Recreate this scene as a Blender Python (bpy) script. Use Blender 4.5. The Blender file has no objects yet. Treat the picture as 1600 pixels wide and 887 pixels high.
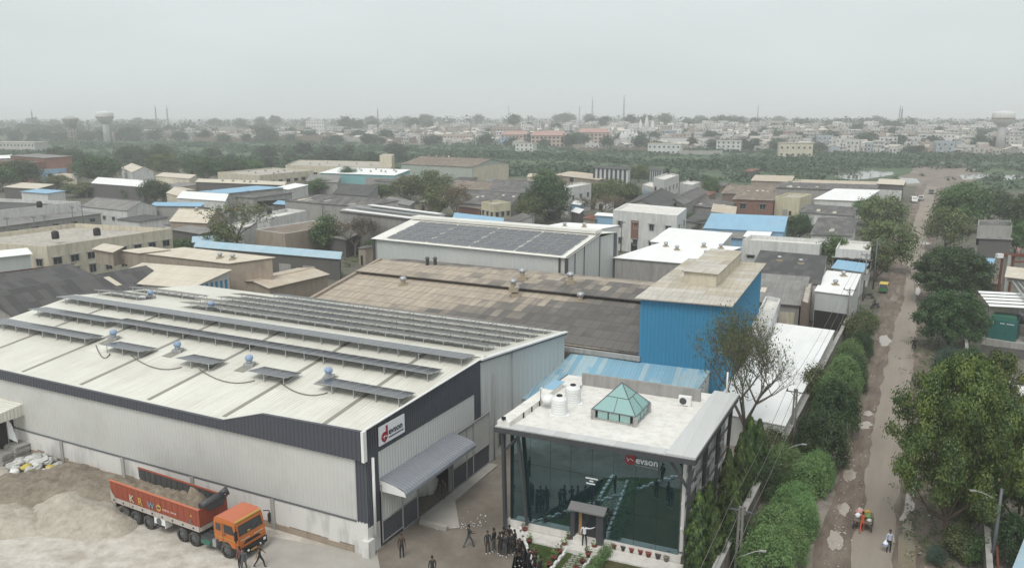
import bpy, bmesh, math, random
import numpy as np
from mathutils import Vector, Matrix

# ------------------------------------------------------------------ camera, world, sun, exposure
SC = bpy.context.scene
COL = SC.collection
R = math.radians
CAM_H = 30.0; FPX = 1250.0; CX = 800.0; CY = 443.5
TILT = math.atan((CY - 181.0) / FPX)
cam_d = bpy.data.cameras.new('camera'); cam = bpy.data.objects.new('camera', cam_d); COL.objects.link(cam)
cam_d.sensor_width = 36.0; cam_d.lens = 36.0 * FPX / 1600.0
cam_d.clip_start = 0.5; cam_d.clip_end = 60000.0
cam.location = (0, 0, CAM_H); cam.rotation_euler = (math.pi/2 - TILT, 0, 0)
SC.camera = cam

SUN_EL, SUN_AZ = R(58), R(200)          # azimuth clockwise from +Y
wd = bpy.data.worlds.new('World'); SC.world = wd; wd.use_nodes = True
nt = wd.node_tree; nt.nodes.clear()
sky = nt.nodes.new('ShaderNodeTexSky'); sky.sky_type = 'NISHITA'; sky.sun_disc = False
sky.sun_elevation = SUN_EL; sky.sun_rotation = SUN_AZ; sky.dust_density = 6.0; sky.air_density = 1.0
hs = nt.nodes.new('ShaderNodeHueSaturation'); hs.inputs['Saturation'].default_value = 0.12
mxs = nt.nodes.new('ShaderNodeMixRGB'); mxs.inputs[0].default_value = 0.80
mxs.inputs[2].default_value = (6.05, 6.55, 6.62, 1)       # the cloud deck
bgn = nt.nodes.new('ShaderNodeBackground'); bgn.inputs['Strength'].default_value = 0.1
wo = nt.nodes.new('ShaderNodeOutputWorld')
nt.links.new(sky.outputs[0], hs.inputs['Color']); nt.links.new(hs.outputs[0], mxs.inputs[1])
cn = nt.nodes.new('ShaderNodeTexNoise'); cn.inputs['Scale'].default_value = 2.2; cn.inputs['Detail'].default_value = 5; cm_ = nt.nodes.new('ShaderNodeMapping'); cm_.inputs['Scale'].default_value = (1, 1, 4)
tc_ = nt.nodes.new('ShaderNodeTexCoord'); nt.links.new(tc_.outputs['Generated'], cm_.inputs[0]); nt.links.new(cm_.outputs[0], cn.inputs[0])
cr_ = nt.nodes.new('ShaderNodeMapRange'); cr_.inputs[1].default_value = 0.3; cr_.inputs[2].default_value = 0.7; cr_.inputs[3].default_value = 0.93; cr_.inputs[4].default_value = 1.05; nt.links.new(cn.outputs[0], cr_.inputs[0])
mu_ = nt.nodes.new('ShaderNodeMixRGB'); mu_.blend_type = 'MULTIPLY'; mu_.inputs[0].default_value = 1.0; nt.links.new(mxs.outputs[0], mu_.inputs[1]); nt.links.new(cr_.outputs[0], mu_.inputs[2]); nt.links.new(mu_.outputs[0], bgn.inputs[0]); nt.links.new(bgn.outputs[0], wo.inputs[0])
sun_d = bpy.data.lights.new('sun', 'SUN'); sun = bpy.data.objects.new('sun', sun_d); COL.objects.link(sun)
sun_d.energy = 1.35; sun_d.angle = R(28); sun_d.color = (1.0, 0.965, 0.91)
sd = Vector((math.sin(SUN_AZ)*math.cos(SUN_EL), math.cos(SUN_AZ)*math.cos(SUN_EL), math.sin(SUN_EL)))
sun.rotation_euler = sd.to_track_quat('Z', 'Y').to_euler()
SC.view_settings.view_transform = 'Standard'; SC.view_settings.look = 'None'
SC.view_settings.exposure = 0.44; SC.view_settings.gamma = 1.0; SC.view_settings.use_curve_mapping = False
SC.cycles.use_denoising = True
SC.cycles.max_bounces = 6; SC.cycles.diffuse_bounces = 3; SC.cycles.glossy_bounces = 3
SC.cycles.transmission_bounces = 3; SC.cycles.transparent_max_bounces = 8; SC.cycles.volume_bounces = 2
SC.cycles.caustics_reflective = False; SC.cycles.caustics_refractive = False

# ------------------------------------------------------------------ helpers
_c, _s = math.cos(TILT), math.sin(TILT)
def G(px, py, z=0.0):
    """point of the horizontal plane at height z seen at photo pixel (px, py)"""
    u = (px-CX)/FPX; v = (py-CY)/FPX
    t = (z-CAM_H)/(-_s - v*_c)
    return Vector((u*t, (_c - v*_s)*t, z))
def project(p):
    d = p[2]-CAM_H; zc = p[1]*_c - d*_s
    return (CX+FPX*p[0]/zc, CY+FPX*(-(p[1]*_s)-d*_c)/zc)
def height_at(p, py):
    """height above the ground point p that reaches photo row py"""
    lo, hi = 0.0, 29.8
    for _ in range(40):
        m = (lo+hi)/2
        if project((p[0], p[1], m))[1] > py: lo = m
        else: hi = m
    return lo
def lin(r, g, b):
    f = lambda c: (c/255/12.92) if c/255 <= 0.04045 else ((c/255+0.055)/1.055)**2.4
    return (f(r), f(g), f(b), 1.0)
rnd = random.Random(7)
V = Vector

def tag(o, label=None, cat=None, group=None, kind=None):
    if label: o['label'] = label
    if cat: o['category'] = cat
    if group: o['group'] = group
    if kind: o['kind'] = kind
    return o
def thing(name, label, cat, loc=(0, 0, 0), rz=0.0, group=None):
    o = bpy.data.objects.new(name, None); COL.objects.link(o)
    o.empty_display_size = 0.3
    o.location = loc; o.rotation_euler = (0, 0, rz)
    return tag(o, label, cat, group)
def copy_tree(o, parent=None):
    c = o.copy(); COL.objects.link(c); c.parent = parent
    for ch in o.children: copy_tree(ch, c)
    return c

class MB:
    """collects faces (with metre UVs); build() links them as ONE mesh object"""
    def __init__(s): s.v = []; s.f = []; s.uv = []; s.mi = []; s.sm = []
    def poly(s, pts, mi=0, uvo=None, smooth=False):
        pts = [V(p) for p in pts]; n0 = len(s.v); s.v += pts
        s.f.append(tuple(range(n0, n0+len(pts)))); s.mi.append(mi); s.sm.append(smooth)
        if uvo is None:
            e = (pts[1]-pts[0]); e = e.normalized() if e.length > 1e-9 else V((1, 0, 0))
            nrm = V((0, 0, 0))
            for k in range(1, len(pts)-1): nrm += (pts[k]-pts[0]).cross(pts[k+1]-pts[0])
            w = nrm.cross(e); w = w.normalized() if w.length > 1e-9 else V((0, 0, 1))
            s.uv.append([((p-pts[0]).dot(e), (p-pts[0]).dot(w)) for p in pts])
        else: s.uv.append(uvo)
    def box6(s, o, ex, ey, ez, mi=0, skip=''):
        o, ex, ey, ez = V(o), V(ex), V(ey), V(ez)
        if ex.cross(ey).dot(ez) < 0: o, ex = o+ex, -ex
        a, b, c, d = o, o+ex, o+ex+ey, o+ey
        if 'b' not in skip: s.poly([a, d, c, b], mi)
        if 't' not in skip: s.poly([a+ez, b+ez, c+ez, d+ez], mi)
        s.poly([a, b, b+ez, a+ez], mi); s.poly([b, c, c+ez, b+ez], mi)
        s.poly([c, d, d+ez, c+ez], mi); s.poly([d, a, a+ez, d+ez], mi)
    def box(s, x0, x1, y0, y1, z0, z1, mi=0): s.box6((x0, y0, z0), (x1-x0, 0, 0), (0, y1-y0, 0), (0, 0, z1-z0), mi)
    def bar(s, p, q, w, h=None, mi=0, up=(0, 0, 1)):
        p, q = V(p), V(q); d = q-p; h = h or w; up = V(up)
        x = d.cross(up)
        if x.length < 1e-5: x = d.cross(V((1, 0, 0)))
        x.normalize(); y = x.cross(d).normalized()
        s.box6(p - x*w/2 - y*h/2, x*w, y*h, d, mi)
    def tube(s, pts, r, n=6, mi=0, cap=True, smooth=True):
        pts = [V(p) for p in pts]; rs = r if isinstance(r, (list, tuple)) else [r]*len(pts)
        ref = V((0, 0, 1)); rings = []
        for i, p in enumerate(pts):
            t = (pts[min(i+1, len(pts)-1)] - pts[max(i-1, 0)])
            t = t.normalized() if t.length > 1e-9 else V((0, 0, 1))
            x = t.cross(ref)
            if x.length < 1e-3: x = t.cross(V((1, 0, 0)))
            x.normalize(); y = t.cross(x)
            n0 = len(s.v)
            s.v += [p + (x*math.cos(2*math.pi*k/n) + y*math.sin(2*math.pi*k/n))*rs[i] for k in range(n)]
            rings.append(n0)
        for a, b in zip(rings[:-1], rings[1:]):
            for k in range(n):
                k2 = (k+1) % n
                s.f.append((a+k, b+k, b+k2, a+k2)); s.mi.append(mi); s.sm.append(smooth)
                s.uv.append([(k/n, 0), (k/n, 1), (k/n+1/n, 1), (k/n+1/n, 0)])
        if cap:
            for ring, rev in ((rings[0], False), (rings[-1], True)):
                idx = list(range(ring, ring+n)); idx = idx[::-1] if rev else idx
                s.f.append(tuple(idx)); s.mi.append(mi); s.sm.append(False); s.uv.append([(0, 0)]*n)
    def lathe(s, prof, c=(0, 0, 0), n=12, mi=0, smooth=True, ax='z', cap=True):
        c = V(c); rings = []
        for r, z in prof:
            n0 = len(s.v)
            for k in range(n):
                a = 2*math.pi*k/n
                p = V((r*math.cos(a), r*math.sin(a), z))
                if ax == 'y': p = V((p.x, p.z, p.y))
                s.v.append(c + p)
            rings.append(n0)
        for a, b in zip(rings[:-1], rings[1:]):
            for k in range(n):
                k2 = (k+1) % n
                f = (a+k, a+k2, b+k2, b+k) if ax == 'z' else (a+k, b+k, b+k2, a+k2)
                s.f.append(f); s.mi.append(mi); s.sm.append(smooth)
                s.uv.append([(k/n, 0), (k/n+1/n, 0), (k/n+1/n, 1), (k/n, 1)])
        for ring, top in ((rings[0], False), (rings[-1], True)) if cap else ():
            idx = list(range(ring, ring+n))
            if top == (ax == 'y'): idx = idx[::-1]
            s.f.append(tuple(idx)); s.mi.append(mi); s.sm.append(False); s.uv.append([(0, 0)]*n)
    def prism(s, pts, z0, z1, mi=0, T=None):
        """extrude the polygon pts (x,y) from z0 to z1; T maps local to world"""
        T = T or (lambda p: p)
        lo = [T(V((x, y, z0))) for x, y in pts]; hi = [T(V((x, y, z1))) for x, y in pts]
        s.poly(hi, mi); s.poly(lo[::-1], mi)
        for i in range(len(pts)):
            j = (i+1) % len(pts); s.poly([lo[i], lo[j], hi[j], hi[i]], mi)
    def xf(s, M, i0=0):
        for i in range(i0, len(s.v)): s.v[i] = M @ s.v[i]
    def mesh(s, name, org=(0, 0, 0)):
        org = V(org); me = bpy.data.meshes.new(name)
        me.from_pydata([tuple(p-org) for p in s.v], [], s.f)
        uvl = me.uv_layers.new(name='UVMap')
        flat = [c for face in s.uv for uv in face for c in uv]
        uvl.data.foreach_set('uv', flat)
        me.polygons.foreach_set('material_index', s.mi); me.polygons.foreach_set('use_smooth', s.sm)
        me.update(); return me
    def build(s, name, mats, parent=None, world=False):
        """verts are in the parent's local frame, or in world space (unrotated parent) with world=True"""
        org = (0, 0, 0)
        if world and parent is not None:
            org = V((0, 0, 0)); q = parent
            while q is not None: org = org + q.location; q = q.parent
        me = s.mesh(name, org)
        for m in (mats if isinstance(mats, (list, tuple)) else [mats]): me.materials.append(m)
        o = bpy.data.objects.new(name, me); COL.objects.link(o); o.parent = parent
        return o
# ------------------------------------------------------------------ materials
class NT:
    def __init__(s, name):
        s.m = bpy.data.materials.new(name); s.m.use_nodes = True; s.t = s.m.node_tree; s.t.nodes.clear()
        s.out = s.t.nodes.new('ShaderNodeOutputMaterial')
    def n(s, ty, ins=None, **kw):
        nd = s.t.nodes.new('ShaderNode'+ty)
        for k, v in kw.items(): setattr(nd, k, v)
        for k, v in (ins or {}).items():
            if isinstance(v, bpy.types.NodeSocket): s.t.links.new(v, nd.inputs[k])
            else: nd.inputs[k].default_value = v
        return nd
    def pos(s): return s.n('NewGeometry').outputs['Position']
    def obj(s): return s.n('TexCoord').outputs['Object']
    def uv(s): return s.n('TexCoord').outputs['UV']
    def orand(s): return s.n('ObjectInfo').outputs['Random']
    def scale(s, vec, sc): return s.n('Mapping', {'Vector': vec, 'Scale': sc}).outputs[0]
    def noise(s, vec, sc, detail=4, rough=0.6, dist=0.0):
        return s.n('TexNoise', {'Vector': vec, 'Scale': sc, 'Detail': detail, 'Roughness': rough, 'Distortion': dist}).outputs[0]
    def ramp(s, fac, stops, interp='LINEAR'):
        r = s.n('ValToRGB', {'Fac': fac}); cr = r.color_ramp; cr.interpolation = interp
        while len(cr.elements) < len(stops): cr.elements.new(0.5)
        for e, (p, c) in zip(cr.elements, stops): e.position = p; e.color = c if len(c) == 4 else (*c, 1)
        return r.outputs[0]
    def mix(s, f, a, b, mode='MIX'): return s.n('MixRGB', {0: f, 1: a, 2: b}, blend_type=mode).outputs[0]
    def math(s, op, a, b=0.0, clamp=False):
        return s.n('Math', {0: a, 1: b}, operation=op, use_clamp=clamp).outputs[0]
    def bump(s, h, d=0.02, st=0.5): return s.n('Bump', {'Height': h, 'Distance': d, 'Strength': st}).outputs[0]
    def princ(s, col, rough=0.7, metal=0.0, spec=0.4, normal=None):
        d = {'Base Color': col, 'Roughness': rough, 'Metallic': metal, 'Specular IOR Level': spec}
        if normal is not None: d['Normal'] = normal
        p = s.n('BsdfPrincipled', d); s.t.links.new(p.outputs[0], s.out.inputs[0]); return s.m
BW = [(0, (0, 0, 0)), (1, (1, 1, 1))]
def mul(c, k): return (c[0]*k, c[1]*k, c[2]*k, 1)
def thr(t, fac, a, b): return t.ramp(fac, [(a, (0, 0, 0)), (b, (1, 1, 1))])

def m_paint(name, c, rough=0.6, var=0.12, dirt=(0.16, 0.14, 0.12, 1), damt=0.25, sc=0.5, metal=0.0, spec=0.4, hue=0.0):
    t = NT(name); p = t.obj()
    n1 = t.noise(p, sc, 5); n2 = t.noise(t.scale(p, (2.2, 2.2, 0.25)), 1.6, 4)
    col = t.mix(n1, mul(c, 1-var), mul(c, 1+var))
    if hue: col = t.n('HueSaturation', {'Color': col, 'Value': t.math('ADD', t.math('MULTIPLY', t.orand(), hue), 1-hue/2)}).outputs[0]
    col = t.mix(t.math('MULTIPLY', thr(t, n2, 0.5, 0.8), damt), col, dirt)
    return t.princ(col, rough, metal, spec)

def m_sheet(name, c, alt=None, frac=0.0, alt2=None, rib=0.0, ribd=0.03, cell=(1.05, 2.2), var=0.12, dirt=(0.10, 0.09, 0.08, 1), damt=0.35, rough=0.55, metal=0.0, lines=0.5, blend=None):
    """profiled roofing: single sheets differ in tone, laps show as thin lines, streaks run down the slope"""
    t = NT(name); uv = t.uv(); p = t.obj()
    cellv = t.n('VectorMath', {0: uv, 1: (cell[0], cell[1], 1)}, operation='SNAP').outputs[0]
    wn = t.n('TexWhiteNoise', {'Vector': cellv}, noise_dimensions='2D').outputs['Value']
    col = t.mix(wn, mul(c, 1-var), mul(c, 1+var))
    if alt is not None:
        big = t.noise(p, 0.10, 3)
        sel = t.math('ADD', t.math('MULTIPLY', wn, 0.35), t.math('MULTIPLY', big, 0.85))
        k = 1-frac
        altc = t.mix(t.noise(p, 0.7, 3), alt, alt2 or alt)
        col = t.mix(thr(t, sel, 0.22+0.62*k-0.02, 0.22+0.62*k+0.03), col, altc)
    st = t.noise(t.scale(uv, (3.0, 0.16, 1)), 1.3, 5)
    col = t.mix(t.math('MULTIPLY', thr(t, st, 0.42, 0.72), damt), col, dirt)
    bl = t.noise(p, 0.22, 6, 0.65)
    col = t.mix(t.math('MULTIPLY', thr(t, bl, 0.45, 0.75), damt*0.8), col, mul(dirt, 0.8))
    if lines > 0:
        ux = t.n('SeparateXYZ', {0: uv}); fr = []
        for k, wl in ((0, 0.06), (1, 0.07)):
            q = t.math('FRACT', t.math('DIVIDE', ux.outputs[k], cell[k]))
            fr.append(t.math('LESS_THAN', q, wl/cell[k]))
        ln = t.math('MAXIMUM', t.math('MULTIPLY', fr[0], 0.5), fr[1])
        col = t.mix(t.math('MULTIPLY', ln, lines), col, mul(dirt, 0.7))
    nrm = None
    if rib:
        w = t.n('TexWave', {'Vector': uv, 'Scale': 0.3142/rib, 'Distortion': 0.0, 'Detail': 0.0}, wave_type='BANDS', bands_direction='X').outputs['Fac']
        nrm = t.bump(w, ribd, 1.0)
    return t.princ(col, rough, metal, 0.35, nrm)

def m_plaster(name, c, stain=(0.09, 0.085, 0.08, 1), amt=0.5, rough=0.9, var=0.12, sc=0.35):
    t = NT(name); p = t.obj()
    col = t.mix(t.noise(p, sc*1.5, 5), mul(c, 1-var), mul(c, 1+var))
    st = t.noise(t.scale(p, (1.4, 1.4, 0.22)), 1.1, 6, 0.65)
    col = t.mix(t.math('MULTIPLY', thr(t, st, 0.45, 0.72), amt), col, stain)
    bl = t.noise(p, sc, 6, 0.7)
    col = t.mix(t.math('MULTIPLY', thr(t, bl, 0.52, 0.70), amt*0.6), col, mul(stain, 1.4))
    return t.princ(col, rough, 0, 0.2, t.bump(t.noise(p, 6, 4), 0.02, 0.4))

def m_brick(name, c1, c2, mortar, sc=1.0, wash=None, wamt=0.0):
    t = NT(name); uv = t.uv(); p = t.obj()
    b = t.n('TexBrick', {'Vector': uv, 'Color1': c1, 'Color2': c2, 'Mortar': mortar, 'Scale': sc, 'Mortar Size': 0.02, 'Brick Width': 0.42, 'Row Height': 0.2})
    col = b.outputs[0]
    if wash: col = t.mix(t.math('MULTIPLY', thr(t, t.noise(p, 0.8, 6, 0.7), 0.20, 0.36), wamt), col, wash)
    col = t.mix(t.math('MULTIPLY', thr(t, t.noise(t.scale(p, (1, 1, 0.3)), 0.9, 5), 0.5, 0.75), 0.45), col, (0.08, 0.07, 0.06, 1))
    return t.princ(col, 0.92, 0, 0.2, t.bump(b.outputs[1], 0.02, -0.5))

def m_leaf(name, cols, trans=0.22, big=0.55):
    t = NT(name); ri = t.n('NewGeometry').outputs['Random Per Island']; p = t.obj()
    nb = t.noise(p, big, 3)
    f = t.math('ADD', t.math('MULTIPLY', ri, 0.35), t.math('MULTIPLY', t.math('SUBTRACT', nb, 0.27), 1.35), True)
    k = len(cols)-1
    col = t.ramp(f, [(i/k, c) for i, c in enumerate(cols)])
    col = t.n('HueSaturation', {'Color': col, 'Hue': t.math('ADD', t.math('MULTIPLY', t.orand(), 0.03), 0.485), 'Value': t.math('ADD', t.math('MULTIPLY', t.orand(), 0.35), 0.82)}).outputs[0]
    d = t.n('BsdfDiffuse', {'Color': col}); tr = t.n('BsdfTranslucent', {'Color': col}); g = t.n('BsdfGlossy', {'Color': (1, 1, 1, 1), 'Roughness': 0.55})
    m1 = t.n('MixShader', {0: trans, 1: d.outputs[0], 2: tr.outputs[0]})
    m2 = t.n('MixShader', {0: 0.03, 1: m1.outputs[0], 2: g.outputs[0]})
    t.t.links.new(m2.outputs[0], t.out.inputs[0]); return t.m

M = {}
# roofs
M['roof_white'] = m_sheet('roof_white', (0.72, 0.71, 0.66, 1), var=0.04, damt=0.16, dirt=(0.32, 0.29, 0.24, 1), cell=(1.0, 6.0), lines=0.25)
M['roof_bright'] = m_sheet('roof_bright', (0.80, 0.80, 0.79, 1), var=0.03, damt=0.10, dirt=(0.45, 0.44, 0.42, 1), cell=(1.0, 7.0), lines=0.15)
M['roof_dark'] = m_sheet('roof_dark', (0.125, 0.12, 0.117, 1), alt=(0.19, 0.18, 0.17, 1), frac=0.30, alt2=(0.16, 0.155, 0.15, 1), var=0.14, damt=0.5, dirt=(0.05, 0.05, 0.05, 1), rough=0.9, rib=0.0)
M['roof_black'] = m_sheet('roof_black', (0.078, 0.077, 0.077, 1), alt=(0.095, 0.093, 0.092, 1), frac=0.35, alt2=(0.11, 0.108, 0.105, 1), var=0.10, damt=0.3, dirt=(0.045, 0.045, 0.045, 1), rough=0.9)
M['roof_grey'] = m_sheet('roof_grey', (0.24, 0.235, 0.225, 1), alt=(0.36, 0.35, 0.33, 1), frac=0.3, alt2=(0.15, 0.145, 0.14, 1), var=0.15, damt=0.45, dirt=(0.10, 0.095, 0.09, 1), rough=0.9)
M['roof_tan'] = m_sheet('roof_tan', (0.50, 0.42, 0.33, 1), alt=(0.42, 0.36, 0.29, 1), frac=0.3, alt2=(0.58, 0.52, 0.44, 1), var=0.08, damt=0.22, dirt=(0.25, 0.20, 0.15, 1), rough=0.8)
M['roof_cream'] = m_sheet('roof_cream', (0.60, 0.55, 0.46, 1), alt=(0.50, 0.42, 0.32, 1), frac=0.35, alt2=(0.66, 0.62, 0.54, 1), var=0.06, damt=0.22, dirt=(0.30, 0.24, 0.17, 1), rough=0.8)
M['roof_mixed'] = m_sheet('roof_mixed', (0.45, 0.385, 0.31, 1), alt=(0.11, 0.105, 0.10, 1), frac=0.50, alt2=(0.24, 0.22, 0.20, 1), var=0.14, damt=0.4, dirt=(0.13, 0.115, 0.10, 1), rough=0.9, cell=(1.05, 2.6))
M['roof_blue'] = m_sheet('roof_blue', (0.23, 0.42, 0.58, 1), alt=(0.31, 0.47, 0.59, 1), frac=0.25, alt2=(0.18, 0.37, 0.54, 1), var=0.05, damt=0.22, dirt=(0.30, 0.36, 0.40, 1), cell=(1.0, 5.0), lines=0.2)
M['roof_paleblue'] = m_sheet('roof_paleblue', (0.33, 0.50, 0.60, 1), alt=(0.48, 0.57, 0.60, 1), frac=0.35, alt2=(0.24, 0.42, 0.56, 1), var=0.07, damt=0.3, dirt=(0.34, 0.36, 0.35, 1), cell=(1.0, 4.0), lines=0.25)
M['roof_rust'] = m_sheet('roof_rust', (0.20, 0.075, 0.05, 1), alt=(0.32, 0.22, 0.18, 1), frac=0.3, alt2=(0.13, 0.06, 0.045, 1), var=0.2, damt=0.5, dirt=(0.07, 0.04, 0.03, 1), rough=0.9)
M['roof_brown'] = m_sheet('roof_brown', (0.21, 0.17, 0.14, 1), alt=(0.42, 0.34, 0.26, 1), frac=0.25, alt2=(0.12, 0.105, 0.095, 1), var=0.12, damt=0.4, dirt=(0.08, 0.07, 0.06, 1), rough=0.9)
M['slab'] = m_plaster('slab', (0.45, 0.42, 0.37, 1), amt=0.5, sc=0.2)
M['slab_pale'] = m_plaster('slab_pale', (0.66, 0.64, 0.60, 1), stain=(0.26, 0.24, 0.22, 1), amt=0.35, sc=0.25)
# walls
M['wall_white'] = m_plaster('wall_white', (0.60, 0.60, 0.585, 1), amt=0.30)
M['wall_cream'] = m_plaster('wall_cream', (0.58, 0.53, 0.42, 1), amt=0.35)
M['wall_grey'] = m_plaster('wall_grey', (0.33, 0.32, 0.305, 1), amt=0.4)
M['wall_dark'] = m_plaster('wall_dark', (0.12, 0.115, 0.11, 1), amt=0.4)
M['wall_tan'] = m_plaster('wall_tan', (0.34, 0.285, 0.23, 1), amt=0.35)
M['wall_yellow'] = m_plaster('wall_yellow', (0.54, 0.50, 0.36, 1), amt=0.35)
M['wall_pink'] = m_plaster('wall_pink', (0.50, 0.385, 0.33, 1), amt=0.2)
M['wall_blue'] = m_paint('wall_blue', (0.25, 0.42, 0.58, 1), damt=0.3)
M['wall_green'] = m_paint('wall_green', (0.36, 0.40, 0.35, 1), damt=0.3)
M['wall_teal'] = m_paint('wall_teal', (0.20, 0.42, 0.43, 1), damt=0.2)
M['wall_metal'] = m_sheet('wall_metal', (0.50, 0.52, 0.51, 1), var=0.03, damt=0.10, dirt=(0.28, 0.27, 0.25, 1), cell=(1.0, 12.0), lines=0.2)
M['brick_red'] = m_brick('brick_red', (0.24, 0.10, 0.07, 1), (0.17, 0.075, 0.055, 1), (0.25, 0.20, 0.17, 1), 1.0)
M['brick_old'] = m_brick('brick_old', (0.22, 0.16, 0.125, 1), (0.16, 0.12, 0.10, 1), (0.22, 0.19, 0.16, 1), 1.0)
M['brick_washed'] = m_brick('brick_washed', (0.30, 0.25, 0.21, 1), (0.24, 0.20, 0.17, 1), (0.36, 0.33, 0.30, 1), 1.0, (0.66, 0.65, 0.63, 1), 0.95)
M['glass_dark'] = m_paint('glass_dark', (0.025, 0.03, 0.034, 1), rough=0.15, var=0.3, damt=0.1, spec=0.5)
M['opening_shade'] = m_paint('opening_shade', (0.018, 0.017, 0.016, 1), rough=0.9, damt=0.0)  # near-black paint standing in for the unlit depth behind openings
M['frame_grey'] = m_paint('frame_grey', (0.30, 0.30, 0.30, 1), rough=0.5)
M['concrete'] = m_plaster('concrete', (0.38, 0.37, 0.35, 1), amt=0.4, sc=0.6)
M['galv'] = m_paint('galv', (0.42, 0.43, 0.44, 1), rough=0.4, metal=0.5, var=0.15)
M['vent_tan'] = m_paint('vent_tan', (0.36, 0.30, 0.22, 1), rough=0.6)
M['vent_blue'] = m_paint('vent_blue', (0.24, 0.33, 0.48, 1), rough=0.3, damt=0.1)
M['steel_dark'] = m_paint('steel_dark', (0.055, 0.058, 0.065, 1), rough=0.45, damt=0.15)
M['steel_grey'] = m_paint('steel_grey', (0.105, 0.11, 0.118, 1), rough=0.4, damt=0.15)
M['white_paint'] = m_paint('white_paint', (0.74, 0.74, 0.73, 1), rough=0.5, damt=0.15, dirt=(0.3, 0.28, 0.26, 1))
M['black'] = m_paint('black', (0.014, 0.014, 0.015, 1), rough=0.6, damt=0.0)
M['rubber'] = m_paint('rubber', (0.060, 0.058, 0.055, 1), rough=0.9, damt=0.6, dirt=(0.20, 0.18, 0.15, 1), sc=1.5)
M['bark'] = m_plaster('bark', (0.115, 0.088, 0.066, 1), stain=(0.05, 0.04, 0.03, 1), amt=0.5, sc=1.5)
M['bark_pale'] = m_plaster('bark_pale', (0.17, 0.145, 0.12, 1), stain=(0.08, 0.07, 0.06, 1), amt=0.5, sc=1.5)
# foliage
M['leaf_dark'] = m_leaf('leaf_dark', [(0.016, 0.038, 0.014, 1), (0.036, 0.074, 0.026, 1), (0.064, 0.115, 0.038, 1), (0.115, 0.175, 0.058, 1)])
M['leaf_mid'] = m_leaf('leaf_mid', [(0.030, 0.065, 0.022, 1), (0.062, 0.120, 0.038, 1), (0.105, 0.18, 0.055, 1), (0.165, 0.245, 0.08, 1)])
M['leaf_olive'] = m_leaf('leaf_olive', [(0.045, 0.064, 0.022, 1), (0.085, 0.112, 0.038, 1), (0.13, 0.16, 0.055, 1), (0.20, 0.22, 0.085, 1)])
M['leaf_bright'] = m_leaf('leaf_bright', [(0.060, 0.12, 0.040, 1), (0.115, 0.205, 0.066, 1), (0.17, 0.27, 0.092, 1), (0.23, 0.34, 0.125, 1)], big=0.8)
M['leaf_yellow'] = m_leaf('leaf_yellow', [(0.019, 0.040, 0.013, 1), (0.050, 0.088, 0.024, 1), (0.15, 0.195, 0.042, 1), (0.32, 0.35, 0.07, 1)], big=0.5)
M['leaf_ashoka'] = m_leaf('leaf_ashoka', [(0.014, 0.034, 0.012, 1), (0.032, 0.064, 0.020, 1), (0.095, 0.15, 0.035, 1), (0.23, 0.30, 0.06, 1)], big=1.5)
M['leaf_bluish'] = m_leaf('leaf_bluish', [(0.022, 0.046, 0.034, 1), (0.045, 0.085, 0.060, 1), (0.07, 0.12, 0.085, 1), (0.11, 0.16, 0.11, 1)])
M['leaf_far'] = m_leaf('leaf_far', [(0.020, 0.042, 0.020, 1), (0.035, 0.065, 0.030, 1), (0.055, 0.09, 0.038, 1)], big=0.12)
M['leaf_scrub'] = m_leaf('leaf_scrub', [(0.030, 0.058, 0.030, 1), (0.046, 0.083, 0.042, 1), (0.07, 0.112, 0.056, 1)], big=0.03)
M['leaf_dry'] = m_leaf('leaf_dry', [(0.09, 0.07, 0.045, 1), (0.15, 0.12, 0.07, 1), (0.20, 0.16, 0.10, 1)])
# ------------------------------------------------------------------ terrain
def sstep(a, b, x):
    t = min(1, max(0, (x-a)/(b-a))); return t*t*(3-2*t)
def bank(x): return min(960, max(585, 795 - 0.515*x))
def gz(x, y):
    if y < 560: return 0.0
    b = bank(x); px = 800 + 1277*x/max(y, 1)
    A = 7 + 9*math.exp(-((px-880)/430)**2) + 3.0*sstep(1150, 1450, px)
    up = sstep(b-10, b+640, y); dn = sstep(1700, 3200, y)
    return A*up*(1-dn) + 3*dn
ys = [-150, -60, 0, 20, 40, 50, 60, 70, 80, 100, 130, 170, 220, 280, 340, 400, 460, 520] + [560+20*i for i in range(60)] + [1800, 1900, 2050, 2250, 2500, 2800, 3200, 3800, 4600, 6000, 8000, 11000]
verts = []; faces = []; NX = 61
for y in ys:
    w = max(260, 0.85*y+160)
    for i in range(NX):
        x = -w + 2*w*i/(NX-1); verts.append((x, y, gz(x, y)))
for j in range(len(ys)-1):
    for i in range(NX-1):
        a = j*NX+i; faces.append((a, a+1, a+NX+1, a+NX))
me = bpy.data.meshes.new('ground'); me.from_pydata(verts, [], faces)
me.polygons.foreach_set('use_smooth', [True]*len(faces)); me.update()
ground = bpy.data.objects.new('ground', me); COL.objects.link(ground); ground['kind'] = 'structure'
t = NT('ground_mat'); p = t.pos(); sx = t.n('SeparateXYZ', {0: p}); X, Y = sx.outputs[0], sx.outputs[1]
big = t.noise(p, 0.05, 5, 0.6); fine = t.noise(p, 0.9, 6, 0.7); mid = t.noise(p, 0.22, 5, 0.65); grit = t.noise(p, 5.0, 4, 0.7)
sand = t.ramp(fine, [(0.28, (0.33, 0.30, 0.26)), (0.45, (0.47, 0.435, 0.385)), (0.62, (0.58, 0.545, 0.495)), (0.8, (0.66, 0.63, 0.58))])
sand = t.mix(t.math('MULTIPLY', thr(t, mid, 0.50, 0.68), 0.7), sand, t.mix(fine, (0.23, 0.195, 0.155, 1), (0.40, 0.345, 0.28, 1)))
dirt = t.ramp(fine, [(0.25, (0.13, 0.112, 0.095)), (0.5, (0.20, 0.175, 0.15)), (0.75, (0.29, 0.26, 0.225))])
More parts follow.
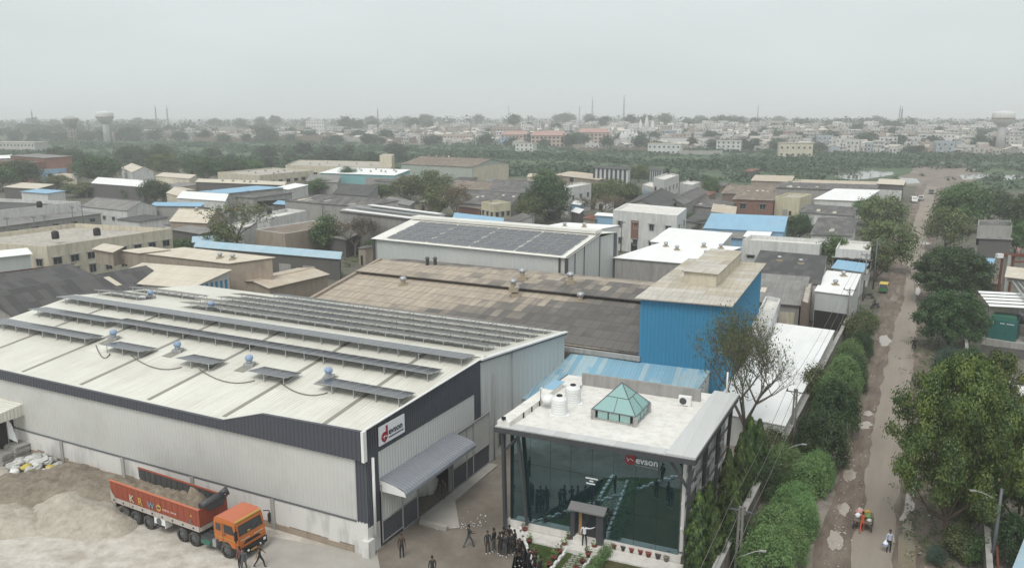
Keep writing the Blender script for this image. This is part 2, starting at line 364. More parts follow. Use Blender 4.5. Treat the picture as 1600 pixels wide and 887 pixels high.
dirt = t.mix(t.math('MULTIPLY', thr(t, mid, 0.5, 0.7), 0.6), dirt, (0.30, 0.27, 0.235, 1))
ind = t.ramp(mid, [(0.3, (0.085, 0.08, 0.068)), (0.48, (0.13, 0.12, 0.10)), (0.58, (0.075, 0.085, 0.05)), (0.8, (0.19, 0.175, 0.15))])
lane = t.noise(t.scale(p, (0.006, 0.02, 1)), 1.0, 5, 0.65)
grn = t.ramp(lane, [(0.30, (0.040, 0.068, 0.034)), (0.5, (0.058, 0.095, 0.046)), (0.60, (0.085, 0.125, 0.062)), (0.70, (0.16, 0.165, 0.11))])
town = t.ramp(t.noise(p, 0.03, 5, 0.7), [(0.3, (0.07, 0.09, 0.05)), (0.5, (0.16, 0.135, 0.11)), (0.7, (0.24, 0.20, 0.165))])
jit = t.math('MULTIPLY', t.math('SUBTRACT', mid, 0.5), 14.0)
msand = thr(t, t.math('DIVIDE', t.math('ADD', t.math('ADD', X, jit), 30), 40), 0.42, 0.56)     # sandy west of x = -10
near = t.mix(msand, sand, dirt)
mnear = thr(t, t.math('DIVIDE', t.math('ADD', Y, jit), 200), 0.40, 0.5)
c1 = t.mix(mnear, near, ind)
edge = t.math('ADD', t.math('ADD', Y, t.math('MULTIPLY', X, 0.35)), t.math('MULTIPLY', t.math('SUBTRACT', big, 0.5), 80.0))
c2 = t.mix(thr(t, t.math('DIVIDE', edge, 1000), 0.392, 0.412), c1, grn)
bk = t.math('ADD', t.math('ADD', Y, t.math('MULTIPLY', X, 0.515)), t.math('MULTIPLY', t.math('SUBTRACT', big, 0.5), 60.0))
c3 = t.mix(thr(t, t.math('DIVIDE', bk, 1600), 0.487, 0.505), c2, town)
c3 = t.mix(thr(t, t.math('DIVIDE', Y, 8000), 0.165, 0.22), c3, (0.06, 0.075, 0.05, 1))
c3 = t.mix(t.math('MULTIPLY', thr(t, grit, 0.45, 0.75), 0.18), c3, (0.55, 0.52, 0.47, 1))
ground.data.materials.append(t.princ(c3, 0.95, 0, 0.15, t.bump(t.math('ADD', fine, t.math('MULTIPLY', grit, 0.4)), 0.12, 0.7)))

# ------------------------------------------------------------------ haze
mb = MB(); mb.box(-9500, 9500, -200, 11600, -1.5, 78)
t = NT('haze_mat'); vol = t.n('VolumePrincipled', {'Color': (0.965, 0.985, 1.0, 1), 'Density': 0.00040, 'Anisotropy': 0.0})
t.t.links.new(vol.outputs[0], t.out.inputs['Volume'])
hz = mb.build('haze', t.m); hz['kind'] = 'stuff'

# ------------------------------------------------------------------ roads, verges, paths, puddles
AX = V((math.cos(R(62.3)), math.sin(R(62.3)), 0)); AXN = V((-AX.y, AX.x, 0))
def strip(name, rows, mat, z, kind='structure', nsub=6, jit=0.25, seed=1):
    """surface strip from rows of (photo y, left x, right x)"""
    r = random.Random(seed); L = []; Rr = []
    pts = [(G(xl, y), G(xr, y)) for y, xl, xr in rows]
    a, b = pts[0]; c, d = pts[1]
    k = 26/ max(1e-3, (c-a).length)
    pts.insert(0, (a-(c-a)*k, b-(d-b)*(26/max(1e-3, (d-b).length))))
    for (a, b), (c, d) in zip(pts[:-1], pts[1:]):
        n = max(1, int((c-a).length/1.2))
        for i in range(n):
            f = i/n; L.append(a.lerp(c, f)); Rr.append(b.lerp(d, f))
    L.append(pts[-1][0]); Rr.append(pts[-1][1])
    jl = jr = 0.0; m = MB(); prev = None
    for a, b in zip(L, Rr):
        jl = jl*0.7 + r.uniform(-jit, jit); jr = jr*0.7 + r.uniform(-jit, jit)
        x = (b-a).normalized(); a2 = a + x*jl; b2 = b + x*jr; a2.z = b2.z = z
        if prev: m.poly([prev[0], prev[1], b2, a2])
        prev = (a2, b2)
    o = m.build(name, mat); o['kind'] = kind; return o
def m_ground(name, stops, fsc=0.8, msc=0.15, wet=0.0, st=None, bumpd=0.05):
    t = NT(name); p = t.pos()
    q = p
    if st: q = t.n('Mapping', {'Vector': t.n('VectorRotate', {'Vector': p, 'Angle': -R(62.3)}, rotation_type='Z_AXIS').outputs[0], 'Scale': st}).outputs[0]
    f = t.noise(q, fsc, 6, 0.7); m = t.noise(p, msc, 5, 0.6)
    col = t.ramp(t.math('ADD', t.math('MULTIPLY', f, 0.7), t.math('MULTIPLY', m, 0.3)), stops)
    g = t.noise(p, 6, 3, 0.7)
    col = t.mix(t.math('MULTIPLY', thr(t, g, 0.62, 0.70), 0.35), col, (0.42, 0.38, 0.34, 1))
    rough = t.mix(thr(t, m, 0.52, 0.62), (0.95, 0.95, 0.95, 1), (0.95-wet, 0.95-wet, 0.95-wet, 1)) if wet else 0.95
    return t.princ(col, rough, 0, 0.3, t.bump(f, bumpd, 0.8))
M['road'] = m_ground('road_mat', [(0.25, (0.205, 0.173, 0.143)), (0.5, (0.262, 0.225, 0.190)), (0.75, (0.32, 0.28, 0.242))], 0.5, 0.12, st=(0.12, 1.1, 1), bumpd=0.01)
M['mud'] = m_ground('mud_mat', [(0.28, (0.082, 0.064, 0.052)), (0.45, (0.135, 0.106, 0.086)), (0.6, (0.195, 0.158, 0.13)), (0.75, (0.27, 0.23, 0.195))], 0.8, 0.18, wet=0.35, st=(0.35, 1.4, 1), bumpd=0.15)
M['lane'] = m_ground('lane_mat', [(0.25, (0.105, 0.09, 0.074)), (0.45, (0.16, 0.138, 0.114)), (0.6, (0.215, 0.188, 0.158)), (0.78, (0.30, 0.27, 0.23))], 0.35, 0.1, wet=0.2, bumpd=0.02)
M['apron'] = m_ground('apron_mat', [(0.25, (0.26, 0.245, 0.22)), (0.5, (0.36, 0.34, 0.31)), (0.75, (0.46, 0.44, 0.41))], 0.3, 0.1, bumpd=0.01)
strip('verge', [(887, 1262, 1500), (800, 1282, 1475), (700, 1318, 1462), (640, 1340, 1462), (560, 1362, 1470), (500, 1370, 1462), (460, 1372, 1452), (440, 1370, 1450), (410, 1345, 1460), (395, 1370, 1462), (370, 1400, 1462), (340, 1418, 1464), (320, 1424, 1466), (300, 1430, 1472), (285, 1436, 1480)], M['mud'], 0.012, jit=0.35, seed=3)
strip('road', [(887, 1329, 1395), (760, 1354, 1406), (660, 1369, 1414), (540, 1390, 1428), (480, 1407, 1429), (440, 1418, 1432), (420, 1423, 1437), (412, 1408, 1440), (400, 1404, 1443), (388, 1420, 1445), (370, 1422, 1446), (340, 1431, 1452), (320, 1437, 1457), (300, 1444, 1462), (285, 1452, 1468), (275, 1459, 1473)], M['road'], 0.024, jit=0.22, seed=5)
# broken causeway over the river bed
M['rubble'] = m_ground('rubble_mat', [(0.3, (0.10, 0.082, 0.068)), (0.45, (0.18, 0.15, 0.125)), (0.6, (0.26, 0.22, 0.19)), (0.75, (0.34, 0.30, 0.26))], 0.16, 0.04, bumpd=0.6)
def patch(name, pts, mat, z, kind='structure', jit=0.03, seed=1, sub=4):
    """irregular flat patch from a photo-pixel outline"""
    r = random.Random(seed); w = [G(*q) for q in pts]; c = sum(w, V((0, 0, 0)))/len(w); out = []
    for i in range(len(w)):
        a, b = w[i], w[(i+1) % len(w)]
        for k in range(sub):
            q = a.lerp(b, k/sub); q = c + (q-c)*(1+r.uniform(-jit, jit)*2); q.z = z; out.append(q)
    m = MB(); c = V((c.x, c.y, z))
    for i in range(len(out)): m.poly([c, out[i], out[(i+1) % len(out)]] if (out[i]-c).cross(out[(i+1) % len(out)]-c).z > 0 else [c, out[(i+1) % len(out)], out[i]])
    o = m.build(name, mat)
    if kind: o['kind'] = kind
    return o
patch('river_bank', [(1432, 262), (1470, 253), (1505, 256), (1525, 264), (1532, 276), (1515, 288), (1478, 293), (1445, 290), (1432, 282), (1424, 272)], M['rubble'], 0.03, jit=0.06, seed=2)
patch('river_bank', [(1405, 276), (1440, 268), (1450, 280), (1440, 292), (1410, 290)], M['rubble'], 0.036, jit=0.06, seed=5)
t = NT('water_mat'); p = t.pos()
M['water'] = t.princ(t.mix(t.noise(p, 0.2, 4), (0.16, 0.16, 0.145, 1), (0.22, 0.215, 0.19, 1)), 0.08, 0, 0.5)
t = NT('puddle_mat'); p = t.pos()
M['puddle'] = t.princ(t.mix(t.noise(p, 0.6, 4), (0.30, 0.255, 0.215, 1), (0.36, 0.31, 0.265, 1)), 0.05, 0, 0.5)
t = NT('muddy_water_mat'); p = t.pos()
M['muddy_water'] = t.princ(t.mix(t.noise(p, 0.8, 4), (0.13, 0.10, 0.055, 1), (0.19, 0.15, 0.085, 1)), 0.2, 0, 0.5)
patch('river_water', [(1288, 266), (1330, 267), (1395, 268), (1398, 273), (1370, 277), (1335, 282), (1305, 276)], M['water'], 0.02, seed=4)
patch('river_water', [(1245, 261), (1310, 263), (1380, 266), (1300, 266)], M['water'], 0.02, seed=9)
patch('river_water', [(1500, 274), (1545, 271), (1545, 278), (1505, 281)], M['water'], 0.045, seed=6)
patch('river_water', [(1555, 275), (1600, 272), (1605, 278), (1570, 282)], M['water'], 0.02, seed=7)
patch('river_water', [(1400, 278), (1432, 279), (1438, 286), (1408, 288)], M['water'], 0.045, seed=8)
PUD = [(1383, 533, 9, 9), (1355, 646, 11, 4.5), (1350, 664, 12, 7), (1328, 742, 11, 10), (1318, 796, 11, 10), (1304, 843, 13, 17), (1427, 748, 7, 26), (1424, 790, 6, 10), (1434, 455, 5, 7), (1397, 466, 6, 7), (1420, 380, 6, 2), (1446, 380, 9, 2.2), (1436, 440, 4, 3), (1403, 455, 3, 6)]
for i, (x, y, a, b) in enumerate(PUD):
    rr = random.Random(i); n = 14
    patch('puddle', [(x + a*math.cos(2*math.pi*k/n)*rr.uniform(0.75, 1.15), y + b*math.sin(2*math.pi*k/n)*rr.uniform(0.75, 1.15)) for k in range(n)], M['puddle'], 0.040, jit=0.06, seed=i, sub=2)
patch('ditch_water', [(1402, 900), (1404, 840), (1412, 815), (1424, 815), (1430, 850), (1431, 900)], M['muddy_water'], 0.036, jit=0.04, seed=3)
patch('puddle', [(1404, 812), (1412, 800), (1416, 770), (1424, 775), (1421, 800), (1412, 815)], M['puddle'], 0.044, jit=0.05, seed=31)
# ------------------------------------------------------------------ the big white factory
C0 = V((-9.95, 50.69, 0)); UR = V((math.cos(R(62.5)), math.sin(R(62.5)), 0)); UL = V((math.cos(R(153.5)), math.sin(R(153.5)), 0))
OUT_R = V((UR.y, -UR.x, 0)); OUT_L = V((-UL.y, UL.x, 0))
def FW(u, s, z, o=0.0, p=0.0): return C0 + UR*u + UL*s + V((0, 0, z)) + OUT_R*o + OUT_L*p
FU, FR, FL = 33.4, 16.5, 53.3
def roofz(u): return 7.75 + (9.95-7.75)*u/FR if u < FR else 9.95 - (9.95-8.0)*(u-FR)/(FU-FR)
def hit(px, py, p0, n):
    u = (px-CX)/FPX; v = (py-CY)/FPX; d = V((u, _c - v*_s, -_s - v*_c)); o = V((0, 0, CAM_H))
    return o + d*((p0-o).dot(n)/d.dot(n))
def on_roof(px, py, back=False):
    a, b = (FW(FR, 0, 9.95), FW(FU, 0, 8.0)) if back else (FW(0, 0, 7.75), FW(FR, 0, 9.95))
    n = (b-a).cross(UL).normalized(); w = hit(px, py, a, n) - C0
    det = UR.x*UL.y - UR.y*UL.x
    return (w.x*UL.y - w.y*UL.x)/det, (UR.x*w.y - UR.y*w.x)/det
def ribs(mb, P0, ex, L, lo, hi, out, pitch=0.33, d=0.045, mi=0):
    """profiled sheet wall: lo(t), hi(t) give bottom and top height along ex"""
    ts = []; t = 0.0
    while t < L:
        ts += [(t, 0), (t+pitch*0.5, 0), (t+pitch*0.62, d), (t+pitch*0.88, d)]; t += pitch
    ts = [(a, b) for a, b in ts if a < L] + [(L, 0)]
    for (a, da), (b, db) in zip(ts[:-1], ts[1:]):
        pa = P0 + ex*a + out*da; pb = P0 + ex*b + out*db
        z = V((0, 0, 1))
        q = [pa+z*lo(a), pb+z*lo(b), pb+z*hi(b), pa+z*hi(a)]
        if (q[1]-q[0]).cross(q[3]-q[0]).dot(out) < 0: q = q[::-1]
        mb.poly(q, mi)
M['clad_light'] = m_sheet('clad_light', (0.54, 0.545, 0.525, 1), var=0.04, damt=0.3, dirt=(0.27, 0.26, 0.235, 1), cell=(1.0, 12.0), lines=0.12, rough=0.5)
M['clad_white'] = m_sheet('clad_white', (0.56, 0.575, 0.565, 1), var=0.03, damt=0.10, dirt=(0.35, 0.34, 0.32, 1), cell=(1.0, 12.0), lines=0.12, rough=0.5)
M['clad_dark'] = m_sheet('clad_dark', (0.062, 0.068, 0.085, 1), var=0.04, damt=0.12, dirt=(0.12, 0.12, 0.12, 1), cell=(1.0, 12.0), lines=0.1, rough=0.45)
M['roof_factory'] = m_sheet('roof_factory', (0.70, 0.69, 0.625, 1), var=0.04, damt=0.42, dirt=(0.46, 0.42, 0.33, 1), cell=(1.0, 5.6), lines=0.22, rough=0.45, rib=0.33, ribd=0.03)
M['skylight'] = m_paint('skylight', (0.26, 0.25, 0.215, 1), rough=0.5, damt=0.4)
fac = thing('factory_building', 'large white metal factory shed with dark grey fascia and solar rows on its pale roof', 'factory', FW(0, 0, 0))
W = dict(parent=fac, world=True)
up = lambda k: (lambda t: k)
m = MB(); m.box6(FW(0, 0, 0, 0, 0.06), UL*FL, -OUT_L*0.35, (0, 0, 2.48)); m.build('plinth_wall', M['brick_washed'], **W)
M['rubble_stone'] = m_brick('rubble_stone', (0.33, 0.27, 0.21, 1), (0.24, 0.195, 0.155, 1), (0.38, 0.33, 0.27, 1), 1.0)
m = MB(); s = 1.2; rr = random.Random(6)
while s < 37:
    w = rr.uniform(0.7, 1.4); m.box6(FW(0, s, 0, 0, 0.063), UL*w, OUT_L*0.03, (0, 0, rr.uniform(0.35, 0.62) + (0.35 if s > 20 else 0))); s += w
m.build('plinth_base', M['rubble_stone'], **W)
for s in (8.4, 16.6, 24.6, 32.4): m = MB(); m.box6(FW(0, s, 0, 0, 0.062), UL*0.35, OUT_L*0.10, (0, 0, 2.45)); m.build('pilaster', M['concrete'], **W)
m = MB(); ribs(m, FW(0, 0, 0), UL, FL, up(2.47), up(7.3), OUT_L, 0.36, 0.028)
m.build('front_cladding', M['clad_light'], **W)
m = MB(); m.box6(FW(0, 0.9, 2.42, 0, 0.02), UL*(FL-1), OUT_L*0.10, (0, 0, 0.09)); m.build('sill_trim', M['steel_grey'], **W)
ftop = lambda s: 9.25 - 0.25*s/9 if s < 9 else (9.0 - 1.2*(s-9)/4 if s < 13 else 7.8)
m = MB(); ribs(m, FW(0, 0, 0, 0, 0.22), UL, FL, lambda s: 7.1 - 0.15*min(1, s/40), ftop, OUT_L, 0.36)
for a, b in ((0, 9), (9, 13), (13, FL)):
    m.poly([FW(0, a, ftop(a), 0, 0.27), FW(0, a, ftop(a), 0, 0.0), FW(0, b, ftop(b), 0, 0.0), FW(0, b, ftop(b), 0, 0.27)][::-1])
    m.poly([FW(0, a, ftop(a), 0, 0), FW(0, a, 7.0, 0, 0), FW(0, b, 7.0, 0, 0), FW(0, b, ftop(b), 0, 0)])
m.poly([FW(0, 0, 7.1, 0, 0.22), FW(0, FL, 6.95, 0, 0.22), FW(0, FL, 6.95, 0, 0), FW(0, 0, 7.1, 0, 0)])
m.build('fascia', M['clad_dark'], **W)
m = MB(); ribs(m, FW(0, 0.0, 0, 0, 0.05), UL, 0.85, up(2.45), up(7.08), OUT_L, 0.28)
ribs(m, FW(0, 0, 0), UR, 1.42, up(2.1), lambda u: 9.3+0.04*u, OUT_R, 0.26)
ribs(m, FW(1.42, 0, 0), UR, 14.33, up(7.2), lambda u: 9.36+0.042*u, OUT_R, 0.26)
ribs(m, FW(14.75, 0, 0, 0.01), UR, 1.0, up(4.7), up(7.22), OUT_R, 0.26)
m.poly([FW(0, 0.0, 7.7), FW(15.75, 0.0, 9.8), FW(15.75, 0, 9.95), FW(0, 0, 9.3)])
m.build('gable_band', M['clad_dark'], **W)
m = MB(); m.bar(FW(0, -0.02, 9.32, 0.03), FW(15.75, -0.02, 9.99, 0.03), 0.16, 0.07); m.build('gable_flashing', M['white_paint'], **W)
m = MB(); ribs(m, FW(1.42, 0, 0, -0.03), UR, 13.33, up(4.72), up(7.2), OUT_R, 0.33); m.build('gable_cladding', M['clad_white'], **W)
m = MB(); ribs(m, FW(15.75, 0, 0, -0.05), UR, FU-15.75, up(3.4), lambda u: roofz(15.75+u)-0.05, OUT_R, 1.0, 0.05); m.build('rear_cladding', M['clad_white'], **W)
m = MB(); m.box6(FW(17.0, 0, 0, 0.0), UR*(FU-17.0), -OUT_R*0.3, (0, 0, 3.42)); m.build('rear_plinth', M['wall_white'], **W)
m = MB(); m.bar(FW(15.6, 0, 9.98, 0.12), FW(FU+0.2, 0, 8.02, 0.12), 0.4, 0.14); m.build('rake_trim', M['white_paint'], **W)
m = MB(); m.bar(FW(15.6, 0, 9.80, 0.10), FW(FU+0.2, 0, 7.84, 0.10), 0.2, 0.16); m.build('rake_edge', M['steel_dark'], **W)
# corner pillar, gutter box and pipes
m = MB(); m.box6(FW(0, 0, 0, 0.02, 0.05), UR*1.38, -OUT_R*0.4, (0, 0, 2.1)); m.box6(FW(-0.1, 0, 0, 0.25, 0.25), UR*0.7, UL*0.6, (0, 0, 1.25)); m.build('corner_pier', M['brick_washed'], **W)
m = MB(); m.box6(FW(-0.16, 0.1, 7.1, 0.05, 0.2), UR*0.35, OUT_R*0.22, (0, 0, 2.2)); m.build('gutter_box', M['white_paint'], **W)
m = MB(); m.tube([FW(0.62, 0, 7.1, 0.14), FW(0.62, 0, 1.2, 0.14)], 0.11, 8); m.build('downpipe', M['white_paint'], **W)
m = MB(); m.tube([FW(18.0, 0, 8.0, 0.1), FW(18.0, 0, 0, 0.1)], 0.06, 6); m.tube([FW(21.4, 0, 9.0, 0.1), FW(21.4, 0, 0, 0.1)], 0.05, 6); m.build('rear_pipe', M['frame_grey'], **W)
# roof
m = MB(); n = 1
m.poly([FW(0.0, 0.02, roofz(0)), FW(FR, 0.02, 9.95), FW(FR, FL, 9.95), FW(0, FL, roofz(0))][::-1], uvo=[(FL, 0), (FL, FR), (0, FR), (0, 0)][::-1])
m.poly([FW(FR, -0.1, 9.95), FW(FU+0.3, -0.1, 7.97), FW(FU+0.3, FL, 7.97), FW(FR, FL, 9.95)][::-1], uvo=[(FL, 0), (FL, 17), (0, 17), (0, 0)][::-1])
m.build('roof', M['roof_factory'], **W)
m = MB(); m.poly([FW(FR-0.35, -0.05, 9.99), FW(FR, -0.05, 10.05), FW(FR, FL, 10.05), FW(FR-0.35, FL, 9.99)][::-1]); m.poly([FW(FR, -0.05, 10.05), FW(FR+0.35, -0.05, 9.99), FW(FR+0.35, FL, 9.99), FW(FR, FL, 10.05)][::-1]); m.build('ridge_cap', M['roof_factory'], **W)
for s in (5.3, 13.4, 21.6, 29.8, 37.6, 45.6):
    m = MB(); a, b = 0.4, FR-0.5; w = 0.40
    m.poly([FW(a, s-w/2, roofz(a)+0.02), FW(b, s-w/2, roofz(b)+0.02), FW(b, s+w/2, roofz(b)+0.02), FW(a, s+w/2, roofz(a)+0.02)][::-1]); m.build('skylight_strip', M['skylight'], **W)
# far walls of the shell
m = MB(); m.poly([FW(0, FL, 0), FW(FU, FL, 0), FW(FU, FL, 8.0), FW(FR, FL, 9.9), FW(0, FL, 7.7)]); m.poly([FW(FU, 0, 0), FW(FU, 0, 7.95), FW(FU, FL, 7.95), FW(FU, FL, 0)]); m.build('rear_wall', M['wall_grey'], **W)
# doors
def door_leaf(u0, u1, z0, zc, z1, zb=None):
    m = MB(); ribs(m, FW(u0, 0, 0, 0.10), UR, u1-u0, up(zc), up(z1), OUT_R, 0.3, 0.03, 0); ribs(m, FW(u0, 0, 0, 0.10), UR, u1-u0, up(z0), up(zc), OUT_R, 0.3, 0.03, 1)
    d = m.build('sliding_door', [M['clad_light'], M['clad_dark']], **W)
    f = MB()
    for u in (u0, u1): f.bar(FW(u, 0, z0, 0.14), FW(u, 0, z1, 0.14), 0.08)
    for z in (z0+0.03, zc, z1): f.bar(FW(u0, 0, z, 0.15), FW(u1, 0, z, 0.15), 0.07)
    f.build('door_frame', M['frame_grey'], d)
    for ob in (d.children[0],):                                  # bring the frame into the door's local space
        for v in ob.data.vertices: v.co -= fac.location
    return d
door_leaf(1.46, 3.9, 0.35, 1.97, 4.62); door_leaf(3.95, 5.85, 0.1, 1.97, 4.62)
door_leaf(10.95, 13.1, 0.15, 1.97, 4.72); door_leaf(13.15, 14.2, 0.15, 1.97, 4.72); door_leaf(14.25, 16.98, 0.15, 1.97, 4.9)
m = MB(); m.bar(FW(1.4, 0, 4.7, 0.16), FW(17.0, 0, 4.9, 0.16), 0.1); m.build('door_rail', M['frame_grey'], **W)
for u in (5.9, 10.9): m = MB(); m.box6(FW(u-0.08, 0, 0, 0.04), UR*0.16, -OUT_R*0.3, (0, 0, 4.7)); m.build('door_jamb', M['frame_grey'], **W)
# canopy over the doors
m = MB(); prof = [(0.0, 5.15), (0.9, 4.98), (1.7, 4.82), (2.05, 4.70), (2.25, 4.50), (2.28, 4.28)]
t0 = 1.45
while t0 < 10.85:
    for (a, da), (b, db) in (((0, 0), (0.12, 0)), ((0.12, 0), (0.16, 0.05)), ((0.16, 0.05), (0.26, 0.05)), ((0.26, 0.05), (0.30, 0))):
        for (o0, z0), (o1, z1) in zip(prof[:-1], prof[1:]):
            m.poly([FW(t0+a, 0, z0+da, o0), FW(t0+a, 0, z1+da, o1), FW(t0+b, 0, z1+db, o1), FW(t0+b, 0, z0+db, o0)])
    t0 += 0.30
M['canopy_grey'] = m_paint('canopy_grey', (0.20, 0.215, 0.245, 1), rough=0.4, damt=0.3)
cp = m.build('canopy', M['canopy_grey'], **W)
for u in (1.47, 10.83):
    m = MB(); m.poly([FW(u, 0, 5.1, 0), FW(u, 0, 4.25, 0.0), FW(u, 0, 4.25, 2.22), FW(u, 0, 4.6, 2.1), FW(u, 0, 4.88, 1.3)]); m.build('canopy_end', M['white_paint'], cp, True)
for u in (1.6, 4.0, 6.1, 8.4, 10.6): m = MB(); m.bar(FW(u, 0, 4.3, 0), FW(u, 0, 4.36, 2.1), 0.08); m.build('canopy_bracket', M['white_paint'], cp, True)
# window in the rear wall
m = MB(); m.box6(FW(18.7, 0, 0.9, 0.02), UR*1.5, OUT_R*0.08, (0, 0, 1.9)); wn = m.build('window', M['frame_grey'], **W)
m = MB(); m.box6(FW(18.85, 0, 1.05, 0.11), UR*1.2, OUT_R*0.02, (0, 0, 1.6)); ob = m.build('pane', M['glass_dark'], wn)
m2 = MB(); m2.box6(FW(18.5, 0, 2.9, 0.02), UR*1.9, OUT_R*0.7, (0, 0, 0.1)); o2 = m2.build('sunshade', M['concrete'], wn)
for q in (ob, o2):
    for v in q.data.vertices: v.co -= fac.location
# turbine vents
def vent_mesh(mb, c, r=0.42, h=0.5, mi=0, base=0.35, mb2=1):
    mb.box(c[0]-r*1.25, c[0]+r*1.25, c[1]-r*1.25, c[1]+r*1.25, c[2]-0.25, c[2]+base*0.5, mb2)
    mb.lathe([(r*0.7, base*0.4), (r*0.7, base)], c, 12, mb2)
    mb.lathe([(r*0.72, base), (r*0.98, base+h*0.2), (r*1.08, base+h*0.5), (r*0.95, base+h*0.8), (r*0.55, base+h*0.98), (r*0.1, base+h*1.02)], c, 14, mi)
for px, py in ((178, 530), (278, 549), (390, 571), (514, 591)):
    u, s = on_roof(px, py); m = MB(); vent_mesh(m, FW(u, s, roofz(u)+0.1), 0.33, 0.5); m.build('roof_vent', [M['vent_blue'], M['galv']], **W)
    m = MB(); m.poly([FW(u-1.3, s-0.55, roofz(u-1.3)+0.03), FW(u+0.6, s-0.55, roofz(u+0.6)+0.03), FW(u+0.6, s+0.55, roofz(u+0.6)+0.03), FW(u-1.3, s+0.55, roofz(u-1.3)+0.03)][::-1]); m.build('vent_flashing', M['skylight'], **W)
for px, py in ((236, 466), (331, 484)):
    u, s = on_roof(px, py, True); m = MB(); vent_mesh(m, FW(u, s, roofz(u)+0.1), 0.33, 0.5); m.build('roof_vent', [M['vent_blue'], M['galv']], **W)
# porch at the far left of the front wall
m = MB(); pr = [(0.0, 5.0), (2.2, 4.75), (3.6, 4.55), (4.1, 4.3), (4.25, 3.95)]
for (o0, z0), (o1, z1) in zip(pr[:-1], pr[1:]):
    m.poly([FW(0, 37.4, z0, 0, o0), FW(0, 37.4, z1, 0, o1), FW(0, FL, z1, 0, o1), FW(0, FL, z0, 0, o0)][::-1])
m.poly([FW(0, 37.4, 3.9, 0, 0)]+[FW(0, 37.4, z, 0, o) for o, z in pr[::-1]])
pc = m.build('porch_roof', M['roof_factory'], **W)
m = MB()
for s in (37.6, 42, 46.5): m.bar(FW(0, s, 0, 0, 4.0), FW(0, s, 4.2, 0, 4.0), 0.14)
m.build('porch_post', M['frame_grey'], **W)
m = MB(); m.box6(FW(0, 39.2, 0, 0, 0.10), UL*5.5, OUT_L*0.05, (0, 0, 3.4)); m.build('porch_shade', M['opening_shade'], **W)  # solid panel, the shade of the open porch put into its colour

# factory sign
M['sign_white'] = m_paint('sign_white', (0.76, 0.77, 0.80, 1), rough=0.35, damt=0.0, var=0.02)
M['sign_red'] = m_paint('sign_red', (0.27, 0.022, 0.030, 1), rough=0.4, damt=0.0, var=0.05)
M['sign_grey'] = m_paint('sign_grey', (0.055, 0.06, 0.07, 1), rough=0.4, damt=0.0, var=0.05)
M['sign_light'] = m_paint('sign_light', (0.72, 0.76, 0.78, 1), rough=0.4, damt=0.0, var=0.02)
def text_mesh(body, size, font_mat, name, parent, org, ex, ez, out, depth=0.03, xs=1.0, bold=0.0):
    """lettering lying in the plane (ex, ez), standing proud along out"""
    cu = bpy.data.curves.new('lettering', 'FONT'); cu.body = body; cu.size = size; cu.extrude = depth/2; cu.offset = bold
    tmp = bpy.data.objects.new('lettering_tmp', cu); COL.objects.link(tmp); dg = bpy.context.evaluated_depsgraph_get()
    me = bpy.data.meshes.new_from_object(tmp.evaluated_get(dg)); bpy.data.objects.remove(tmp); bpy.data.curves.remove(cu)
    org, ex, ez, out = V(org), V(ex).normalized(), V(ez).normalized(), V(out).normalized()
    for v in me.vertices: v.co = org + ex*(v.co.x*xs) + ez*v.co.y + out*(v.co.z + depth/2)
    me.materials.clear(); me.materials.append(font_mat)
    o = bpy.data.objects.new(name, me); COL.objects.link(o); o.parent = parent; return o
def shift(o, d):
    for v in o.data.vertices: v.co -= d
sb = thing('sign_board', 'white sign board with red and grey devson lettering on the dark factory gable', 'sign', FW(2.95, 0, 8.3, 0.06))
m = MB(); m.box6(FW(1.45, 0, 7.6, 0.05), UR*3.02, OUT_R*0.08, (0, 0, 1.38)); m.build('board', M['sign_white'], sb, True)
def SP(a, b, o=0.14): return FW(1.45+a, 0, 7.6+b, o)
T = lambda p: SP(p.x, p.y, 0.13+p.z)
m = MB(); pts = [(0.58+0.36*math.cos(a)*(1 if math.sin(a) > -0.3 else 0.92), 0.52+0.36*math.sin(a)) for a in [R(q) for q in range(-60, 300, 15)]]
m.prism(pts, 0, 0.03, 0, T); m.prism([(0.76, 0.5), (0.95, 0.5), (0.95, 1.26), (0.76, 1.3)], 0, 0.031, 0, T); m.prism([(0.30, 0.30), (0.58, 0.10), (0.90, 0.34), (0.9, 0.5), (0.3, 0.5)], 0, 0.029, 0, T)
o = m.build('logo', M['sign_red'], sb, True)
m = MB()
for a, b in (((0.33, 0.62), (0.46, 0.50)), ((0.46, 0.50), (0.60, 0.62)), ((0.60, 0.62), (0.72, 0.48)), ((0.46, 0.50), (0.50, 0.38)), ((0.72, 0.48), (0.85, 0.56))): m.bar(T(V((*a, 0.035))), T(V((*b, 0.035))), 0.05, 0.02)
m.build('logo_mark', M['sign_light'], sb, True)
o = text_mesh('evson', 0.66, M['sign_grey'], 'lettering', sb, SP(1.06, 0.50, 0.13), UR, (0, 0, 1), OUT_R, 0.03, 1.08, 0.012); shift(o, sb.location)
m = MB(); x = 1.08; rr = random.Random(3)
while x < 2.85:
    w = rr.uniform(0.08, 0.2); m.box6(SP(x, 0.25, 0.13), UR*w, OUT_R*0.02, (0, 0, 0.09)); x += w+0.03
m.build('small_lettering', M['sign_grey'], sb, True)

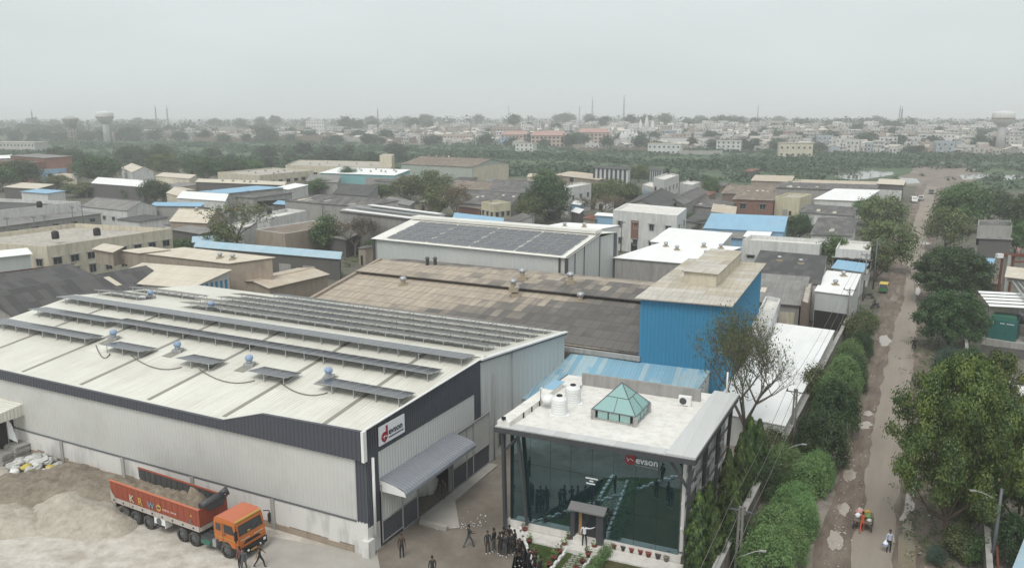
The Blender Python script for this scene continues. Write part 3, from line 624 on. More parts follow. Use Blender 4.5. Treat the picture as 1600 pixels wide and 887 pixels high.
# solar rows on the roof: every row is a thing, every panel a part
t = NT('pv_cell'); uv = t.uv(); g = t.n('TexBrick', {'Vector': uv, 'Color1': (0.036, 0.040, 0.056, 1), 'Color2': (0.042, 0.046, 0.062, 1), 'Mortar': (0.12, 0.125, 0.14, 1), 'Scale': 1.0, 'Mortar Size': 0.012, 'Brick Width': 0.163, 'Row Height': 0.163}, offset=0.0)
col = t.mix(t.math('MULTIPLY', thr(t, t.noise(t.pos(), 0.5, 4), 0.4, 0.7), 0.35), g.outputs[0], (0.16, 0.155, 0.14, 1))
M['pv'] = t.princ(col, 0.14, 0, 0.6)
M['alu'] = m_paint('alu', (0.50, 0.51, 0.52, 1), rough=0.35, metal=0.6, damt=0.1)
PANEL_ME = None
def pv_row(u, s0, s1, label, plen=2.0, tilt=5.5, pw=1.02, lift=0.34, step=0.0, group='solar panel rows on the factory roof'):
    global PANEL_ME
    n = max(1, int(round((s1-s0)/pw))); o = V(FW(u, s0, roofz(u)))
    row = thing('solar_panel_row', label, 'solar panels', o, 0, group)
    far = UR*1.0; dz = math.sin(R(tilt)); L = plen*math.cos(R(tilt))
    ulo = u+L/2; uhi = u-L/2
    zlo = roofz(ulo)+lift; zhi = zlo + plen*dz
    if uhi > FR and zhi - roofz(uhi) < lift: zhi = roofz(uhi)+lift; zlo = zhi-plen*dz
    for i in range(n):
        sa = s0+i*pw+0.01; sb_ = s0+(i+1)*pw-0.01
        m = MB(); a, b, c, d = FW(uhi, sa, zhi), FW(uhi, sb_, zhi), FW(ulo, sb_, zlo), FW(ulo, sa, zlo)
        nn = (b-a).cross(d-a).normalized(); nn = nn if nn.z > 0 else -nn
        m.box6(a, b-a, d-a, -nn*0.04, 1)
        e = 0.035; q = [a.lerp(c, 0) + (b-a).normalized()*e + (d-a).normalized()*e, b - (b-a).normalized()*e + (d-a).normalized()*e, c - (b-a).normalized()*e - (d-a).normalized()*e, d + (b-a).normalized()*e - (d-a).normalized()*e]
        q = [p + nn*0.004 for p in q]
        if (q[1]-q[0]).cross(q[3]-q[0]).z < 0: q = q[::-1]
        m.poly(q, 0); m.build('panel', [M['pv'], M['alu']], row, True)
    m = MB()
    for f, zz, uu in ((0.2, 0, 0), (0.8, 0, 0)):
        uu = uhi+(ulo-uhi)*f; zz = zhi+(zlo-zhi)*f-0.08
        m.bar(FW(uu, s0, zz), FW(uu, s0+n*pw, zz), 0.06)
    k = s0+0.3
    while k < s0+n*pw:
        for f in (0.08, 0.92):
            uu = uhi+(ulo-uhi)*f; m.bar(FW(uu, k, roofz(uu)), FW(uu, k, zhi+(zlo-zhi)*f-0.04), 0.06)
        m.bar(FW(uhi+0.1, k, roofz(uhi)+0.1), FW(ulo-0.3, k, zlo-0.06), 0.04); k += 2.1
    m.build('rack', M['alu'], row, True)
    return row
def near_row(pa, pb, label, **k):
    (u0, s0), (u1, s1) = on_roof(*pa), on_roof(*pb); pv_row((u0+u1)/2+0.25, min(s0, s1), max(s0, s1), label, **k)
near_row((-12, 509), (148, 536), 'solar row nearest the front eave at the left end of the pale factory roof')
near_row((48, 491), (180, 509), 'shorter solar row above the leftmost front row on the pale factory roof')
near_row((186, 510), (680, 592), 'long solar row across the middle of the front roof slope')
near_row((98, 473), (735, 566), 'longest solar row just below the ridge on the front roof slope')
near_row((170, 548), (232, 556), 'leftmost of the three little solar sets standing between the blue roof vents')
near_row((280, 569), (343, 575), 'middle of the three little solar sets standing between the blue roof vents')
near_row((393, 590), (460, 596), 'right one of the three little solar sets standing between the blue roof vents')
near_row((506, 609), (638, 629), 'solar row near the roof corner above the factory sign')
for i, (u, s0, s1, q) in enumerate(((19.4, 0.9, 39, 'first solar row behind the factory roof ridge'), (22.4, 0.9, 39.5, 'second solar row behind the factory roof ridge'), (25.4, 0.9, 40, 'third solar row behind the factory roof ridge'), (28.5, 0.9, 40.5, 'fourth solar row behind the factory roof ridge'), (31.6, 0.9, 38, 'last and farthest solar row behind the factory roof ridge'), (19.6, 45.5, 53.0, 'short solar row behind the ridge at the left end of the factory roof'), (24.2, 41.5, 53.0, 'farther left solar row behind the ridge beside the two rear blue vents'))):
    pv_row(u, s0, s1, q, tilt=11.0, plen=2.0, lift=0.45)
# cables lying on the roof between the little sets
M['cable'] = m_paint('cable', (0.16, 0.15, 0.14, 1), rough=0.7)
for i, (a, b, sag) in enumerate((((150, 540), (172, 553), 14), ((205, 556), (284, 574), 12), ((312, 578), (398, 595), 12), ((440, 600), (512, 614), 11))):
    pts = []
    for k in range(13):
        f = k/12; px = a[0]+(b[0]-a[0])*f; py = a[1]+(b[1]-a[1])*f + sag*4*f*(1-f)*0.9
        u, s = on_roof(px, py); pts.append(FW(u, s, roofz(u)+0.06))
    m = MB(); m.tube(pts, 0.045, 5); o = m.build('roof_cable', M['cable']); tag(o, ['black cable looping on the roof below the leftmost little solar set', 'black cable looping between the left and middle little solar sets', 'black cable looping between the middle and right little solar sets', 'black cable looping from the right little set to the corner solar row'][i], 'cable', 'cables looping on the factory roof')
# ------------------------------------------------------------------ glass fronted office
GO = V((0.48, 54.5, 0)); EU = V((math.cos(R(-23.5)), math.sin(R(-23.5)), 0)); EV = V((math.cos(R(63.0)), math.sin(R(63.0)), 0))
EN = V((EU.y, -EU.x, 0))                                   # outward from the glass
def OW(u, v, z, o=0.0): return GO + EU*u + EV*v + V((0, 0, z)) + EN*o
t = NT('curtain_glass'); p = t.pos()
wob = t.bump(t.noise(t.scale(p, (0.5, 0.5, 0.5)), 1.0, 2), 0.02, 0.25)
d1 = t.n('BsdfDiffuse', {'Color': (0.008, 0.026, 0.032, 1)}); g1 = t.n('BsdfGlossy', {'Color': (0.44, 0.63, 0.70, 1), 'Roughness': 0.015, 'Normal': wob})
mx = t.n('MixShader', {0: 0.38, 1: d1.outputs[0], 2: g1.outputs[0]}); t.t.links.new(mx.outputs[0], t.out.inputs[0]); M['curtain'] = t.m
t = NT('pale_glass'); d1 = t.n('BsdfDiffuse', {'Color': (0.16, 0.32, 0.30, 1)}); g1 = t.n('BsdfGlossy', {'Color': (0.8, 0.95, 0.93, 1), 'Roughness': 0.03})
mx = t.n('MixShader', {0: 0.28, 1: d1.outputs[0], 2: g1.outputs[0]}); t.t.links.new(mx.outputs[0], t.out.inputs[0]); M['pale_glass'] = t.m
M['slab_white'] = m_plaster('slab_white', (0.70, 0.685, 0.65, 1), stain=(0.34, 0.31, 0.27, 1), amt=0.42, sc=0.3)
M['slab_sheet'] = m_sheet('slab_sheet', (0.50, 0.505, 0.50, 1), var=0.07, damt=0.2, dirt=(0.4, 0.39, 0.38, 1), cell=(1.1, 20), lines=0.4)
of = thing('office_building', 'teal glass fronted two storey office with a flat white roof and small glass pyramid', 'office', OW(0, 0, 0))
W = dict(parent=of, world=True); GWD, GDP = 11.85, 12.3
m = MB()
NB = 8
for i in range(NB):
    for z0, z1 in ((0.62, 3.0), (3.0, 5.3), (5.3, 7.75)):
        a = -0.65+(GWD+0.65)*i/NB+0.012; b = -0.65+(GWD+0.65)*(i+1)/NB-0.012
        m.poly([OW(a, 0, z0+0.012), OW(b, 0, z0+0.012), OW(b, 0, z1-0.012), OW(a, 0, z1-0.012)])
m.build('curtain_wall', M['curtain'], **W)
m = MB(); m.poly([OW(-0.65, 0.03, 0.6), OW(GWD, 0.03, 0.6), OW(GWD, 0.03, 7.8), OW(-0.65, 0.03, 7.8)]); m.build('mullion', M['black'], **W)
# left glazed return, right frame wall, back wall
m = MB(); m.poly([OW(-0.65, GDP, 0.6), OW(-0.65, 0, 0.6), OW(-0.65, 0, 7.8), OW(-0.65, GDP, 7.8)]); m.build('side_glazing', M['curtain'], **W)
m = MB(); m.poly([OW(GWD, 0, 0.9), OW(GWD, GDP, 0.9), OW(GWD, GDP, 7.8), OW(GWD, 0, 7.8)]); m.poly([OW(GWD, GDP, 0), OW(-0.65, GDP, 0), OW(-0.65, GDP, 7.8), OW(GWD, GDP, 7.8)]); m.build('side_wall', M['wall_grey'], **W)
m = MB()
for v in (0.15, 4.1, 8.1, 12.0): m.bar(OW(GWD+0.15, v, 0.9), OW(GWD+0.15, v, 7.8), 0.22)
for z in (2.6, 4.4, 6.1): m.bar(OW(GWD+0.14, 0, z), OW(GWD+0.14, GDP, z), 0.16)
for v in (0.2, 4.1, 8.1): m.bar(OW(GWD+0.16, v, 2.6), OW(GWD+0.16, v+3.6, 6.1), 0.14)
m.build('side_frame', M['white_paint'], **W)
m = MB(); m.box6(OW(-0.85, -0.18, 0), EU*(GWD+1.1), EV*(GDP+0.2), (0, 0, 0.62)); m.build('plinth', M['slab_pale'], **W)
m = MB(); m.box6(OW(-0.6, -1.55, 0), EU*5.2, EV*1.3, (0, 0, 0.14)); m.box6(OW(7.0, -1.55, 0), EU*5.4, EV*1.3, (0, 0, 0.14)); m.build('plinth_ledge', M['slab_pale'], **W)
# roof slab with its overhang, fascia and raised edge strips
ZR = 8.22
RU0, RU1, RV0, RV1 = -1.25, 12.95, -1.25, 12.1
m = MB(); m.box6(OW(RU0, RV0, ZR-0.30), EU*(RU1-RU0), EV*(RV1-RV0), (0, 0, 0.30)); m.build('roof', M['slab_white'], **W)
m = MB()
m.bar(OW(RU0-0.04, RV0-0.04, ZR-0.14), OW(RU1+0.04, RV0-0.04, ZR-0.14), 0.1, 0.34); m.bar(OW(RU1+0.04, RV0-0.04, ZR-0.14), OW(RU1+0.04, RV1, ZR-0.14), 0.1, 0.34); m.bar(OW(RU0-0.04, RV0, ZR-0.14), OW(RU0-0.04, RV1, ZR-0.14), 0.1, 0.34)
m.build('roof_fascia', M['steel_dark'], **W)
m = MB(); m.box6(OW(RU1-1.9, RV0+0.02, ZR), EU*1.95, EV*(RV1-RV0+0.4), (0, 0, 0.18)); m.box6(OW(RU0, RV0+0.02, ZR), EU*(RU1-RU0-1.9), EV*0.95, (0, 0, 0.10)); m.build('roof_edge_sheet', M['slab_sheet'], **W)
m = MB(); pq0, pq1 = G(909, 601, ZR), G(1094, 628, ZR); m.box6(pq0, pq1-pq0, EV*0.22, (0, 0, 1.0)); m.build('roof_parapet', M['wall_grey'], **W)
m = MB()
m.box6(OW(RU0+0.05, RV0+0.3, ZR), EU*0.95, EV*9.5, (0, 0, 0.42)); m.build('side_upstand', M['slab_white'], **W)
m = MB(); m.box6(OW(RU0+0.05, 6.8, ZR+0.425), EU*0.95, EV*2.3, (0, 0, 0.02)); m.build('upstand_cover', M['roof_blue'], **W)
m = MB()
for v in (1.2, 2.6, 4.0, 5.2): m.box6(OW(RU0+1.02, v, ZR), EU*0.05, EV*0.12, (0, 0, 0.41))
m.build('upstand_slot', M['black'], **W)
# slanted steel columns
def column(top, bot, w=0.24): mm = MB(); mm.bar(top, bot, w, w); mm.build('column', M['steel_dark'], **W)
column(OW(RU0+0.45, RV0+0.4, ZR-0.4), OW(-0.75, -0.6, 0.1)); column(OW(0.15, -0.5, ZR-0.4), OW(0.85, -0.35, 0.65), 0.2)
column(OW(RU0+0.5, RV0+0.5, ZR-1.9), OW(0.4, -0.55, ZR-0.45), 0.16)
column(OW(RU1-0.35, RV0+0.4, ZR-0.4), OW(12.5, -0.5, 0.1)); column(OW(12.45, -0.6, 5.9), OW(11.2, -0.75, ZR-0.42), 0.18)
for v in (3.4, 7.4, 11.4): column(OW(RU1-0.25, v, ZR-0.4), OW(12.45, v, 0.1), 0.2); column(OW(12.9, v-1.8, ZR-0.45), OW(12.5, v, 4.4), 0.14)
m = MB()
for z in (2.4, 4.4, 6.2): m.bar(OW(12.6, -0.4, z), OW(12.6, 11.4, z), 0.1)
m.build('side_rail', M['steel_grey'], **W)
# porch and door
M['porch_grey'] = m_paint('porch_grey', (0.17, 0.17, 0.172, 1), rough=0.6)
m = MB(); m.box6(OW(4.25, -0.45, 0.14), EU*0.3, EV*0.43, (0, 0, 2.5)); m.box6(OW(6.15, -0.45, 0.14), EU*0.5, EV*0.43, (0, 0, 2.5)); m.build('porch_pier', M['steel_dark'], **W)
m = MB(); m.poly([OW(4.1, -0.65, 2.76), OW(6.8, -0.65, 2.76), OW(6.8, -0.02, 3.1), OW(4.1, -0.02, 3.1)]); m.box6(OW(4.1, -0.65, 2.65), EU*2.7, EV*0.62, (0, 0, 0.11)); m.build('porch_roof', M['porch_grey'], **W)
M['wood'] = m_paint('wood', (0.36, 0.20, 0.075, 1), rough=0.5, damt=0.1)
m = MB(); m.box6(OW(4.75, -0.12, 0.62), EU*0.22, EV*0.08, (0, 0, 2.0)); dd = m.build('door_post', M['wood'], **W)
m = MB(); m.box6(OW(4.97, -0.10, 0.62), EU*1.2, EV*0.05, (0, 0, 1.98)); m.build('door', M['glass_dark'], **W)
m = MB(); m.box6(OW(4.0, -1.75, 0), EU*2.95, EV*1.6, (0, 0, 0.32)); m.box6(OW(4.5, -0.55, 0.32), EU*1.7, EV*0.5, (0, 0, 0.28)); m.build('entrance_step', M['slab_pale'], **W)
# lettering on the glass
def GP(a, b, o=0.02): return OW(a, 0, b, o)
T = lambda p: GP(7.92+p.x*0.70, 6.62+p.y*0.70, 0.02+p.z)
m = MB(); pts = [(0.55+0.52*math.cos(R(q)), 0.52+0.52*math.sin(R(q))) for q in range(100, 370, 15)] + [(1.07, 1.22), (0.85, 1.14)]
m.prism(pts, 0, 0.05, 0, T); m.build('logo', M['sign_red'], **W)
m = MB()
for a, b in (((0.2, 0.72), (0.42, 0.5)), ((0.42, 0.5), (0.62, 0.68)), ((0.62, 0.68), (0.9, 0.46)), ((0.42, 0.5), (0.34, 0.34))): m.bar(T(V((*a, 0.055))), T(V((*b, 0.055))), 0.07, 0.03)
m.build('logo_mark', M['sign_light'], **W)
o = text_mesh('evson', 0.68, M['sign_light'], 'lettering', of, GP(8.70, 6.82), EU, (0, 0, 1), EN, 0.05, 0.98, 0.014); shift(o, of.location)
m = MB(); x = 8.68; rr = random.Random(5)
while x < 10.25:
    w = rr.uniform(0.08, 0.22); m.box6(GP(x, 6.62), EU*w, EN*0.02, (0, 0, 0.07)); x += w+0.03
m.build('small_lettering', M['frame_grey'], **W)
m = MB()
for a, b, z in ((5.15, 6.05, 5.02), (5.45, 5.72, 4.82), (5.2, 5.86, 4.62)): m.box6(GP(a, z), EU*(b-a), EN*0.02, (0, 0, 0.10))
m.build('notice_lettering', M['sign_light'], **W)

# glass pyramid skylight (part of the roof)
A_, B_, C_ = G(926.5, 653.5, ZR), G(992, 666, ZR), G(1013.6, 643.4, ZR); D_ = A_ + C_ - B_
cen = (A_+B_+C_+D_)/4; q4 = [A_, B_, C_, D_]; hb = 0.75; hp = 2.55
py = MB()
for i in range(4):
    a, b = q4[i], q4[(i+1) % 4]; e = b-a; n_ = V((e.y, -e.x, 0)).normalized()
    for k in range(3):
        p0 = a.lerp(b, 0.1+0.8*k/3+0.015); p1 = a.lerp(b, 0.1+0.8*(k+1)/3-0.015); py.poly([p0+n_*0.01, p1+n_*0.01, p1+n_*0.01+V((0, 0, hb)), p0+n_*0.01+V((0, 0, hb))])
apex = cen + V((0, 0, hp)); t4 = [q+V((0, 0, hb)) + (q-cen).normalized()*0.10 for q in q4]
for i in range(4):
    a, b = t4[i], t4[(i+1) % 4]
    py.poly([a, b, apex])
sk = py.build('skylight_pyramid', M['pale_glass'], **W)
m = MB()
for i in range(4):
    a, b = q4[i], q4[(i+1) % 4]; m.bar(a, a+V((0, 0, hb)), 0.3); m.bar(a+V((0, 0, 0.05)), b+V((0, 0, 0.05)), 0.14)
sb2 = m.build('pyramid_base', M['concrete'], sk, True)
m = MB()
for i in range(4):
    a, b = t4[i], t4[(i+1) % 4]; m.bar(a, b, 0.07); m.bar(a, apex, 0.06)
    m1, m2 = a.lerp(apex, 0.5), b.lerp(apex, 0.5); m.bar(m1, m2, 0.045); m.bar(a.lerp(b, 0.5), m1.lerp(m2, 0.5), 0.045)
m.build('glazing_bar', M['steel_grey'], sk, True)

# things on the roof
def tank(p, label, r=0.62, h=1.35):
    tk = thing('water_tank', label, 'water tank', p, 0, 'white water tanks on the office roof')
    m = MB(); pr = [(r*0.96, 0.0)]
    for k in range(5): pr += [(r, h*(0.04+0.14*k)), (r, h*(0.12+0.14*k)), (r*0.965, h*(0.14+0.14*k)), (r*0.965, h*(0.16+0.14*k))]
    pr += [(r, h*0.76), (r*0.85, h*0.86), (r*0.4, h*0.95), (r*0.36, h*0.96)]
    m.lathe(pr, (0, 0, 0.1), 20); m.box(-r*1.15, r*1.15, -r*1.15, r*1.15, 0, 0.1)
    m.build('tank_body', M['white_paint'], tk)
    m = MB(); m.lathe([(r*0.36, 0.0), (r*0.36, 0.10), (r*0.2, 0.14)], (0, 0, 0.1+h*0.95), 14); m.build('tank_lid', M['black'], tk)
    m = MB(); m.tube([(r*0.5, r*0.9, 0.25), (r*0.5, r*1.35, 0.25), (r*0.5, r*1.4, 0.05)], 0.04, 6); m.build('pipe', M['white_paint'], tk)
tank(G(873.8, 646, ZR), 'white ribbed water tank nearest the front edge of the office roof')
tank(G(895, 628.5, ZR), 'white ribbed water tank behind the first one on the office roof')
ds = thing('water_drum', 'small round white tank with a white pipe at the left edge of the office roof', 'water tank', G(857, 628, ZR+0.42))
m = MB(); m.lathe([(0.42, 0.0), (0.55, 0.12), (0.58, 0.3), (0.45, 0.52), (0.15, 0.62)], (0, 0, 0), 16); m.build('drum_body', M['white_paint'], ds)
m = MB(); m.tube([(-0.6, 0, 0), (-0.6, 0, 1.1), (-0.5, 0, 1.15)], 0.07, 6); m.build('pipe', M['white_paint'], ds)
ac = thing('air_conditioner', 'white outdoor air conditioning unit by the rear parapet of the office roof', 'air conditioner', G(1070, 633, ZR), R(-23))
m = MB(); m.box(-0.48, 0.48, -0.2, 0.2, 0.06, 0.75); m.box(-0.4, -0.3, -0.2, 0.2, 0, 0.06); m.box(0.3, 0.4, -0.2, 0.2, 0, 0.06); m.build('casing', M['white_paint'], ac)
m = MB(); m.lathe([(0.27, -0.215), (0.27, -0.205)], (-0.12, 0, 0.40), 18, ax='y'); m.build('fan_grille', M['steel_dark'], ac)
m = MB(); m.tube([G(909, 588, ZR+0.4), G(909, 601, ZR+0.1), G(898, 612, ZR+0.08), G(903, 625, ZR+0.08)], 0.07, 6); m.tube([G(907, 600, ZR+1.2), G(907, 602, ZR+0.1)], 0.07, 6)
tag(m.build('roof_pipe', M['white_paint']), 'white pipe running down to the tanks from the rear parapet of the office roof', 'pipe')
m = MB(); m.tube([OW(RU1-0.9, RV1+0.2, ZR+0.15), OW(RU1-0.9, RV1+0.2, ZR+1.9)], 0.07, 6)
tag(m.build('vent_pipe', M['white_paint']), 'upright white pipe at the far end of the office roof edge', 'pipe')
fl = thing('flood_light', 'small black floodlight on the left front corner of the office roof', 'floodlight', OW(RU0+0.5, RV0+0.4, ZR+0.42))
m = MB(); m.box(-0.16, 0.16, -0.05, 0.05, 0.1, 0.32); m.build('lamp_housing', M['black'], fl)
m = MB(); m.box(-0.03, 0.03, -0.03, 0.03, 0, 0.1); m.build('bracket', M['black'], fl)

# ------------------------------------------------------------------ front garden
t = NT('lawn_mat'); p = t.pos()
M['lawn'] = t.princ(t.ramp(t.noise(p, 0.7, 6, 0.7), [(0.3, (0.030, 0.052, 0.014)), (0.5, (0.048, 0.075, 0.020)), (0.66, (0.085, 0.090, 0.035)), (0.8, (0.13, 0.11, 0.06))]), 0.95, 0, 0.15, t.bump(t.noise(p, 9, 3), 0.05, 0.8))
t = NT('lawn_dry_mat'); p = t.pos()
M['lawn_dry'] = t.princ(t.ramp(t.noise(p, 0.6, 6, 0.7), [(0.3, (0.045, 0.055, 0.020)), (0.5, (0.075, 0.075, 0.034)), (0.66, (0.11, 0.098, 0.055)), (0.8, (0.15, 0.125, 0.08))]), 0.95, 0, 0.15, t.bump(t.noise(p, 9, 3), 0.05, 0.8))
PD = V((-0.34, -0.94, 0)).normalized()                      # direction of the garden path, towards the yard
def quad(name, pts, mat, z, kind='structure'):
    m = MB(); pts = [V((p.x, p.y, z)) for p in pts]
    if (pts[1]-pts[0]).cross(pts[2]-pts[0]).z < 0: pts = pts[::-1]
    m.poly(pts); o = m.build(name, mat); o['kind'] = kind; return o
pl0, pl1 = G(897, 846), G(935, 858)                         # path mouth at the steps
pe0, pe1 = G(862, 890), G(898, 900)
pe0 = pl0 + (pe0-pl0)*2.6; pe1 = pl1 + (pe1-pl1)*2.6
lw0 = G(812, 826); lw1 = G(893, 848); lw3 = lw0 + (G(836, 890)-lw0)*2.8
quad('lawn', [lw0, lw1, pe0-EU*0.55, lw3], M['lawn'], 0.034)
quad('lawn', [G(945, 862), G(1062, 890), G(1062, 890)-AX*11, pe1+EU*1.0], M['lawn_dry'], 0.034)
t = NT('path_mat'); p = t.pos()
b = t.n('TexBrick', {'Vector': t.n('VectorRotate', {'Vector': p, 'Angle': R(20)}, rotation_type='Z_AXIS').outputs[0], 'Color1': (0.36, 0.35, 0.32, 1), 'Color2': (0.29, 0.28, 0.26, 1), 'Mortar': (0.07, 0.10, 0.035, 1), 'Scale': 1.0, 'Mortar Size': 0.055, 'Brick Width': 0.55, 'Row Height': 0.27})
M['path'] = t.princ(b.outputs[0], 0.9)
quad('garden_path', [pl0.lerp(pl1, 0.3), pl1, pe1, pe0.lerp(pe1, 0.3)], M['path'], 0.042)
quad('path_verge', [pl0, pl0.lerp(pl1, 0.3), pe0.lerp(pe1, 0.3), pe0], M['lawn'], 0.038)
# white kerbs with a stepped, saw-toothed top
def kerb(a, b, label):
    m = MB(); L = (b-a).length; d = (b-a).normalized(); n_ = V((-d.y, d.x, 0)); k = 0.0
    while k < L:
        m.box6(a+d*k-n_*0.09, d*0.42, n_*0.18, (0, 0, 0.26)); m.box6(a+d*(k+0.42)-n_*0.09, d*0.38, n_*0.18, (0, 0, 0.14)); k += 0.8
    tag(m.build('garden_kerb', M['white_paint']), label, 'kerb')
kerb(lw0+V((0, 0, 0)), lw3, 'white stepped kerb along the left edge of the lawn beside the group of people')
kerb(pl0, pe0, 'white stepped kerb between the lawn and the stone garden path')
kerb(pl1+EU*0.15, pe1+EU*0.15, 'white stepped kerb between the garden path and the clipped hedge')
M['terracotta'] = m_paint('terracotta', (0.24, 0.055, 0.04, 1), rough=0.7, damt=0.3)
M['pot_dark'] = m_paint('pot_dark', (0.06, 0.045, 0.05, 1), rough=0.6, damt=0.3)
M['pot_grey'] = m_paint('pot_grey', (0.20, 0.20, 0.17, 1), rough=0.7, damt=0.3)
M['soil'] = m_paint('soil', (0.04, 0.03, 0.022, 1), rough=0.95, damt=0.0)
def leaf_tuft(n, r, h, size, seed, mat, name, parent, z0=0.0):
    rg = np.random.default_rng(seed); m = MB()
    for _ in range(n):
        a = rg.uniform(0, 6.28); rr = r*math.sqrt(rg.uniform(0, 1)); z = z0 + h*rg.uniform(0.1, 1); s_ = size*rg.uniform(0.6, 1.3)
        d = V((math.cos(a), math.sin(a), rg.uniform(-0.2, 0.9))).normalized(); x = V((-math.sin(a), math.cos(a), 0)); c = V((rr*math.cos(a), rr*math.sin(a), z))
        m.poly([c-x*s_*0.3, c+d*s_*0.6-x*s_*0.05, c+d*s_, c+x*s_*0.3])
    return m.build(name, mat, parent)
def pot(p, mat, label, plant=True, seed=0, group=None, k=0.85):
    po = thing('flower_pot', label, 'flower pot', p, 0, group)
    m = MB(); m.lathe([(0.16*k, 0), (0.23*k, 0.36*k), (0.26*k, 0.36*k), (0.26*k, 0.44*k), (0.22*k, 0.44*k)], (0, 0, 0), 14); m.build('pot_body', mat, po)
    m = MB(); m.lathe([(0.21*k, 0.0), (0.05, 0.03)], (0, 0, 0.41*k), 12); m.build('soil', M['soil'], po)
    if plant: leaf_tuft(26, 0.2, 0.42, 0.20, seed, M['leaf_bright'] if seed % 2 else M['leaf_olive'], 'plant', po, 0.4*k)
ord_ = ['first', 'second', 'third', 'fourth', 'fifth', 'sixth', 'seventh', 'eighth', 'ninth', 'tenth']
for i, (x, y, mt, pl, cw) in enumerate(((824, 821, 'terracotta', 0, 'red'), (839, 826, 'pot_grey', 1, 'grey'), (855, 829, 'terracotta', 0, 'red'), (869, 833, 'terracotta', 0, 'red'), (883, 837, 'pot_dark', 0, 'dark'))):
    pot(G(x, y, 0.14), M[mt], f'{cw} pot on the ledge left of the office door, {ord_[i]} from the corner column', pl, i, 'pots on the office ledge left of the door')
for i, (x, y, mt, cw) in enumerate(((949, 852, 'terracotta', 'red'), (960, 856, 'terracotta', 'red'), (974, 859, 'pot_dark', 'dark'), (987, 862, 'terracotta', 'red'), (1001, 865, 'terracotta', 'red'), (1013, 869, 'terracotta', 'red'), (1028, 872, 'pot_dark', 'dark'), (1041, 876, 'pot_grey', 'grey'))):
    pot(G(x, y, 0.14), M[mt], f'{cw} pot on the ledge right of the office door, {ord_[i]} from the door', 0, i, 'pots on the office ledge right of the door')
for i in range(5):
    pot(lw0.lerp(lw3, 0.02+0.105*i)+EU*0.35, M['terracotta'], f'planted terracotta pot along the left lawn kerb, {ord_[i]} from the office corner', 1, 10+i, 'potted plants along the left lawn kerb', 0.8)
for i in range(6):
    pot(pl0.lerp(pe0, 0.02+0.085*i)-EU*0.32, M['terracotta'], f'planted pot on the lawn side of the garden path, {ord_[i]} from the steps', 1, 20+i, 'potted plants left of the garden path', 0.8)
for i in range(5):
    pot(pl1.lerp(pe1, 0.02+0.10*i)-EU*0.22, M['terracotta'], f'planted pot on the hedge side of the garden path, {ord_[i]} from the steps', 1, 31+i, 'potted plants right of the garden path', 0.8)
dm = quad('door_mat', [G(897, 834, 0.3), G(905, 836, 0.3), G(904, 838, 0.3), G(896, 836, 0.3)], M['pot_dark'], 0.33, 'thing'); tag(dm, 'small dark mat on the step before the office door', 'door mat')
quad('drain_grate', [G(817, 828), G(831, 832), G(828, 836), G(814, 832)], M['frame_grey'], 0.045)
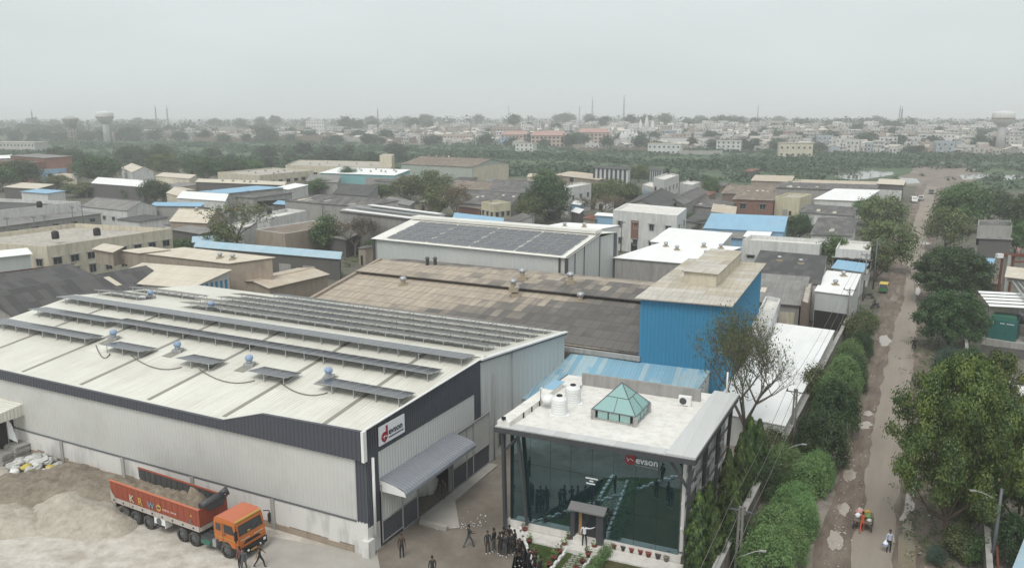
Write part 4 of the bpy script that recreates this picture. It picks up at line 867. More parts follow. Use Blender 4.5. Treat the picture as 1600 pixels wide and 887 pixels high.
# ------------------------------------------------------------------ the industrial quarter
def bld(label, A, B, C, z, roof, wm, rm, name='factory_shed', cat='shed', win=(), vents=(), doors=(), over=0.35, plinth=None, stripes=None, base=0.0, cap=None, lights=0):
    """building whose roof corners near-left, near-right, far-right are seen at photo pixels A, B, C at height z"""
    k_ = roof[0]; dz_ = roof[-1]
    za = z+dz_ if k_ == 'flat' else z; zb = z+dz_ if k_ in ('flat', 'monox') else z; zc = z+dz_ if k_ in ('flat', 'mono', 'monox') else z
    a, b, c = G(*A, za), G(*B, zb), G(*C, zc)
    a.z = b.z = c.z = z
    d = a + c - b; zz = V((0, 0, 1))
    ex, ey = b-a, c-b; Lx, Ly = ex.length, ey.length; ux, uy = ex/Lx, ey/Ly
    o = V((a.x, a.y, base))
    root = thing(name, label, cat, o); W = dict(parent=root, world=True)
    def Pt(u, v, h): return V((a.x, a.y, 0)) + ux*u + uy*v + zz*h
    outx = V((ex.y, -ex.x, 0)).normalized(); outy = ux - outx*ux.dot(outx); outy = V((uy.y, -uy.x, 0)); outy = outy if outy.dot(ux) > 0 else -outy
    kind = roof[0]; dz = roof[-1]
    hc = [z, z, z, z]
    if kind == 'mono': hc = [z, z, z+dz, z+dz]
    if kind == 'monox': hc = [z, z+dz, z+dz, z]
    wt = 0.0
    m = MB()
    def wall(p, q, hp, hq, peak=None):
        pts = [p+zz*base-zz*p.z, q+zz*base-zz*q.z, V((q.x, q.y, hq)), V((p.x, p.y, hp))]
        if peak: pts.insert(3, V(((p.x+q.x)/2, (p.y+q.y)/2, peak)))
        m.poly(pts)
    pk = z+dz-0.08
    eps = 0.06
    e_ = [h-eps for h in hc]
    if kind == 'flat': e_ = [z+dz]*4
    wall(a, b, e_[0], e_[1], pk if kind == 'gabley' else None); wall(b, c, e_[1], e_[2], pk if kind == 'gablex' else None)
    wall(c, d, e_[2], e_[3], pk if kind == 'gabley' else None); wall(d, a, e_[3], e_[0], pk if kind == 'gablex' else None)
    m.build('wall', M[wm], **W)
    m = MB(); th = 0.09
    def sheet(p, q, r_, s_, mi=0):
        n_ = (q-p).cross(s_-p).normalized(); n_ = n_ if n_.z > 0 else -n_
        m.poly([p, q, r_, s_], mi); lo = [x-n_*th for x in (p, q, r_, s_)]
        m.poly(lo[::-1], mi); top = [p, q, r_, s_]
        for i in range(4): m.poly([lo[i], lo[(i+1) % 4], top[(i+1) % 4], top[i]], mi)
    v_ = over
    if kind == 'flat':
        m.poly([Pt(0.25, 0.25, z), Pt(Lx-0.25, 0.25, z), Pt(Lx-0.25, Ly-0.25, z), Pt(0.25, Ly-0.25, z)])
        m.build('roof', M[rm], **W)
        if dz > 0.05:
            m = MB(); w = 0.22
            for p, q, inw in ((Pt(0, 0, 0), Pt(Lx, 0, 0), uy), (Pt(Lx, 0, 0), Pt(Lx, Ly, 0), -ux), (Pt(Lx, Ly, 0), Pt(0, Ly, 0), -uy), (Pt(0, Ly, 0), Pt(0, 0, 0), ux)):
                m.poly([p+zz*(z+dz), q+zz*(z+dz), q+inw*w+zz*(z+dz), p+inw*w+zz*(z+dz)]); m.poly([p+inw*w+zz*(z+dz), q+inw*w+zz*(z+dz), q+inw*w+zz*(z-0.05), p+inw*w+zz*(z-0.05)])
            m.build('parapet', M[cap or wm], **W)
    elif kind in ('mono', 'monox'):
        if kind == 'mono':
            k = dz/Ly; sheet(Pt(-v_, -v_, z-k*v_), Pt(Lx+v_, -v_, z-k*v_), Pt(Lx+v_, Ly+v_, z+dz+k*v_), Pt(-v_, Ly+v_, z+dz+k*v_))
        else:
            k = dz/Lx; sheet(Pt(-v_, Ly+v_, z-k*v_), Pt(-v_, -v_, z-k*v_), Pt(Lx+v_, -v_, z+dz+k*v_), Pt(Lx+v_, Ly+v_, z+dz+k*v_))
        m.build('roof', M[rm], **W)
    elif kind == 'gablex':                                      # ridge runs along the near edge
        k = dz/(Ly/2)
        sheet(Pt(-v_, -v_, z-k*v_), Pt(Lx+v_, -v_, z-k*v_), Pt(Lx+v_, Ly/2, z+dz), Pt(-v_, Ly/2, z+dz))
        sheet(Pt(Lx+v_, Ly+v_, z-k*v_), Pt(-v_, Ly+v_, z-k*v_), Pt(-v_, Ly/2, z+dz), Pt(Lx+v_, Ly/2, z+dz))
        m.build('roof', M[rm], **W)
        r_ = MB(); r_.bar(Pt(-v_, Ly/2, z+dz+0.03), Pt(Lx+v_, Ly/2, z+dz+0.03), 0.45, 0.1); r_.build('ridge_cap', M[cap or rm], **W)
    elif kind == 'gabley':
        k = dz/(Lx/2)
        sheet(Pt(-v_, Ly+v_, z-k*v_), Pt(-v_, -v_, z-k*v_), Pt(Lx/2, -v_, z+dz), Pt(Lx/2, Ly+v_, z+dz))
        sheet(Pt(Lx+v_, -v_, z-k*v_), Pt(Lx+v_, Ly+v_, z-k*v_), Pt(Lx/2, Ly+v_, z+dz), Pt(Lx/2, -v_, z+dz))
        m.build('roof', M[rm], **W)
        r_ = MB(); r_.bar(Pt(Lx/2, -v_, z+dz+0.03), Pt(Lx/2, Ly+v_, z+dz+0.03), 0.45, 0.1); r_.build('ridge_cap', M[cap or rm], **W)
    def rz(u, v):
        if kind == 'flat': return z
        if kind == 'mono': return z+dz*v/Ly
        if kind == 'monox': return z+dz*u/Lx
        if kind == 'gablex': return z+dz*(1-abs(v-Ly/2)/(Ly/2))
        return z+dz*(1-abs(u-Lx/2)/(Lx/2))
    for fu, fv in vents:
        u, v = fu*Lx, fv*Ly; mm = MB(); vent_mesh(mm, Pt(u, v, rz(u, v)), 0.36, 0.5); mm.build('roof_vent', [M['galv'], M['vent_tan']], **W)
    if lights and kind != 'flat':
        rr = random.Random(len(label)*7)
        for q in range(lights):
            u = rr.uniform(0.08, 0.9)*Lx; v = rr.uniform(0.08, 0.38)*Ly; s1 = min(0.9, Lx*0.04+0.5); s2 = 2.2
            if v+s2 > Ly*0.5 and kind == 'gablex': v = Ly*0.5-s2-0.2
            if v < 0: continue
            mm = MB(); mm.poly([Pt(u, v, rz(u, v)+0.04), Pt(u+s1, v, rz(u+s1, v)+0.04), Pt(u+s1, v+s2, rz(u+s1, v+s2)+0.04), Pt(u, v+s2, rz(u, v+s2)+0.04)]); mm.build('roof_light', M['roof_cream'], **W)
    faces = {'f': (Pt(0, 0, 0), ux, Lx, outx), 'r': (Pt(Lx, 0, 0), uy, Ly, outy), 'l': (Pt(0, Ly, 0), -uy, Ly, -outy)}
    for face, n, w, h, sill in win:
        p0, e, L, out = faces[face]
        for i in range(n):
            u = L*(i+0.5)/n - w/2
            fm = MB(); q = p0+e*u+zz*(sill+base)+out*0.01
            f_ = 0.10
            for (x, y, ww, hh) in ((0, 0, w, f_), (0, h-f_, w, f_), (0, f_, f_, h-2*f_), (w-f_, f_, f_, h-2*f_), (w/2-f_/3, f_, f_*0.66, h-2*f_)):
                fm.box6(q+e*x+zz*y, e*ww, out*0.08, zz*hh)
            if h < 2 and w < 3: fm.box6(q-e*0.15+zz*(h+0.1), e*(w+0.3), out*0.5, zz*0.08)
            fo = fm.build('window', M['frame_grey'], **W)
            pm = MB(); pm.box6(q+e*f_+zz*f_, e*(w-2*f_), out*0.03, zz*(h-2*f_)); pm.build('pane', M['glass_dark'], fo, True)
    for face, f0, f1, z0, z1, mt in doors:
        p0, e, L, out = faces[face]
        dm = MB(); dm.box6(p0+e*(L*f0)+zz*(z0+base)+out*0.01, e*(L*(f1-f0)), out*0.05, zz*(z1-z0)); dm.build('door' if mt != 'opening_shade' else 'doorway_shade', M[mt], **W)  # near-black ones are solid panels painted as the shade inside an open side
    if stripes:
        face, mt, z0, z1, n = stripes; p0, e, L, out = faces[face]; sm = MB()
        for i in range(n):
            w = L/n; sm.box6(p0+e*(w*i)+zz*z0+out*0.01, e*(w*0.5), out*0.03, zz*(z1-z0))
        sm.build('wall_stripe', M[mt], **W)
    return root, Pt, Lx, Ly, rz

def m_oldroof(name='roof_old', kx=1/30.0, ky=1/13.0):
    t = NT(name); uv = t.uv(); p = t.obj(); cv = t.n('VectorMath', {0: uv, 1: (1.05, 2.2, 1)}, operation='SNAP').outputs[0]
    wn = t.n('TexWhiteNoise', {'Vector': cv}, noise_dimensions='2D').outputs['Value']; s_ = t.n('SeparateXYZ', {0: cv}); x, y = s_.outputs[0], s_.outputs[1]
    w = t.math('ADD', t.math('SUBTRACT', t.math('MULTIPLY', x, kx), t.math('MULTIPLY', y, ky)), t.math('MULTIPLY', t.math('SUBTRACT', wn, 0.5), 0.36))
    w = t.math('ADD', w, t.math('MULTIPLY', t.math('SUBTRACT', t.noise(p, 0.13, 4), 0.5), 0.9))
    col = t.ramp(w, [(0.0, (0.50, 0.425, 0.34)), (0.22, (0.42, 0.36, 0.29)), (0.36, (0.24, 0.215, 0.19)), (0.5, (0.155, 0.146, 0.138)), (0.8, (0.105, 0.102, 0.10)), (1.0, (0.15, 0.143, 0.137))])
    st = t.noise(t.scale(uv, (3.0, 0.2, 1)), 1.3, 5); col = t.mix(t.math('MULTIPLY', thr(t, st, 0.40, 0.72), 0.55), col, (0.15, 0.135, 0.12, 1)); col = t.mix(t.math('MULTIPLY', thr(t, t.noise(p, 0.5, 6, 0.7), 0.45, 0.7), 0.4), col, (0.20, 0.175, 0.15, 1))
    q = t.n('SeparateXYZ', {0: uv}); a = t.math('LESS_THAN', t.math('FRACT', t.math('DIVIDE', q.outputs[1], 2.2)), 0.05); b = t.math('LESS_THAN', t.math('FRACT', t.math('DIVIDE', q.outputs[0], 1.05)), 0.08)
    col = t.mix(t.math('MAXIMUM', t.math('MULTIPLY', a, 0.65), t.math('MULTIPLY', b, 0.4)), col, (0.07, 0.06, 0.055, 1))
    wv = t.n('TexWave', {'Vector': uv, 'Scale': 0.3142/0.21, 'Distortion': 0.0, 'Detail': 0.0}, wave_type='BANDS', bands_direction='X').outputs['Fac']
    return t.princ(col, 0.9, 0, 0.2, t.bump(wv, 0.04, 1.0))
M['roof_old'] = m_oldroof(); M['roof_cap'] = m_oldroof('roof_cap', 1/75.0, 1/40.0)
# --- big brown-roofed shed behind the factory: low slope, then a raised cap along the ridge
E27 = V((math.cos(R(-26.6)), math.sin(R(-26.6)), 0)); N27 = V((-E27.y, E27.x, 0))
bo = V((13.4, 79.4, 0))                                         # right end of the near eave
br = thing('factory_shed', 'large old shed with tan to black sheet roof and raised ridge cap behind the factory', 'shed', bo)
W = dict(parent=br, world=True)
def BP(u, v, z): return bo - E27*u + N27*v + V((0, 0, z))
BL = 45.5
m = MB(); m.poly([BP(BL, 0, 6.0), BP(-0.2, 0, 6.0), BP(-0.2, 13.3, 8.3), BP(BL, 13.3, 8.3)]); m.poly([BP(BL, -0.2, 5.9), BP(-0.2, -0.2, 5.9), BP(-0.2, 13.3, 8.2), BP(BL, 13.3, 8.2)][::-1]); m.build('roof', M['roof_old'], **W)
m = MB()
m.poly([BP(BL+0.4, 12.2, 8.62), BP(-0.4, 12.2, 8.62), BP(-0.4, 18.3, 9.25), BP(BL+0.4, 18.3, 9.25)]); m.poly([BP(-0.4, 25, 8.3), BP(BL+0.4, 25, 8.3), BP(BL+0.4, 18.3, 9.25), BP(-0.4, 18.3, 9.25)])
m.poly([BP(BL+0.4, 12.2, 8.62), BP(-0.4, 12.2, 8.62), BP(-0.4, 12.2, 8.52), BP(BL+0.4, 12.2, 8.52)][::-1])
m.build('ridge_roof', M['roof_cap'], **W)
m = MB(); m.poly([BP(-0.4, 25, 8.3), BP(BL, 25, 8.3), BP(BL, 36, 6.0), BP(-0.4, 36, 6.0)][::-1]); m.build('rear_roof', M['roof_mixed'], **W)
m = MB()
m.poly([BP(BL, 0.3, 0), BP(0, 0.3, 0), BP(0, 0.3, 5.95), BP(BL, 0.3, 5.95)]); m.poly([BP(0, 0.3, 0), BP(0, 36, 0), BP(0, 36, 5.9), BP(0, 18.3, 9.15), BP(0, 0.3, 5.95)]); m.poly([BP(BL, 36, 0), BP(BL, 0.3, 0), BP(BL, 0.3, 5.95), BP(BL, 18.3, 9.15), BP(BL, 36, 5.9)]); m.poly([BP(0, 36, 0), BP(BL, 36, 0), BP(BL, 36, 5.9), BP(0, 36, 5.9)])
m.build('wall', M['wall_grey'], **W)
m = MB(); m.box6(BP(12, -0.35, 5.3), E27*12, -N27*0.3, (0, 0, 0.5)); m.build('gutter_beam', M['concrete'], **W)
m = MB(); m.bar(BP(BL+0.3, 0, 6.15), BP(BL+0.3, 18.3, 9.4), 0.5, 0.25); m.build('gable_coping', M['wall_tan'], **W)
for px, py, z in ((630, 447, 7.6), (806, 462, 7.9), (907, 473, 7.7), (816, 435, 9.1), (891, 441, 9.15), (802, 452, 8.75)):
    p = G(px, py, z); m = MB(); vent_mesh(m, p, 0.45, 0.6, base=0.75); m.build('roof_vent', [M['galv'], M['vent_tan']], **W)
for px, py, z in ((668, 414, 9.2), (680, 414, 9.2)):
    m = MB(); p = G(px, py, z); m.lathe([(0.25, -0.3), (0.25, 0.9), (0.4, 0.95), (0.1, 1.25)], p, 10); m.build('chimney_cowl', M['steel_grey'], **W)
# --- blue tower
M['tower_blue'] = m_sheet('tower_blue', (0.042, 0.215, 0.365, 1), var=0.07, damt=0.10, dirt=(0.07, 0.20, 0.30, 1), cell=(1.0, 14.0), lines=0.15, rough=0.6, rib=0.0)
M['tile_cream'] = m_sheet('tile_cream', (0.50, 0.45, 0.36, 1), alt=(0.60, 0.57, 0.53, 1), frac=0.45, alt2=(0.50, 0.46, 0.40, 1), var=0.08, damt=0.4, dirt=(0.20, 0.17, 0.13, 1), cell=(2.1, 2.1), lines=0.8, rough=0.8)
ta, tb, tc = G(996, 465, 12), G(1141, 477, 12), G(1194, 411, 12)
tw = thing('factory_tower', 'tall bright blue sheet metal tower with a cream tiled flat roof', 'tower', (ta.x, ta.y, 0)); W = dict(parent=tw, world=True)
tx = (tb-ta); ty = (tc-tb); LX, LY = tx.length, ty.length; tx /= LX; ty /= LY
def TP(u, v, z): return V((ta.x, ta.y, z)) + tx*u + ty*v
ox = V((tx.y, -tx.x, 0)); oy = V((ty.y, -ty.x, 0))
m = MB(); ribs(m, TP(0.25, 0.3, 0), tx, LX-0.5, up(0), up(11.85), ox, 0.4, 0.05); ribs(m, TP(LX-0.25, 0.3, 0), ty, LY-0.5, up(0), up(11.85), oy, 0.4, 0.05)
m.poly([TP(0.25, LY-0.2, 0), TP(0.25, 0.3, 0), TP(0.25, 0.3, 11.85), TP(0.25, LY-0.2, 11.85)]); m.poly([TP(LX-0.25, LY-0.2, 0), TP(0.25, LY-0.2, 0), TP(0.25, LY-0.2, 11.85), TP(LX-0.25, LY-0.2, 11.85)])
m.build('wall', M['tower_blue'], **W)
m = MB(); m.box6(TP(-0.25, -0.25, 11.87), tx*(LX+0.5), ty*(LY+0.3), (0, 0, 0.13)); m.build('roof', M['tile_cream'], **W)
pa, pb, pc = G(1065, 424, 13.3), G(1122, 430, 13.3), G(1160, 394, 13.3)
m = MB(); m.box6(V((pa.x, pa.y, 12.0))+tx*0.2+ty*0.2, (pb-pa)-tx*0.4, (pc-pb), (0, 0, 1.28)); ph = m.build('penthouse', M['wall_cream'], **W)
m = MB(); m.box6(V((pa.x, pa.y, 13.29)), pb-pa, (pc-pb)+ty*0.4, (0, 0, 0.09)); m.build('penthouse_roof', M['tile_cream'], ph, True)
# --- solar shed
sa, sb_, = G(583, 372, 9.5), G(885, 402, 9.5); se = (sb_-sa).normalized(); sn = V((-se.y, se.x, 0)); SL = (sb_-sa).length
so = V((sb_.x, sb_.y, 0))
sh = thing('factory_shed', 'tall pale grey shed with a dark grid of solar panels on its roof', 'shed', so); W = dict(parent=sh, world=True)
def SHP(u, v, z): return so - se*u + sn*v + V((0, 0, z))
SWD = 11.5; SDZ = 2.1
m = MB(); ribs(m, SHP(SL, 0.2, 0), se, SL, up(0), up(9.35), -sn, 1.1, 0.04)
ribs(m, SHP(0, 0.2, 0), sn, SWD, up(0), lambda t: 9.35+SDZ*t/SWD, se, 1.1, 0.04); ribs(m, SHP(0, SWD+0.2, 0), sn, 6, up(0), up(11.0), se, 1.1, 0.04)
m.poly([SHP(SL, 18, 0), SHP(SL, 0.2, 0), SHP(SL, 0.2, 9.35), SHP(SL, SWD, 11.4), SHP(SL, 18, 11)]); m.poly([SHP(0, 18, 0), SHP(SL, 18, 0), SHP(SL, 18, 11), SHP(0, 18, 11)])
m.build('wall', M['wall_metal'], **W)
m = MB(); m.poly([SHP(SL+0.3, -0.3, 9.42), SHP(-0.3, -0.3, 9.42), SHP(-0.3, SWD, 9.5+SDZ), SHP(SL+0.3, SWD, 9.5+SDZ)]); m.poly([SHP(SL+0.3, SWD, 11.6), SHP(-0.3, SWD, 11.6), SHP(-0.3, 18.2, 11.0), SHP(SL+0.3, 18.2, 11.0)]); m.build('roof', M['roof_white'], **W)
m = MB(); m.box6(SHP(SL, SWD-0.9, 11.62), se*(SL-0.2), sn*2.4, (0, 0, 0.5)); m.build('ridge_monitor', M['roof_white'], **W)
m = MB(); m.bar(SHP(0.0, 0.05, 0), SHP(0.0, 0.05, 9.4), 0.5); m.build('corner_trim', M['steel_dark'], **W)
m = MB(); m.bar(SHP(1.2, 0.1, 0), SHP(1.2, 0.1, 9.4), 0.3); m.build('corner_trim', M['steel_dark'], **W)
m = MB(); m.bar(SHP(-0.1, -0.2, 9.4), SHP(-0.1, SWD, 9.45+SDZ), 0.15, 0.3); m.build('rake_trim', M['steel_dark'], **W)
m = MB(); m.bar(SHP(SL-0.1, 0.05, 0), SHP(SL-0.1, 0.05, 9.4), 1.0, 0.3); m.build('corner_trim', M['steel_dark'], **W)
m = MB()
for v in (2.8, 6.0, 11.7): m.bar(SHP(-0.05, v, 0), SHP(-0.05, v, 9.4+SDZ*min(v, SWD)/SWD), 0.14)
m.bar(SHP(-0.08, 17.6, 0), SHP(-0.08, 17.6, 11), 0.6); m.build('wall_trim', M['steel_grey'], **W)
for r_ in range(4):
    v0 = 0.5+r_*2.45
    grp = thing('solar_panel_row', ['solar panel strip along the near eave of the tall pale grey shed', 'second solar panel strip up from the near eave of the tall pale grey shed', 'third solar panel strip up from the near eave of the tall pale grey shed', 'topmost solar panel strip just under the ridge of the tall pale grey shed'][r_], 'solar panels', SHP(SL/2, v0, 9.6), 0, 'solar strips on the pale grey shed')
    i = 0; u = 1.0
    while u < SL-2.4:
        if True:
            m = MB(); q = [SHP(u+2.0, v, 9.42+0.16+(9.5+SDZ-9.42)*(v+0.3)/(SWD+0.3)) for v in (v0, v0)] ; zf = lambda v: 9.42+0.16+(9.5+SDZ-9.42)*(v+0.3)/(SWD+0.3)
            a_, b_, c_, d_ = SHP(u+2.0, v0, zf(v0)), SHP(u+0.04, v0, zf(v0)), SHP(u+0.04, v0+2.05, zf(v0+2.05)), SHP(u+2.0, v0+2.05, zf(v0+2.05))
            m.box6(a_, b_-a_, d_-a_, (0, 0, -0.06), 1); k = V((0, 0, 0.005)); m.poly([a_.lerp(c_, 0.02)+k, b_.lerp(d_, 0.02)+k, c_.lerp(a_, 0.02)+k, d_.lerp(b_, 0.02)+k]); m.build('panel', [M['pv'], M['alu']], grp, True)
        u += 2.05
        if i % 4 == 3: u += 0.25
        i += 1

F = ('flat', 0.5)
# --- left and middle distance (label, near-left, near-right, far-right roof pixels, height, roof, wall, roofing)
bld('red brick factory hall with white streaks on its face, far left edge', (-20, 250), (50, 254), (106, 250), 9, ('flat', 0.4), 'brick_red', 'roof_grey', 'brick_building', 'building', win=(('r', 5, 2, 1.6, 4),))
bld('grey sheet roof standing above the red brick hall at far left', (16, 243), (70, 247), (112, 244), 11, ('mono', 0.6), 'brick_red', 'roof_grey')
bld('white roofed low shed at the far left edge behind green trees', (-25, 249), (16, 247), (18, 242), 7, ('mono', 0.5), 'wall_grey', 'roof_bright')
bld('low pale blue walled building under the red brick hall', (50, 263), (68, 265), (119, 261), 6, ('flat', 0.3), 'wall_blue', 'slab', 'building', 'building', win=(('r', 3, 2.4, 1.8, 2.5),))
bld('small shed with an orange tan awning roof below the blue wall', (84, 276), (120, 280), (116, 272), 3.5, ('mono', 0.6), 'wall_cream', 'roof_tan')
bld('open shed with a pale flat sheet roof among trees at left', (6, 292), (57, 295), (84, 288), 5, ('mono', 0.3), 'wall_dark', 'roof_cream')
bld('white cube building with a bright blue roof edge at left', (33, 299), (74, 302), (101, 298), 7.5, ('mono', 0.3), 'wall_white', 'roof_blue', 'building', 'building')
bld('long white walled building with a parapet and black roof at far left', (-220, 322), (-30, 331), (126, 315), 7, ('flat', 0.9), 'wall_white', 'roof_black', 'building', 'building')
bld('long low grey sheet roof in front of the long white wall', (-90, 350), (-30, 358), (157, 333), 5.9, ('monox', -0.9), 'wall_grey', 'roof_grey', win=(('r', 6, 1.6, 0.9, 3),))
bld('weathered grey gable shed with a white end wall at left', (127, 322), (198, 329), (244, 322), 5.5, ('gablex', 1.9), 'wall_white', 'roof_grey', win=(('f', 5, 1.2, 1.0, 2.4),), over=0.2)
bld('low dark roofed shed in front of the white gable end', (183, 342), (218, 346), (262, 339), 4.2, ('mono', 0.6), 'wall_white', 'roof_black')
bld('shed with a bright blue sloping roof left of the bare tree', (236, 321), (313, 322), (318, 317), 5.5, ('mono', 0.5), 'wall_grey', 'roof_blue')
bld('small gable shed with a cream sheet roof near the bare tree at left', (266, 345), (323, 348), (352, 338), 5, ('gablex', 2.3), 'wall_tan', 'roof_cream', vents=((0.5, 0.45),), over=0.3)
bld('low lean to with a worn grey roof below the cream gable shed', (269, 358), (313, 365), (338, 359), 4, ('mono', 0.5), 'wall_dark', 'roof_grey')
bld('tiny shed with a pale blue roof left of the bare tree', (302, 378), (348, 376), (348, 368), 3.5, ('mono', 0.6), 'wall_grey', 'roof_paleblue')
bld('long cream flat roofed building with a high parapet and dark windows, left side', (-90, 374), (73, 385), (268, 357), 6.2, ('flat', 0.9), 'wall_cream', 'slab', 'building', 'building', win=(('r', 8, 1.7, 1.3, 3.6), ('f', 6, 1.5, 1.3, 3.4), ('r', 8, 1.4, 1.6, 1.0), ('f', 6, 1.4, 1.6, 1.0)))
bld('white metal shed cut by the left picture edge', (-40, 405), (47, 396), (40, 388), 6.5, ('mono', 0.5), 'wall_metal', 'roof_bright')
bld('rusty red sheet roof at the left edge behind the black gables', (-30, 434), (84, 420), (112, 412), 5, ('mono', 0.7), 'wall_grey', 'roof_rust')
bld('farther of the two black sheet gable roofs at the left', (-40, 470), (152, 434), (108, 413), 5.8, ('mono', 1.5), 'wall_grey', 'roof_black')
bld('nearer of the two black sheet gable roofs at the left, just behind the white factory', (22, 492), (268, 442), (228, 417), 5.6, ('mono', 2.2), 'wall_grey', 'roof_black', lights=1)
bld('wide cream sheet roof with a striped end wall behind the black gables', (160, 437), (298, 449), (357, 422), 6.3, ('mono', 1.4), 'wall_metal', 'roof_cream', stripes=('r', 'tower_blue', 1.2, 6.4, 8))
bld('tan walled hall with a cream roof beyond the striped wall', (222, 395), (357, 411), (425, 402), 8.2, ('mono', 0.8), 'wall_tan', 'roof_cream', vents=((0.72, 0.4), (0.86, 0.4)), doors=(('r', 0.1, 0.3, 0.2, 3, 'opening_shade'),))
bld('first small tan monitor box on the cream roofs at left', (147, 388), (176, 393), (190, 386), 8.4, ('mono', 0.4), 'wall_tan', 'roof_cream', 'roof_monitor', 'roof monitor', base=6)
bld('second tan monitor box on the cream roofs, right of the first', (191, 391), (217, 395), (262, 390), 8.3, ('mono', 0.5), 'wall_tan', 'roof_cream', 'roof_monitor', 'roof monitor', base=6)
bld('rusty lean to roof between the black gable and the striped wall', (225, 458), (298, 464), (299, 455), 4.2, ('mono', 1.0), 'wall_dark', 'roof_rust')
bld('tan gable shed standing alone right of the tan walled hall', (374, 438), (421, 449), (512, 428), 5.2, ('gabley', 0.5), 'wall_tan', 'roof_tan', over=0.3)
bld('long low shed with a faded pale blue roof and dark arches in the centre left', (305, 384), (530, 403), (532, 395), 4.2, ('mono', 0.7), 'wall_dark', 'roof_paleblue', doors=(('f', 0.45, 0.52, 0, 2.2, 'wall_grey'), ('f', 0.6, 0.68, 0, 2.2, 'wall_grey'), ('f', 0.76, 0.84, 0, 2.2, 'wall_grey')))
bld('brown walled shed with a pale roof rim around a dark court, centre left', (398, 358), (445, 365), (538, 350), 5.2, ('flat', 0.15), 'wall_tan', 'roof_brown', cap='roof_bright')
bld('white parapet building behind the dark court, centre left', (388, 337), (421, 341), (479, 329), 5.5, ('flat', 0.9), 'wall_white', 'slab_pale', 'building', 'building', win=(('r', 4, 1.4, 1.1, 2.4),))
bld('long narrow bright blue lean to roof, centre left', (428, 318), (560, 327), (566, 322), 4.5, ('mono', 0.6), 'wall_dark', 'roof_blue')
bld('patched black and white sheet roof above the blue lean to', (445, 313), (565, 323), (622, 313), 6, ('mono', 1.6), 'wall_grey', 'roof_dark', lights=6)
bld('broad bright white flat roof left of centre', (277, 309), (351, 314), (356, 303), 6, ('mono', 0.6), 'wall_white', 'roof_bright', win=(('f', 4, 3, 1.8, 2),))
bld('sky blue sheet roof behind the broad white one', (311, 299), (353, 302), (442, 293), 6.5, ('mono', 0.7), 'wall_grey', 'roof_blue')
bld('dark sheet roof with a shadowed open side beside the sky blue roof', (366, 307), (395, 309), (456, 301), 6.3, ('mono', 0.8), 'wall_grey', 'roof_dark', doors=(('r', 0.1, 0.9, 3.6, 5.2, 'opening_shade'),))
bld('white lean to roof right of the sky blue roof', (430, 293), (450, 296), (481, 289), 6.5, ('mono', 0.5), 'wall_white', 'roof_bright', doors=(('r', 0.3, 0.7, 0.2, 2.6, 'opening_shade'),))
bld('long tan strip roof with little vents, left of centre far back', (306, 284), (444, 289), (446, 284), 6.5, ('mono', 0.6), 'wall_dark', 'roof_cream', vents=((0.3, 0.5), (0.42, 0.5), (0.55, 0.5), (0.62, 0.4), (0.68, 0.6)))
bld('pale slab roof shed far back left of the tan strip roof', (243, 275), (296, 279), (306, 273), 7, ('mono', 0.3), 'wall_cream', 'roof_cream', win=(('f', 5, 2, 1.0, 2.8),))
bld('cream gable house with a white end wall beside the big left tree', (190, 262), (206, 269), (240, 267), 6.5, ('gablex', 1.8), 'wall_white', 'roof_cream', over=0.2)
bld('large white flat roof behind dark trees at left', (143, 286), (224, 292), (229, 282), 5.5, ('mono', 0.5), 'wall_dark', 'roof_bright')
bld('cream walled shed with a pale gable roof left of the broad white roof', (260, 301), (279, 306), (305, 297), 5.5, ('gablex', 1.0), 'wall_cream', 'roof_cream', doors=(('f', 0.2, 0.7, 0.3, 3, 'wall_blue'),))
bld('long cream factory block with many small vents, upper centre left', (340, 269), (406, 274), (490, 266), 7.5, ('flat', 0.5), 'wall_cream', 'slab', 'building', 'building', win=(('r', 7, 2.2, 1.2, 4.4),), vents=((0.2, 0.4), (0.35, 0.6), (0.5, 0.3), (0.65, 0.6), (0.8, 0.4), (0.9, 0.7), (0.15, 0.75), (0.55, 0.8)))
bld('farther cream factory block with a vent dotted roof, upper centre', (446, 258), (611, 262), (614, 253), 7.5, ('flat', 0.4), 'wall_cream', 'slab', 'building', 'building', vents=((0.2, 0.4), (0.35, 0.6), (0.5, 0.3), (0.65, 0.6), (0.8, 0.4), (0.3, 0.3)), win=(('f', 12, 2, 0.9, 4),))
bld('small cream stair tower on the far cream factory block', (593, 243), (612, 244), (616, 241), 12, ('flat', 0.3), 'wall_cream', 'slab', 'stair_tower', 'tower')
bld('very large brown roofed hall with a pale gable end, upper centre', (627, 256), (738, 261), (795, 255), 9.5, ('gablex', 2.6), 'wall_green', 'roof_brown', vents=((0.12, 0.48), (0.25, 0.46), (0.36, 0.44)), doors=(('r', 0.02, 0.98, 0, 9.4, 'wall_cream'), ('r', 0.35, 0.6, 0.2, 4, 'wall_white')), over=0.3)
bld('bright white roof with rows of vents and a turquoise wall, upper centre', (500, 270), (616, 274), (640, 265), 7, ('mono', 0.9), 'wall_teal', 'roof_bright', vents=((0.35, 0.8), (0.45, 0.5), (0.58, 0.8), (0.6, 0.4), (0.72, 0.5), (0.85, 0.7), (0.8, 0.4), (0.92, 0.5)), doors=(('f', 0.62, 1.0, 0.1, 5.9, 'wall_grey'), ('r', 0.02, 0.98, 0.1, 6.3, 'wall_white')))
bld('small grey gable house under the turquoise wall', (478, 283), (527, 285), (532, 274), 5, ('mono', 1.5), 'wall_grey', 'roof_grey')
bld('dark grey gable roof below the small round tree, centre', (521, 302), (575, 306), (590, 290), 4.8, ('mono', 2.2), 'wall_grey', 'roof_black')
bld('grey concrete block wall building with striped sheets on its roof, centre', (531, 329), (676, 346), (695, 335), 9.0, ('mono', 0.7), 'wall_grey', 'roof_grey')
